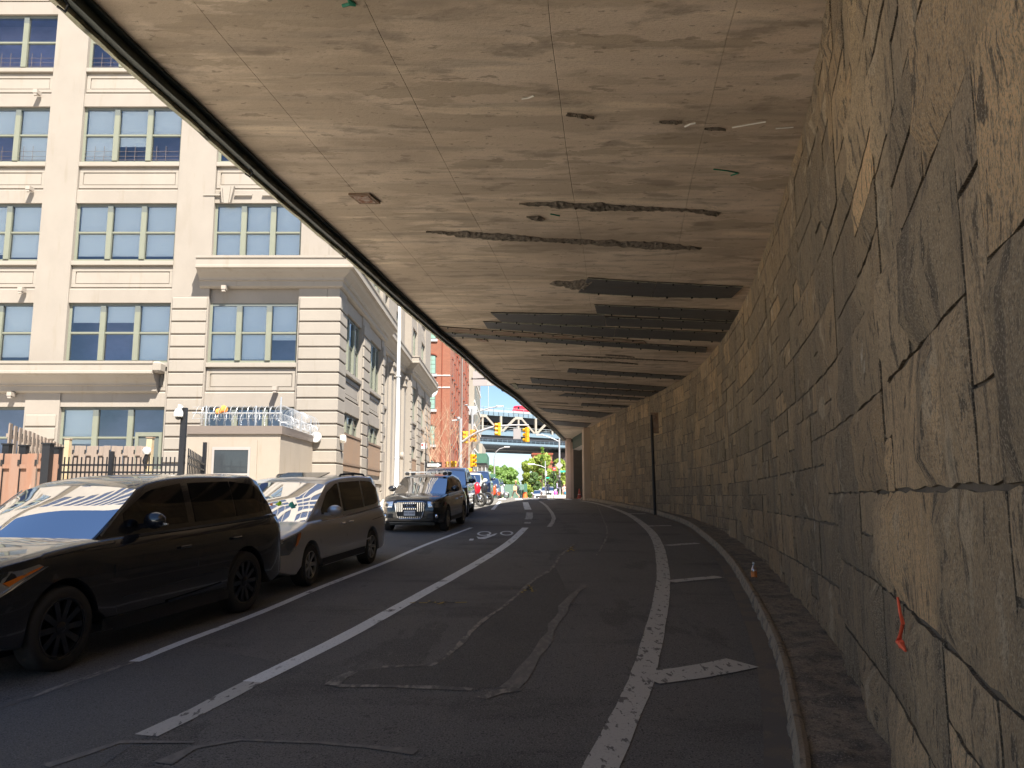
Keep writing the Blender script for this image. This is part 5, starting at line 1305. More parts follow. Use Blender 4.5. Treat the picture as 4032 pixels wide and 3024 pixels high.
# ---- motorcycles ----
def motorcycle(loc, ang, label, col, big=True, name='motorcycle', cover=True):
    root = empty(name, loc, ang, label, 'motorcycle' if big else 'scooter'); R_ = .32 if big else .24; wb = 1.45 if big else 1.2
    pm_ = paint(name+'_paint', col, .1, .25)
    for y in (0, wb):
        w = bpy.data.objects.new('wheel', None); C.objects.link(w); w.parent = root; w.location = (0, y, R_)
        MB().lathe([(R_*.7, -.06), (R_*.92, -.07), (R_, -.03), (R_, .03), (R_*.92, .07), (R_*.7, .06), (R_*.66, 0), (R_*.7, -.06)], 28, ax='X', caps=False).build('tyre', M['tyre'], w, smooth=True)
        rr = MB().lathe([(R_*.72, -.03), (R_*.66, -.03), (R_*.66, .03), (R_*.72, .03)], 24, ax='X', caps=False).lathe([(.05, -.06), (.05, .06)], 12, ax='X')
        for k in range(7): a = 2*math.pi*k/7; rr.tube([(0, .04*math.cos(a), .04*math.sin(a)), (0, R_*.68*math.cos(a), R_*.68*math.sin(a))], .012, 5)
        rr.build('rim', M['chrome'], w)
    f = MB(); f.tube([(.07, 0, R_), (.07, .25, .72), (.07, .34, 1.0)], .025, 8); f.tube([(-.07, 0, R_), (-.07, .25, .72), (-.07, .34, 1.0)], .025, 8); f.build('fork', M['chrome'], root, smooth=True)
    MB().tube([(-.36, .48, 1.08), (-.2, .36, 1.06), (0, .34, 1.02), (.2, .36, 1.06), (.36, .48, 1.08)], .016, 8).build('handlebar', M['chrome'], root, smooth=True)
    if big:
        MB().sph((0, .68, .86), .5, 14, 8, (.30, .56, .30)).build('tank', pm_, root, smooth=True)
        MB().sph((0, 1.1, .78), .5, 12, 6, (.30, .62, .16)).build('seat', M['trim'], root, smooth=True)
        MB().sph((0, .22, .82), .5, 12, 8, (.36, .34, .62)).build('fairing', pm_, root, smooth=True)
        e = MB(); e.sph((0, .7, .48), .5, 10, 6, (.34, .44, .42))
        for k in range(5): e.lathe([(.12, k*.03), (.15, k*.03+.006), (.12, k*.03+.014)], 12, (0, .58, .5), 'Z')
        e.build('engine', M['chrome'], root, smooth=True); MB().tube([(.14, .5, .3), (.17, .9, .24), (.18, 1.6, .3)], [.035, .045, .05], 10).build('exhaust', M['chrome'], root, smooth=True)
        MB().cbox((0, 1.62, .9), (.34, .34, .28)).build('top_case', pm_, root, bevel=.05)
    else:
        MB().sph((0, 1.05, .55), .5, 14, 8, (.36, .80, .52)).build('body', pm_, root, smooth=True)
        MB().sph((0, .95, .80), .5, 12, 6, (.30, .62, .12)).build('seat', M['trim'], root, smooth=True)
        MB().sph((0, .3, .6), .5, 12, 8, (.40, .18, .72)).build('leg_shield', pm_, root, smooth=True); MB().cbox((0, .55, .3), (.34, .45, .07)).build('floorboard', pm_, root, bevel=.02)
        MB().sph((0, 0, R_+.1), .5, 10, 6, (.16, .44, .3)).build('front_mudguard', pm_, root, smooth=True)
    MB().sph((0, .2, .96), .5, 12, 8, (.2, .2, .2)).build('headlight', M['reflector'], root, smooth=True)
    if cover:
        s = MB(); vs = []
        for j in range(6):
            for i in range(7): u = i/6*2-1; v = j/5; vs.append((u*.25*(1-v*.3), .22+v*.16+abs(u)**2*.12, 1.02+v*.42))
        s.add(vs, [(j*7+i, j*7+i+1, (j+1)*7+i+1, (j+1)*7+i) for j in range(5) for i in range(6)]).build('windshield', glassmat('bike_screen', (.85, .88, .9), .25), root, smooth=True, fix=False)
    return root
p = gnd(1029, 1094)
motorcycle((p.x+.22, p.y-.2, rz(p.y)), R(60), 'red motorcycle with clear windshield parked nose out behind the navy SUV', (.62, .015, .03))
motorcycle((p.x+.5, p.y+1.5, rz(p.y+1.5)), R(60), 'dark motorcycle standing just behind the red motorcycle', (.03, .03, .035), cover=False)
p = Vector((xat(1077, 58.5), 58.5, 0))
motorcycle((p.x, p.y, rz(p.y)), R(64), 'bright orange scooter parked in front of the slate blue car', (.80, .10, .02), False, 'scooter', False)
motorcycle((p.x+.55, p.y+1.2, rz(p.y)), R(66), 'white scooter parked just beyond the orange scooter', (.7, .7, .7), False, 'scooter', True)
# ================= RED BRICK BUILDING =================
def brickmat(name, c1, c2, mortar_):
    m = mat(name, c1, .9, space='World', noise_=((2, 2, 2), .3)); nt = m.node_tree; N = nt.nodes; L = nt.links
    g = N.new('ShaderNodeNewGeometry'); s = N.new('ShaderNodeSeparateXYZ'); L.new(g.outputs['Position'], s.inputs[0])
    a = N.new('ShaderNodeMath'); a.operation = 'ADD'; L.new(s.outputs[0], a.inputs[0]); L.new(s.outputs[1], a.inputs[1])
    c = N.new('ShaderNodeCombineXYZ'); L.new(a.outputs[0], c.inputs[0]); L.new(s.outputs[2], c.inputs[1])
    b = N.new('ShaderNodeTexBrick'); b.inputs['Scale'].default_value = 1; b.inputs['Brick Width'].default_value = .28; b.inputs['Row Height'].default_value = .09; b.inputs['Mortar Size'].default_value = .012
    b.inputs['Color1'].default_value = (*c1, 1); b.inputs['Color2'].default_value = (*c2, 1); b.inputs['Mortar'].default_value = (*mortar_, 1); L.new(c.outputs[0], b.inputs['Vector']); L.new(b.outputs['Color'], N['Principled BSDF'].inputs['Base Color']); return m
M['brick'] = brickmat('red_brick', (.25, .082, .046), (.20, .062, .034), (.23, .12, .08))
M['brick2'] = mat('brick_trim', (.19, .045, .022), .85)
M['greenglass'] = mat('green_glass', (.22, .36, .30), .12, spec=.8)
rb = empty('red_brick_building', (0, 0, 0), 0, 'tall red brick warehouse with arched windows beyond the side street', 'building')
RY, RX, RTOP = 88.0, -6.88, 33.0
MB().box((-30, RY, 1), (RX, 126.5, RTOP)).build('wall', M['brick'], rb)
zz = lambda y, Y: at(1000, y/1.8228, Y).z
def archwin(cx, z0, z1, w, T, par=rb, grid=2):
    n = 8; top = [(cx+w/2*math.cos(math.pi*k/n), z1-.18+.18*math.sin(math.pi*k/n)) for k in range(n+1)]
    pl = [(cx-w/2, z0), (cx+w/2, z0)]+top
    def ext(poly, d0, d1, name, m, parent):
        k = len(poly); return MB(T).add([(x, d0, z) for x, z in poly]+[(x, d1, z) for x, z in poly], [tuple(range(k)), tuple(range(2*k-1, k-1, -1))]+[(i, i+k, (i+1)%k+k, (i+1)%k) for i in range(k)]).build(name, m, parent)
    win = ext(pl, -.02, .02, 'window', M['sagedark'], par)
    for (a, b, c, d) in [(cx-w/2+.1, cx+w/2-.1, z0+.1, (z0+z1)/2-.05), (cx-w/2+.1, cx+w/2-.1, (z0+z1)/2+.03, z1-.2)]:
        MB(T).box((a, .02, c), (b, .035, d)).build('pane', M['greenglass'], win)
        mb = MB(T)
        for k in range(1, 3): x = a+(b-a)*k/3; mb.box((x-.02, .035, c), (x+.02, .045, d))
        mb.box((a, .035, (c+d)/2-.02), (b, .046, (c+d)/2+.02)); mb.build('glazing_bars', M['sage'], win, kind='stuff')
    MB(T).box((cx-w/2-.12, 0, z0-.28), (cx+w/2+.15, .16, z0)).build('sill', M['grey'], par)
    hood = [(cx+(w/2+.14)*math.cos(math.pi*k/n), z1-.18+.34*math.sin(math.pi*k/n)) for k in range(n+1)]+[(cx+(w/2+.02)*math.cos(math.pi*k/n), z1-.18+.2*math.sin(math.pi*k/n)) for k in range(n, -1, -1)]
    k = len(hood); MB(T).add([(x, 0, z) for x, z in hood]+[(x, .1, z) for x, z in hood], [(i, i+1, k-2-i, k-1-i) for i in range(n)]+[(k-1-i+k, k-2-i+k, i+1+k, i+k) for i in range(n)]+[(i, i+k, i+1+k, i+1) for i in range(n)]).build('arch_hood', M['brick2'], par)
TR = lambda v: Vector((v.x, RY-v.y, v.z)); TRS = lambda v: Vector((RX+v.y, v.x, v.z))
for zb in (3.7, 7.6, 11.5, 15.45, 19.4, 23.3, 27.3): archwin(-9.13, zb, zb+2.2, 1.3, TR); archwin(-12.4, zb, zb+2.2, 1.3, TR)
for z in (zz(1478, 88), zz(1525, 88)): MB(TR).box((-8.3, 0, z-.06), (RX, .05, z+.06)).build('white_band', M['white'], rb)
MB(TR).box((-7.82, 0, 1), (-7.74, .08, RTOP)).build('brick_pilaster', M['brick2'], rb)
MB(TR).box((-9.6, .0, 13.9), (-8.25, .05, 14.5)).build('painted_sign', M['white'], rb)
MB(TR).lathe([(0, 0), (.75, 0), (.75, .06), (0, .06)], 20, (-9.0, 0, 13.6), 'Y').build('painted_roundel', M['white'], rb)
for zb in (3.7, 7.6, 11.5, 15.45, 19.4, 23.3):
    for k, yy in enumerate((91, 94.6, 98.5, 102.5, 108.5, 112.5, 116.5, 120.5, 124)):
        w = MB(TRS).box((yy-.6, -.02, zb), (yy+.6, .02, zb+2.1)).build('window', M['sagedark'], rb)
        MB(TRS).box((yy-.75, 0, zb-.2), (yy+.75, .14, zb)).build('sill', M['brick2'], rb); MB(TRS).box((yy-.7, 0, zb+2.1), (yy+.7, .10, zb+2.35)).build('lintel', M['brick2'], rb)
        MB(TRS).box((yy-.95, 0, zb+.2), (yy-.62, .10, zb+1.9)).build('shutter', mat('iron_shutter', (.17, .05, .028), .7) if k == 0 and zb < 4 else bpy.data.materials['iron_shutter'], rb)
for yy in (96.5, 100.5, 110.5, 118.5): MB(TRS).box((yy-.15, 0, 1), (yy+.15, .09, RTOP)).build('brick_pier', M['brick2'], rb)
MB(TRS).tube([(106, .2, 1), (106, .2, RTOP)], .10, 8).build('rain_pipe', mat('pipe_grey', (.16, .14, .13), .7), rb)
# cream building beyond
cb = empty('cream_building', (0, 0, 0), 0, 'pale cream office building beyond the red brick warehouse', 'building')
X1, X2 = -7.1, -6.25
MB().box((-40, 131, -1), (X2, 157, 30)).build('wall', stucco('cream_wall', (.30, .265, .22)), cb)
MB().box((X2-.3, 133, -1), (X2+.02, 135, 30)).build('pier', M['white'], cb)
TC = lambda v: Vector((X2+v.y, v.x, v.z))
for z in [2.5+3.9*k for k in range(7)]:
    for yy in (134.5, 140, 145.5, 151): MB(TC).box((yy-1.5, 0, z), (yy+1.5, .05, z+2.3)).build('window', M['sagedark'], cb)
    MB(TC).box((131, 0, z-.75), (157, .14, z-.5)).build('string_course', M['white'], cb)
MB().box((X2-.9, 130.1, 15.2), (X2+.5, 131, 16.6)).build('vent_box', M['grey'], cb)
MB().box((-8, 150, -3), (-5.6, 170, 11.8)).build('lower_wing', bpy.data.materials['cream_wall'], cb)
# green sidewalk shed with stair
sh = empty('sidewalk_shed', (0, 0, 0), 0, 'green plywood sidewalk shed on steel legs below the cream building', 'scaffold')
a, b = at(1872/1.8228, 1785/1.8228, 112), at(1922/1.8228, 1823/1.8228, 112)
gpl = mat('green_plywood', (.05, .14, .095), .7, space='World', noise_=((2, 2, 2), .3), col2=(.04, .11, .075))
MB().box((a.x, 112, b.z), (b.x-.2, 124, a.z)).build('hoarding_panel', gpl, sh); MB().box((a.x, 111.95, b.z-.25), (b.x-.2, 124, b.z)).build('deck', M['black'], sh)
for x in (a.x+.3, (a.x+b.x)/2, b.x-.4):
    for y in (112.2, 118, 123.6): MB().tube([(x, y, 0), (x, y, b.z-.2)], .07, 6).build('leg', M['grey'], sh)
MB().box((a.x+.2, 112.3, 1.2), (b.x-1.6, 116, 2.6)).build('stoop', M['stucco'], sh)
for k in range(7): MB().box((a.x+.2+k*.28, 111.6, 1.2), (a.x+.45+k*.28, 112.2, 3.9-k*.3)).build('stair_baluster', M['white'], sh)
# buildings filling the left rear and far background so that streets end in something
fb = empty('far_brick_building', (0, 0, 0), 0, 'red brick building seen under the steel bridge between the trees', 'building')
p0, p1 = at(2148/1.8228, 1790/1.8228, 250), at(2174/1.8228, 1790/1.8228, 250)
MB().box((p0.x-4, 250, -10), (p1.x, 262, p0.z)).build('wall', M['brick'], fb); MB().box((p0.x-4.3, 249.6, p0.z-2.6), (p1.x+.3, 262.4, p0.z-2.2)).build('cornice', M['brick2'], fb)
MB().box((p0.x-4.3, 249.6, p0.z), (p1.x+.3, 262.4, p0.z+.5)).build('parapet', M['brick2'], fb)
hz = empty('hazy_tower', (0, 0, 0), 0, 'faint pale grey tower far off between the two tree masses', 'building')
p0, p1 = at(2056/1.8228, 1832/1.8228, 700), at(2072/1.8228, 1832/1.8228, 700)
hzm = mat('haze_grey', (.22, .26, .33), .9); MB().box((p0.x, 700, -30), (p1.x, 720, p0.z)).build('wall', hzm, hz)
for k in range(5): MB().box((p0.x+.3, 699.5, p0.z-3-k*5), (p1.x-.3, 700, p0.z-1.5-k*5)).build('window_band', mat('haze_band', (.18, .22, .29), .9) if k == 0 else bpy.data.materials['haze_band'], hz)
p2, p3 = at(2040/1.8228, 1842/1.8228, 650), at(2058/1.8228, 1842/1.8228, 650); MB().box((p2.x, 650, -30), (p3.x, 660, p2.z)).build('low_wing', hzm, hz)

# ================= STEEL BRIDGE =================
br = empty('steel_truss_bridge', (0, 0, 0), 0, 'double deck blue steel truss bridge crossing the street in the background', 'bridge')
bu = Vector((.806, .592, 0)); bn = Vector((-.592, .806, 0)); B0 = Vector((-9.4, 240, HC))
TB = lambda v: B0+bu*v.x+bn*v.y+Vector((0, 0, v.z))      # along, across, height over eye
bb_ = mat('bridge_blue', (.125, .18, .225), .6); bd = mat('bridge_dark', (.030, .036, .046), .7); bc_ = mat('bridge_cream', (.27, .245, .21), .6); bm2 = mat('bridge_mid', (.10, .14, .18), .6)
bw = mat('bridge_pale', (.24, .26, .27), .6)
a0, a1 = -45, 120
def bx(u0, u1, v0, v1, z0, z1, name, m): return MB(TB).box((u0, v0, z0), (u1, v1, z1)).build(name, m, br)
bx(a0, a1, 0, 36, 24.4, 24.7, 'upper_deck', bd); bx(a0, a1, -.3, 0, 24.4, 25.5, 'upper_girder', bb_); bx(a0, a1, -.35, -.3, 25.6, 26.3, 'upper_barrier', bw)
bx(a0, a1, -.4, -.35, 26.9, 27.0, 'upper_rail', bw)
for k in range(int((a1-a0)/1.9)):
    u = a0+k*1.9; bx(u, u+.12, -.42, -.3, 24.5, 25.5, 'girder_stiffener', bd)
    if k % 2 == 0: bx(u, u+.14, -.45, -.35, 25.4, 27.0, 'rail_post', bb_)
bx(a0, a1, 0, 36, 17.3, 18.2, 'lower_deck', bd); bx(a0, a1, -.5, 0, 18.4, 19.6, 'lower_girder', bb_)
bx(a0, a1, .6, .7, 20.5, 20.62, 'walkway_rail', bw); bx(a0, a1, -.45, -.4, 21.0, 21.12, 'walkway_rail', bw)
fm = mat('mesh_fence', (.24, .23, .22), .7); bx(a0, a1, 12, 12.3, 19.6, 21.4, 'inner_screen', fm); bx(a0, a1, .3, .35, 19.6, 20.2, 'walkway_screen', bb_)
bx(a0, a1, 22, 22.3, 18.2, 24.4, 'centre_shade', bd)
bx(a0, a1, 2.0, 2.3, 22.6, 24.4, 'upper_skirt', bd)
for k in range(40): u = a0+k*4.1; bx(u, u+.1, -.45, -.4, 18.4, 21.1, 'fence_post', bb_)
bx(a0, a1, -.2, .4, 15.7, 16.4, 'bottom_chord', bb_); bx(a0, a1, 0, .2, 17.0, 17.1, 'lattice_rail', bm2); bx(a0, a1, 0, .2, 16.7, 16.76, 'lattice_rail', bm2)
for k in range(90): u = a0+k*1.83; bx(u, u+.09, -.02, .2, 16.4, 17.25, 'lattice_post', bm2)
def bar(p, q, w, name, m): 
    return MB(TB).tube([p, q], w, 4).build(name, m, br)
k0 = 14.0   # apex at u of px 2037
for k in range(-4, 9):
    u = 13.9+k*13.5
    for s in (-1, 1): bar((u+s*1.2, -.3, 24.0), (u+s*6.2, -.3, 19.7), .38, 'truss_diagonal', bc_)
    bx(u-1.5, u+1.5, -.6, -.1, 23.7, 24.5, 'truss_node', bc_); bx(u-.28, u+.28, -.5, 0, 19.6, 23.8, 'truss_post', bc_)
    bx(u+6.75-.33, u+6.75+.33, -.6, 0, 19.6, 24.4, 'truss_post', bc_)
    for s in (-1, 1): bar((u+s*6.4, .5, 17.8), (u+s*1.6, .5, 15.9), .12, 'under_brace', bm2)
for k in range(46): v = .6+k*.78; bx(a0, a1, v, v+.14, 15.45, 15.7, 'floor_beam', bd if k % 3 else bm2)
bx(a0, 52, 18.5, 19.2, 15.2, 15.4, 'pale_strip', bw)  # solid pale bar along the underside
bx(a0, a1, .4, 36, 15.7, 17.3, 'floor_depth', bd)
# pier
pq = at(2190/1.8228, 1800/1.8228, 268)
bp_ = MB(); bp_.box((pq.x-1.5, 262, -12), (pq.x+12, 292, 16)); bp_.build('stone_pier', mat('pier_dark', (.06, .05, .05), .9, space='World', noise_=((1, 1, 1), .3)), br)
u = 5.4
lp = empty('bridge_lamp_post', (0, 0, 0), 0, 'thin lamp post rising from the bridge deck against the sky', 'lamp post')
MB(TB).tube([(12.5-7, 4, 24.7), (12.5-7, 4, 34.9), (13.3-7, 4, 35.1), (14.3-7, 4, 35.1)], .1, 6).build('mast', M['grey'], lp)
rv = empty('red_van', (0, 0, 0), 0, 'red delivery van driving along the top deck of the steel bridge', 'van')
pa = at(2030/1.8228, 1608/1.8228, 262); 
def vanpt(v): return Vector((pa.x, 262, 0))+bu*v.x+bn*v.y+Vector((0, 0, 27.2+HC+v.z*1.15-.6))
redm = paint('van_red', (.62, .02, .04), 0, .3)
b_ = MB(vanpt); b_.prism([(0, .5), (-.1, 1.2), (.2, 1.5), (.7, 2.6), (1.0, 2.75), (6.4, 2.75), (6.5, .5)], 0, 2.1); b_.build('body', redm, rv, bevel=.1)
MB(vanpt).box((.75, -.02, 1.6), (1.7, 0, 2.4)).build('side_window', M['tint'], rv)
for x in (1.2, 5.2): MB(vanpt).lathe([(0, -.05), (.4, -.05), (.4, .2), (0, .2)], 16, (x, 0, .5), 'Y').build('wheel', M['tyre'], rv)

# ================= ROAD SIGNS, SIGNALS, LAMPS =================
Pm = lambda x, y, Y: at(x/1.8228, y/1.8228, Y)     # photo pixels at a depth
pale = mat('sign_back', (.27, .245, .24), .6, .0); galv = mat('pole_grey', (.33, .33, .34), .45, .3)
M['signal'] = mat('signal_yellow', (.62, .30, .008), .45)
hs = empty('overhead_road_sign', (0, 0, 0), 0, 'big pale overhead road sign seen from behind against the sky', 'sign')
q = [Pm(1862, 1462, 96), Pm(1905, 1462, 96), Pm(1925, 1486, 96), Pm(1862, 1490, 96)]
MB().add([v for v in q]+[v+Vector((0, .2, 0)) for v in q], [(0,1,2,3), (7,6,5,4), (0,4,5,1), (1,5,6,2), (2,6,7,3), (3,7,4,0)]).build('upper_panel', pale, hs)
q = [Pm(1862, 1494, 96), Pm(1936, 1494, 96), Pm(1950, 1510, 96), Pm(1949, 1518, 96), Pm(1862, 1519, 96)]; k = 5
MB().add([v for v in q]+[v+Vector((0, .2, 0)) for v in q], [tuple(range(k)), tuple(range(2*k-1, k-1, -1))]+[(i, i+k, (i+1)%k+k, (i+1)%k) for i in range(k)]).build('lower_panel', pale, hs)
a, b = Pm(1855, 1491, 96.5), Pm(2300, 1496, 96.5); MB().tube([a, b], .12, 6).build('gantry_beam', M['grey'], hs); MB().tube([(b.x, 96.5, rz(96)), b], .2, 8).build('gantry_leg', M['grey'], hs)
for x in (1921, 1927, 1933): a, b = Pm(x+2, 1503, 95.8), Pm(x-3, 1518, 95.8); MB().tube([a, b], .05, 4).build('stripe', M['grey'], hs)
# signal head (faces away = seen from behind; side views by rotation)
def signal(px, py, Y, ang, label, hgt=1.05, sections=3, back=False):
    p = Pm(px, py, Y); o = empty('traffic_signal', p, ang, label, 'traffic signal', 'yellow traffic signals at the crossing')
    h_ = hgt/sections
    for k in range(sections):
        z = (sections/2-.5-k)*h_
        MB().cbox((0, 0, z), (.34, .24, h_*.97)).build('housing', M['signal'], o, bevel=.03)
        MB().lathe([(.14, -.12), (.15, -.36), (.135, -.36), (.125, -.12)], 14, (0, 0, z), 'Y').build('visor', M['signal'], o, smooth=True)
        MB().lathe([(.13, -.125), (0, -.14)], 14, (0, 0, z), 'Y').build('lens', M['trim'], o)
    return o
SY = 66.0
def pole(px, y0, y1, Y, r_, name, label, m=None, cat='pole'):
    o = empty(name, (0, 0, 0), 0, label, cat); b = Pm(px, y0, Y); t = Pm(px, y1, Y); MB().tube([(b.x, Y, rz(Y)), (b.x, Y, t.z)], [r_, r_*.75], 10).build('shaft', m or galv, o, smooth=True); return o, b.x
po, x0 = pole(1858, 1880, 1610, SY, .13, 'street_lamp', 'tall grey lamp post at the corner with two lamp arms and signals', cat='street lamp')
p1 = [Pm(1858, 1640, SY), Pm(1880, 1622, SY), Pm(1930, 1606, SY), Pm(1955, 1602, SY)]; MB().tube(p1, .05, 8).build('lamp_arm', galv, po, smooth=True)
q = Pm(1968, 1599.5, SY); MB().cbox(q, (.62, .3, .1)).build('lamp_head', M['white'], po, bevel=.03)
p1 = [Pm(1857, 1640, SY), Pm(1850, 1615, SY), Pm(1842, 1600, SY), Pm(1838, 1596, SY)]; MB().tube(p1, .05, 8).build('lamp_arm', galv, po, smooth=True)
q = Pm(1836, 1595, SY); MB().sph(q, .5, 10, 6, (.34, .4, .14)).build('lamp_head', galv, po, smooth=True)
ma = empty('signal_mast_arm', (0, 0, 0), 0, 'long curved grey signal arm reaching over the road from the left corner', 'signal mast')
mp = [Pm(1820, 1740, SY-.5), Pm(1850, 1718, SY-.5), Pm(1880, 1701, SY-.5), Pm(1920, 1687, SY-.5), Pm(1960, 1677, SY-.5), Pm(2020, 1674, SY-.5), Pm(2082, 1674, SY-.5)]
MB().tube(mp, [.11, .10, .095, .09, .08, .07, .06], 10).build('arm', galv, ma, smooth=True)
b = Pm(1815, 1750, SY-.5); MB().tube([(b.x, SY-.5, rz(SY)), (b.x-.05, SY-.5, Pm(1810, 1650, SY).z)], [.16, .13], 10).build('shaft', galv, ma, smooth=True)
a_, b_2 = Pm(1780, 1656, SY-.5), Pm(1820, 1653, SY-.5); MB().tube([a_, b_2], .07, 8).build('cross_tube', galv, ma, smooth=True); MB().sph(Pm(1806, 1648, SY-.5), .16, 10, 6).build('cap', galv, ma, smooth=True)
signal(1965, 1690, SY-.7, R(-80), 'yellow traffic signal seen edge on, hanging mid way along the signal arm')
signal(2076, 1712, SY-.7, R(-125), 'yellow traffic signal with three visors hanging near the tip of the signal arm', 1.2)
for px, py, an, lb in [(1818, 1722, 170, 'yellow traffic signal in the corner cluster, left one'), (1836, 1722, -60, 'yellow traffic signal in the corner cluster, middle one below the arm'), (1859, 1716, 60, 'yellow traffic signal in the corner cluster, on the lamp post')]: signal(px, py, SY-.3, R(an), lb, 1.0)
signal(1859, 1813, SY-.3, R(60), 'yellow traffic signal low on the lamp post with visors to the right')
signal(1783, 1834, SY+1.5, R(150), 'pair of small yellow signals behind the bare shrub', .8); signal(1764, 1836, SY+1.5, R(200), 'leftmost small yellow signal behind the bare shrub', .8)
ws = empty('walk_signal', (0, 0, 0), 0, 'yellow pedestrian signal box showing a white walking figure', 'walk signal'); q = Pm(1834, 1855, SY-.6)
MB().cbox((q.x-.11, q.y, q.z), (.40, .1, .46)).build('face_box', M['black'], ws); MB().cbox((q.x+.32, q.y+.1, q.z), (.40, .25, .5)).build('housing', M['signal'], ws, bevel=.03)
lit = mat('walk_lamp', (.9, .9, .9), .4, emit=((1, 1, 1), .8)); f_ = MB(); cx_, cz_, yy = q.x-.11, q.z, q.y-.06
f_.cbox((cx_+.02, yy, cz_+.15), (.06, .01, .06)); f_.add([(cx_-.03, yy, cz_+.11), (cx_+.05, yy, cz_+.11), (cx_+.03, yy, cz_-.02), (cx_-.05, yy, cz_-.02)], [(0,1,2,3)]); f_.add([(cx_-.05, yy, cz_-.02), (cx_+.0, yy, cz_-.02), (cx_-.07, yy, cz_-.18), (cx_-.12, yy, cz_-.18)], [(0,1,2,3)]); f_.add([(cx_-.01, yy, cz_-.02), (cx_+.04, yy, cz_-.02), (cx_+.10, yy, cz_-.18), (cx_+.05, yy, cz_-.18)], [(0,1,2,3)])
f_.add([(cx_+.05, yy, cz_+.1), (cx_+.12, yy, cz_+.02), (cx_+.10, yy, cz_+.0), (cx_+.04, yy, cz_+.07)], [(0,1,2,3)]); f_.build('walking_figure', lit, ws, fix=False, kind='stuff')
sg = empty('hanging_sign', (0, 0, 0), 0, 'grey back of a square sign hanging from the signal arm', 'sign'); q = Pm(2036, 1708, SY-.6); MB().cbox(q, (.62, .04, .86)).build('panel', pale, sg, bevel=.01); MB().tube([(q.x, q.y, q.z+.4), (q.x, q.y, q.z+.75)], .03, 6).build('hanger', galv, sg)
# one way sign
ow = empty('one_way_sign', (0, 0, 0), 0, 'black and white one way arrow sign above the roof of the black SUV', 'sign'); q = Pm(1708, 1831, 46)
MB().cbox(q, (.92, .03, .32)).build('panel', M['black'], ow); mb = MB(); y = q.y-.02
mb.add([(q.x-.38, y, q.z-.08), (q.x+.2, y, q.z-.08), (q.x+.2, y, q.z-.13), (q.x+.42, y, q.z), (q.x+.2, y, q.z+.13), (q.x+.2, y, q.z+.08), (q.x-.38, y, q.z+.08)], [tuple(range(7))]).build('arrow', M['white'], ow, fix=False)
t_ = text('ONE WAY', .13, (q.x-.08, y-.008, q.z), M['black'], ow)
MB().tube([(q.x-.5, q.y+.03, rz(46)), (q.x-.5, q.y+.03, q.z+.2)], .03, 6).build('post', M['grey'], ow)
# parking sign on a thin post
ps = empty('parking_sign', (0, 0, 0), 0, 'white parking regulation sign with red print beside a thin dark post', 'sign'); q = Pm(1670, 1755, 43); q2 = Pm(1677, 1755, 43)
MB().cbox(q, (.30, .02, .30)).build('panel', M['white'], ps); red = mat('red_print', (.62, .06, .05), .5); MB().cbox((q.x-.09, q.y-.015, q.z+.05), (.10, .01, .12)).build('red_symbol', red, ps)
for k in range(3): MB().cbox((q.x+.06, q.y-.015, q.z+.09-k*.08), (.13, .01, .02)).build('red_line', red, ps)
MB().tube([(q2.x, 43, rz(43)), (q2.x, 43, Pm(1677, 1742, 43).z)], .035, 6).build('post', M['black'], ps)
# street lamps further off
def lamp(px, ytop, Y, arm, label, r_=.09):
    o = empty('street_lamp', (0, 0, 0), 0, label, 'street lamp'); pts = [Pm(x, y, Y) for x, y in arm]; b = Pm(px, ytop, Y)
    MB().tube([(b.x, Y, rz(Y)-1), b], [r_*1.3, r_], 8).build('shaft', galv, o, smooth=True); MB().tube(pts, r_*.6, 8).build('arm', galv, o, smooth=True)
    q = pts[-1]; MB().cbox((q.x, q.y, q.z), (.8, .3, .13)).build('lamp_head', M['white'], o, bevel=.04); return o
lamp(1946.6, 1805, 110, [(1946.6, 1808), (1948, 1795), (1953, 1780), (1966, 1767), (1985, 1762), (1996, 1760)], 'grey street lamp with a curved arm left of centre in front of the sky', .1)
lamp(2202, 1726, 88, [(2199, 1737), (2180, 1728), (2150, 1716), (2125, 1712)], 'tall pinkish lamp post carrying the diamond sign, arm to the left', .09)
lamp(2147, 1815, 84, [(2147, 1842), (2130, 1834), (2105, 1829), (2092, 1828)], 'shorter street lamp beside the man in navy, arm over the trees', .06)
ds = empty('diamond_sign', (0, 0, 0), 0, 'pale back of a diamond shaped sign on the tall lamp post', 'sign'); q = Pm(2202, 1832, 87.8)
d_ = .42; MB().prism([(q.x, q.z-d_), (q.x+d_, q.z), (q.x, q.z+d_), (q.x-d_, q.z)], 87.75, 87.79).build('panel', pale, ds)
gs_ = mat('street_green', (.03, .36, .24), .5)
def gsign(px, py, Y, w, h, label):
    o = empty('street_name_sign', (0, 0, 0), 0, label, 'sign'); q = Pm(px, py, Y); MB().cbox(q, (w, .03, h)).build('panel', gs_, o)
gsign(2217, 1856, 87.7, .6, .2, 'green street name sign on the tall lamp post'); gsign(2156, 1881, 83.7, .38, .14, 'small green street name sign on the shorter lamp post')
wb_ = empty('white_lamp_box', (0, 0, 0), 0, 'white box fixed to the shorter street lamp', 'control box'); MB().cbox(Pm(2151, 1864, 83.6), (.13, .12, .48)).build('box', M['white'], wb_, bevel=.02)
rs_ = empty('red_sign', (0, 0, 0), 0, 'red sign on a thin black post near the underpass end', 'sign'); q = Pm(2183, 1846, 74); MB().cbox(q, (.30, .03, .32)).build('panel', mat('sign_red', (.75, .05, .06), .5), rs_); MB().cbox((q.x, q.y-.02, q.z), (.2, .01, .05)).build('white_bar', M['white'], rs_)
q = Pm(2180, 1850, 74); MB().tube([(q.x, 74.05, rz(74)), (q.x, 74.05, q.z)], .03, 6).build('post', M['black'], rs_)
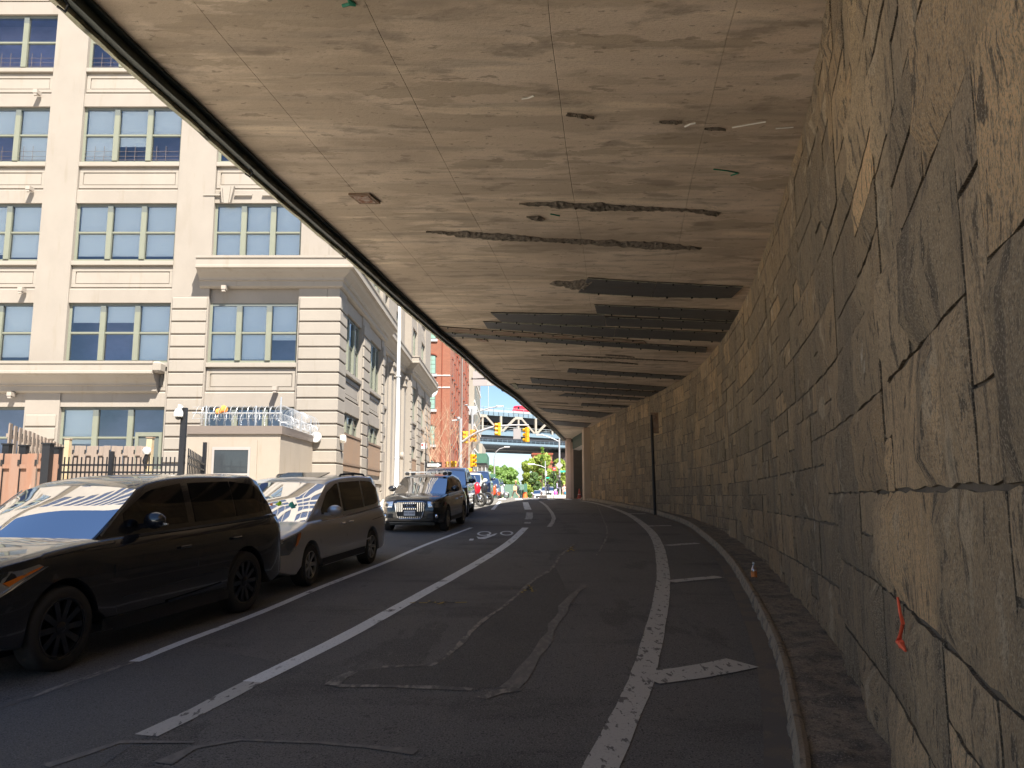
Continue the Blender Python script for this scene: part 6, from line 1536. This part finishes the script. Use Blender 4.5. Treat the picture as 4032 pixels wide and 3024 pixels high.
# green construction fence
cf = empty('construction_fence', (0, 0, 0), 0, 'pale green mesh construction fence across the far side of the crossing', 'fence'); a, b = Pm(1985, 1935, 92), Pm(2062, 1935, 92); n = 8
cg = mat('fence_mesh_green', (.12, .20, .15), .8, space='World', noise_=((1, 1, 1), .3), col2=(.10, .17, .13))
for k in range(n): x = a.x+(b.x-a.x)*k/n; MB().box((x+.01, 92, 1.3), (x+(b.x-a.x)/n-.01, 92.05, Pm(2000, 1907, 92).z)).build('panel', cg, cf)
MB().box((Pm(2063, 1900, 91).x, 91, 1.3), (Pm(2076, 1900, 91).x, 91.3, Pm(2063, 1904, 91).z)).build('end_panel', gpl, cf)
ob_ = empty('orange_barrel', (0, 0, 0), 0, 'bright orange traffic barrel at the end of the green fence', 'barrel'); q = Pm(2067, 1960, 86)
MB().lathe([(.26, 0), (.24, .15), (.22, .5), (.17, .5), (.17, .62), (0, .62)], 14, (q.x, 86, rz(86))).build('drum', mat('barrel_orange', (.95, .16, .03), .5), ob_, smooth=True, angle=40)
cf2 = empty('green_site_fence', (0, 0, 0), 0, 'green plywood site fence behind the parked cars on the left', 'fence'); a, b = Pm(1918, 1866, 100), Pm(1952, 1866, 100)
for k in range(4): x = a.x+(b.x-a.x)*k/4; MB().box((x, 100, 1), (x+(b.x-a.x)/4-.02, 100.06, a.z)).build('panel', gpl, cf2)
# traffic cone
tc = empty('traffic_cone', (0, 0, 0), 0, 'faded red traffic cone with white collar by the end of the kerb', 'traffic cone'); q = gnd(2281/1.8228, 1966/1.8228); Yc = 55.0; xc = Pm(2281, 1966, Yc).x; zc_ = rz(Yc)
cr = mat('cone_red', (.32, .06, .035), .7)
MB().box((xc-.2, Yc-.2, zc_+.005), (xc+.2, Yc+.2, zc_+.045)).build('base', cr, tc); MB().lathe([(.15, .045), (.10, .28), (.045, .66), (.03, .70)], 18, (xc, Yc, zc_)).build('cone', cr, tc, smooth=True); MB().lathe([(.098, .30), (.077, .42)], 18, (xc, Yc, zc_)).build('collar', M['white'], tc, smooth=True)
# bottle on the kerb
bt = empty('glass_bottle', (0, 0, 0), 0, 'small clear bottle with orange label standing on the kerb ledge', 'bottle'); r_ = ray(1628, 1248); q = gnd(1629, 1246, .16)
zb0 = rz(q.y)+.14
bs = 1.25
MB().lathe([(0, 0), (.033*bs, 0), (.036*bs, .01), (.036*bs, .13), (.03*bs, .16), (.014*bs, .19), (.013*bs, .225), (0, .225)], 18, (q.x, q.y, zb0)).build('body', glassmat('bottle_glass', (.9, .93, .95), .25), bt, smooth=True)
MB().lathe([(.037*bs, .02), (.037*bs, .11)], 18, (q.x, q.y, zb0)).build('label', mat('bottle_label', (.75, .24, .06), .5), bt, smooth=True); MB().lathe([(0, .252), (.016*bs, .25), (.016*bs, .226), (0, .226)], 12, (q.x, q.y, zb0)).build('cap', M['white'], bt)

# ================= TREES =================
def leafmat(name, c, c2):
    m = mat(name, c, .6, space='World', noise_=((.7, .7, .7), .2), col2=c2); b = m.node_tree.nodes['Principled BSDF']
    N = m.node_tree.nodes; L = m.node_tree.links; tr = N.new('ShaderNodeBsdfTranslucent'); tr.inputs[0].default_value = (c[0]*1.6, c[1]*1.8, c[2]*.9, 1); mx = N.new('ShaderNodeMixShader'); mx.inputs[0].default_value = .35
    L.new(b.outputs[0], mx.inputs[1]); L.new(tr.outputs[0], mx.inputs[2]); L.new(mx.outputs[0], N['Material Output'].inputs[0]); return m
lf1 = leafmat('leaf_green', (.20, .30, .085), (.13, .22, .06)); lf2 = leafmat('leaf_yellow_green', (.32, .37, .09), (.21, .28, .06)); lf3 = leafmat('leaf_dark', (.12, .19, .065), (.08, .14, .05))
bark = mat('bark', (.12, .09, .07), .9)
def tree(cx, cy, zbase, ztop_, rad, m, label, n=1500, seed=0, shape=1.0, leaf=.5, cone=False):
    rg = random.Random(seed); o = empty('broadleaf_tree' if not cone else 'conifer_tree', (0, 0, 0), 0, label, 'tree', 'trees beyond the crossing')
    H_ = ztop_-zbase; tr = MB(); tr.tube([(cx, cy, zbase-1), (cx+.1, cy, zbase+H_*.35), (cx, cy, zbase+H_*.7)], [rad*.07, rad*.05, rad*.02], 8)
    cl = []
    for k in range(26 if not cone else 16):
        if cone: t = k/16; z = zbase+H_*(.25+.75*t); rr = rad*(1-t)*.7; a = rg.uniform(0, 6.28); cl.append((Vector((cx+rr*math.cos(a), cy+rr*math.sin(a), z)), rad*.30*(1.1-t)))
        else:
            a = rg.uniform(0, 6.28); t = rg.uniform(.28, .92); rr = rad*math.sqrt(max(.05, 1-((t-.5)/.52)**2))*rg.uniform(.3, .95); cl.append((Vector((cx+rr*math.cos(a), cy+rr*math.sin(a), zbase+H_*t)), rad*rg.uniform(.24, .42)))
    for c, r_ in cl[::3]: tr.tube([(cx, cy, zbase+H_*.3), tuple((Vector((cx, cy, zbase+H_*.4))+c)/2), tuple(c)], [rad*.03, rad*.02, rad*.008], 5)
    tr.build('trunk', bark, o, smooth=True)
    lv = MB(); per = n//len(cl)
    for c, r_ in cl:
        for k in range(per):
            d = Vector((rg.gauss(0, 1), rg.gauss(0, 1), rg.gauss(0, .8))).normalized(); p = c+d*r_*rg.uniform(.55, 1.1); u = Vector((rg.gauss(0, 1), rg.gauss(0, 1), rg.gauss(0, 1))).normalized(); v = u.cross(d+Vector((.01, 0, 0))).normalized(); s = leaf*rg.uniform(.5, 1.1)
            lv.add([p-u*s-v*s*.5, p+u*s*.2-v*s*.6, p+u*s+v*s*.1, p+v*s*.6], [(0,1,2,3)])
    lv.build('crown', m, o, fix=False, kind='stuff'); return o
def ptree(x0, x1, yt, yb, Y, m, label, **kw):
    a, b = Pm(x0, yt, Y), Pm(x1, yt, Y); base = Pm(x0, yb, Y).z; tree((a.x+b.x)/2, Y, base-2.5, a.z+.3, (b.x-a.x)/2, m, label, **kw)
ptree(1914, 1985, 1832, 1940, 150, lf1, 'left tree of the light green pair behind the grey street lamp', seed=1, n=5200, leaf=.42)
ptree(1965, 2042, 1838, 1940, 156, lf1, 'right tree of the light green pair behind the grey street lamp', seed=2, n=5200, leaf=.42)
ptree(2050, 2120, 1808, 1950, 140, lf2, 'yellow green tree right of centre, lowest of the right hand group', seed=3, n=6000, leaf=.4)
ptree(2098, 2172, 1786, 1955, 128, lf2, 'largest yellow green tree behind the shorter street lamp', seed=4, n=7000, leaf=.38)
ptree(2078, 2128, 1860, 1955, 118, lf3, 'dark green tree low in front of the yellow green trees', seed=5, n=2000, leaf=.3)
ptree(2176, 2250, 1800, 1955, 120, lf2, 'tree behind the diamond sign next to the concrete pier', seed=6, n=6000, leaf=.36)
ptree(2160, 2200, 1852, 1955, 116, lf3, 'small dark tree behind the thin black sign post', seed=8, n=1600, leaf=.3)
a, b = Pm(2112, 1752, 124), Pm(2158, 1752, 124); tree((a.x+b.x)/2, 124, -2, a.z, (b.x-a.x)/2, lf1, 'slender pointed tree rising above the others against the bridge', n=1400, seed=7, leaf=.3, cone=True)
# bare shrub tree by the crossing
bs_ = empty('bare_street_tree', (0, 0, 0), 0, 'bare brown street tree with upswept thin branches in front of the red brick wall', 'tree'); rg = random.Random(4); Yt = 57
root_ = Pm(1772, 1930, Yt); mb = MB(); tw = mat('twig_brown', (.36, .24, .16), .9)
def grow(p, d, L_, r_, lvl):
    pts = [p]; 
    for k in range(5): d = (d+Vector((rg.uniform(-.14, .14), rg.uniform(-.1, .1), .05))).normalized(); pts.append(pts[-1]+d*L_/5)
    mb.tube(pts, [r_*(1-.13*i) for i in range(6)], 5, cap=False)
    if lvl < 3:
        for k in range(3 if lvl else 4): q = pts[rg.choice([2, 3, 4])]; grow(q, (d+Vector((rg.uniform(-.7, .7), rg.uniform(-.4, .4), rg.uniform(-.1, .5)))).normalized(), L_*rg.uniform(.55, .8), r_*.55, lvl+1)
b0 = Vector((root_.x, Yt, rz(Yt)+.13))
for dx, L_ in [(-.45, 2.6), (-.2, 3.0), (.1, 2.8), (.4, 2.9), (.62, 2.4), (-.7, 2.4)]: grow(b0+Vector((0, 0, .8)), Vector((dx, rg.uniform(-.1, .1), 1)).normalized(), L_, .035, 0)
mb.tube([b0, b0+Vector((0, 0, .95))], [.09, .06], 8); mb.build('branches', tw, bs_, smooth=True)
bt2 = empty('bare_street_tree', (0, 0, 0), 0, 'second bare tree against the near corner of the street facade', 'tree'); mb = MB(); b0 = Vector((Pm(1692, 1930, 50).x, 50, rz(50)+.13))
mb.tube([b0, b0+Vector((0, 0, 2.6))], [.07, .045], 8)
for dx, L_ in [(-.3, 2.2), (.1, 2.6), (.5, 2.4)]: grow(b0+Vector((0, 0, 2.3)), Vector((dx, .05, 1)).normalized(), L_, .03, 1)
mb.build('branches', tw, bt2, smooth=True)

# ================= PEOPLE =================
skin = mat('skin', (.50, .30, .21), .6); skind = mat('skin_dark', (.10, .06, .045), .6); hairm = mat('hair_dark', (.02, .015, .012), .7); hairb = mat('hair_blond', (.45, .26, .12), .7)
def person(loc, ang, label, height, pose, cols, hair=None, sk=None):
    """pose: joints dict in units of height (x right, y forward(-), z up)"""
    o = empty('person', loc, ang, label, 'person'); J = pose; Hh = height
    names = list(J.keys()); idx = {n: i for i, n in enumerate(names)}; me = bpy.data.meshes.new('body')
    E_ = [('pelvis','chest'), ('chest','neck'), ('neck','headb'), ('headb','headt'), ('chest','shl'), ('shl','ell'), ('ell','wrl'), ('wrl','hal'), ('chest','shr'), ('shr','elr'), ('elr','wrr'), ('wrr','har'), ('pelvis','hil'), ('hil','knl'), ('knl','anl'), ('anl','tol'), ('pelvis','hir'), ('hir','knr'), ('knr','anr'), ('anr','tor')]
    rad = dict(pelvis=.075, chest=.085, neck=.032, headb=.05, headt=.052, shl=.043, shr=.043, ell=.028, elr=.028, wrl=.02, wrr=.02, hal=.02, har=.02, hil=.058, hir=.058, knl=.037, knr=.037, anl=.024, anr=.024, tol=.02, tor=.02)
    me.from_pydata([Vector(J[n])*Hh for n in names], [(idx[a], idx[b]) for a, b in E_], [])
    b = bpy.data.objects.new('body', me); C.objects.link(b); b.parent = o
    sm = b.modifiers.new('skin', 'SKIN'); sm.use_smooth_shade = True; b.modifiers.new('sub', 'SUBSURF').levels = 1; b.modifiers['sub'].render_levels = 2
    for n in names: sv = me.skin_vertices[0].data[idx[n]]; r_ = rad[n]*Hh; sv.radius = (r_, r_*.8)
    me.skin_vertices[0].data[idx['pelvis']].use_root = True
    # colour zones by height in object space
    m = bpy.data.materials.new('clothed_body'); m.use_nodes = True; N = m.node_tree.nodes; L = m.node_tree.links; tc_ = N.new('ShaderNodeTexCoord'); sp = N.new('ShaderNodeSeparateXYZ'); L.new(tc_.outputs['Object'], sp.inputs[0])
    cr_ = N.new('ShaderNodeValToRGB'); cr_.color_ramp.interpolation = 'CONSTANT'; mr = N.new('ShaderNodeMath'); mr.operation = 'DIVIDE'; mr.inputs[1].default_value = Hh; L.new(sp.outputs[2], mr.inputs[0]); L.new(mr.outputs[0], cr_.inputs[0])
    el = cr_.color_ramp.elements; el[0].position = 0; el[0].color = (*cols[0][1], 1); el[1].position = cols[1][0]; el[1].color = (*cols[1][1], 1)
    for p_, c_ in cols[2:]: e = el.new(p_); e.color = (*c_, 1)
    L.new(cr_.outputs[0], N['Principled BSDF'].inputs['Base Color']); N['Principled BSDF'].inputs['Roughness'].default_value = .85; me.materials.append(m)
    hc = (Vector(J['headb'])+Vector(J['headt']))/2*Hh
    MB().sph(hc+Vector((0, .012*Hh, .022*Hh)), .5*Hh, 14, 8, (.125, .14, .125)).build('hair', hair or hairm, o, smooth=True)
    for s in (-1, 1): MB().sph(hc+Vector((s*.02*Hh, -.055*Hh, .002*Hh)), .006*Hh, 6, 4).build('eye', M['black'], o)
    MB().sph(hc+Vector((0, -.062*Hh, -.012*Hh)), .5*Hh, 8, 5, (.016, .022, .03)).build('nose', sk or skin, o)
    for s in ('l', 'r'):
        h0 = Vector(J['ha'+s])*Hh; w0 = Vector(J['wr'+s])*Hh; d = (h0-w0).normalized(); sd_ = d.cross(Vector((0, 1, 0))).normalized(); f_ = MB()
        for k in range(4): q = h0+sd_*(k-1.5)*.009*Hh; f_.tube([q-d*.008*Hh, q+d*.022*Hh, q+d*.04*Hh+Vector((0, -.01*Hh, 0))], [.0062*Hh, .0056*Hh, .004*Hh], 5)
        q = h0-d*.01*Hh; f_.tube([q+sd_*.015*Hh, q+sd_*.03*Hh+d*.015*Hh], [.0065*Hh, .005*Hh], 5); f_.build('fingers', sk or skin, o, smooth=True, kind='stuff')
    return o
def pose(walk=.12, swing=.1, lean=0, ph=1):
    return dict(pelvis=(0, 0, .52), chest=(0, -lean*.5, .73), neck=(0, -lean, .84), headb=(0, -lean-.01, .895), headt=(0, -lean-.01, .955),
      shl=(.105, -lean*.8, .80), ell=(.13, swing*.5*ph-lean*.5, .63), wrl=(.135, swing*ph-.04, .49), hal=(.135, swing*ph-.05, .455), shr=(-.105, -lean*.8, .80), elr=(-.13, -swing*.5*ph-lean*.5, .63), wrr=(-.135, -swing*ph-.05, .49), har=(-.135, -swing*ph-.06, .455),
      hil=(.05, 0, .49), knl=(.055, -walk*.7*ph-.02, .28), anl=(.05, -walk*ph if ph > 0 else walk+.06, .045 if ph > 0 else .09), tol=(.052, -walk*ph-.08 if ph > 0 else walk+.0, .02 if ph > 0 else .04), hir=(-.05, 0, .49), knr=(-.052, walk*.2*ph-.02, .28), anr=(-.05, walk*1.1*ph, .06), tor=(-.052, walk*ph-.06, .02))
SK, TN = (.50, .30, .21), (.10, .06, .045)
q = Pm(2031, 1961, 77)
w1 = person((q.x, 77, rz(77)), R(-90+0), 'woman walking across in black shorts carrying a tan bag and a dark shoulder bag', 1.68, pose(.20, .06), [(0, SK), (.40, (.02, .02, .025)), (.54, (.04, .035, .04)), (.83, SK)], hairb)
bg = empty('tan_paper_bag', (0, 0, 0), 0, 'tan paper bag held by the woman crossing the street', 'bag'); q = Pm(2028, 1923, 76.6); MB().cbox(q, (.36, .18, .42)).build('bag_body', mat('tan_bag', (.62, .42, .24), .8), bg, bevel=.03); MB().tube([(q.x-.1, q.y, q.z+.2), (q.x, q.y, q.z+.34), (q.x+.1, q.y, q.z+.2)], .012, 5).build('handle', bpy.data.materials['tan_bag'], bg)
bg = empty('dark_shoulder_bag', (0, 0, 0), 0, 'dark shoulder bag on the back of the woman crossing the street', 'bag'); q = Pm(2039, 1921, 77.1); MB().sph(q, .5, 12, 8, (.36, .24, .48)).build('bag_body', mat('dark_bag', (.03, .03, .035), .7), bg, smooth=True); MB().tube([(q.x-.08, q.y, q.z+.18), (q.x-.22, q.y-.05, q.z+.5)], .015, 5).build('strap', M['black'], bg)
q = Pm(2157, 1957, 82); person((q.x, 82, rz(82)), R(180), 'man in a navy shirt and dark trousers walking away beside the street lamp', 1.68, pose(.05, .04), [(0, (.006, .006, .008)), (.50, (.012, .016, .03)), (.83, (.02, .012, .01))], hairm, skind)  # clothes and head coloured near black, a plain silhouette
q = Pm(2205, 1949, 80); gz_ = Pm(2205, 1949, 80).z
kerbisl = MB().box((3.2, 74.5, 1.7), (9.2, 95, gz_)).build('corner_pavement', M['pavement'], kind='structure', bevel=.05)
person((q.x, 80, gz_), R(10), 'tall man in black jacket and jeans standing near the concrete pier', 1.78, pose(.04, .05), [(0, (.008, .010, .016)), (.46, (.004, .004, .005)), (.84, (.02, .012, .01))], hairm, skind)  # near-black head and clothes, also a silhouette figure
q = Pm(2194, 1949, 84); person((q.x, 84, gz_), R(90), 'person in a lavender top half hidden behind the tall man in black', 1.45, pose(.04, .03), [(0, (.02, .02, .03)), (.48, (.45, .42, .62)), (.83, SK)], hairm)
q = Pm(2222, 1948, 82); P_ = pose(0, 0)
P_.update(pelvis=(0, 0, .28), chest=(0, -.03, .48), neck=(0, -.05, .58), headb=(0, -.06, .63), headt=(0, -.06, .69), shl=(.10, -.03, .55), shr=(-.10, -.03, .55), ell=(.13, -.07, .40), elr=(-.13, -.07, .40), wrl=(.06, -.16, .33), wrr=(-.06, -.16, .33), hal=(.04, -.19, .32), har=(-.04, -.19, .32), hil=(.05, -.02, .27), hir=(-.05, -.02, .27), knl=(.07, -.22, .28), knr=(-.07, -.22, .28), anl=(.07, -.22, .05), anr=(-.07, -.22, .05), tol=(.07, -.29, .02), tor=(-.07, -.29, .02))
person((q.x, 82, gz_), R(-10), 'seated person in a pink top beside a blue bag near the pier', 1.5, P_, [(0, (.35, .2, .15)), (.24, (.70, .42, .36)), (.60, SK)], hairb)
st = empty('folding_stool', (0, 0, 0), 0, 'low folding stool under the seated person in pink', 'stool'); MB().box((q.x-.2, 81.85, gz_+.32), (q.x+.2, 82.25, gz_+.36)).build('seat', M['grey'], st)
for sx in (-.18, .18):
    for sy in (-.12, .22): MB().tube([(q.x+sx, 82+sy, gz_), (q.x+sx, 82+sy, gz_+.33)], .015, 5).build('leg', M['grey'], st)
bb2 = empty('blue_bag', (0, 0, 0), 0, 'bright blue bag on the ground right of the seated person', 'bag'); q = Pm(2230, 1944, 81.5); MB().sph((q.x, 81.5, gz_+.2), .5, 10, 8, (.42, .3, .42)).build('bag_body', mat('blue_bag', (.03, .30, .50), .5), bb2, smooth=True)
bb2 = empty('pink_bag', (0, 0, 0), 0, 'bright pink and purple bag on the ground left of the black sign post', 'bag'); q = Pm(2187, 1944, 81.5); MB().sph((q.x, 81.5, gz_+.22), .5, 10, 8, (.40, .3, .46)).build('bag_body', mat('pink_bag', (.75, .10, .45), .5), bb2, smooth=True)
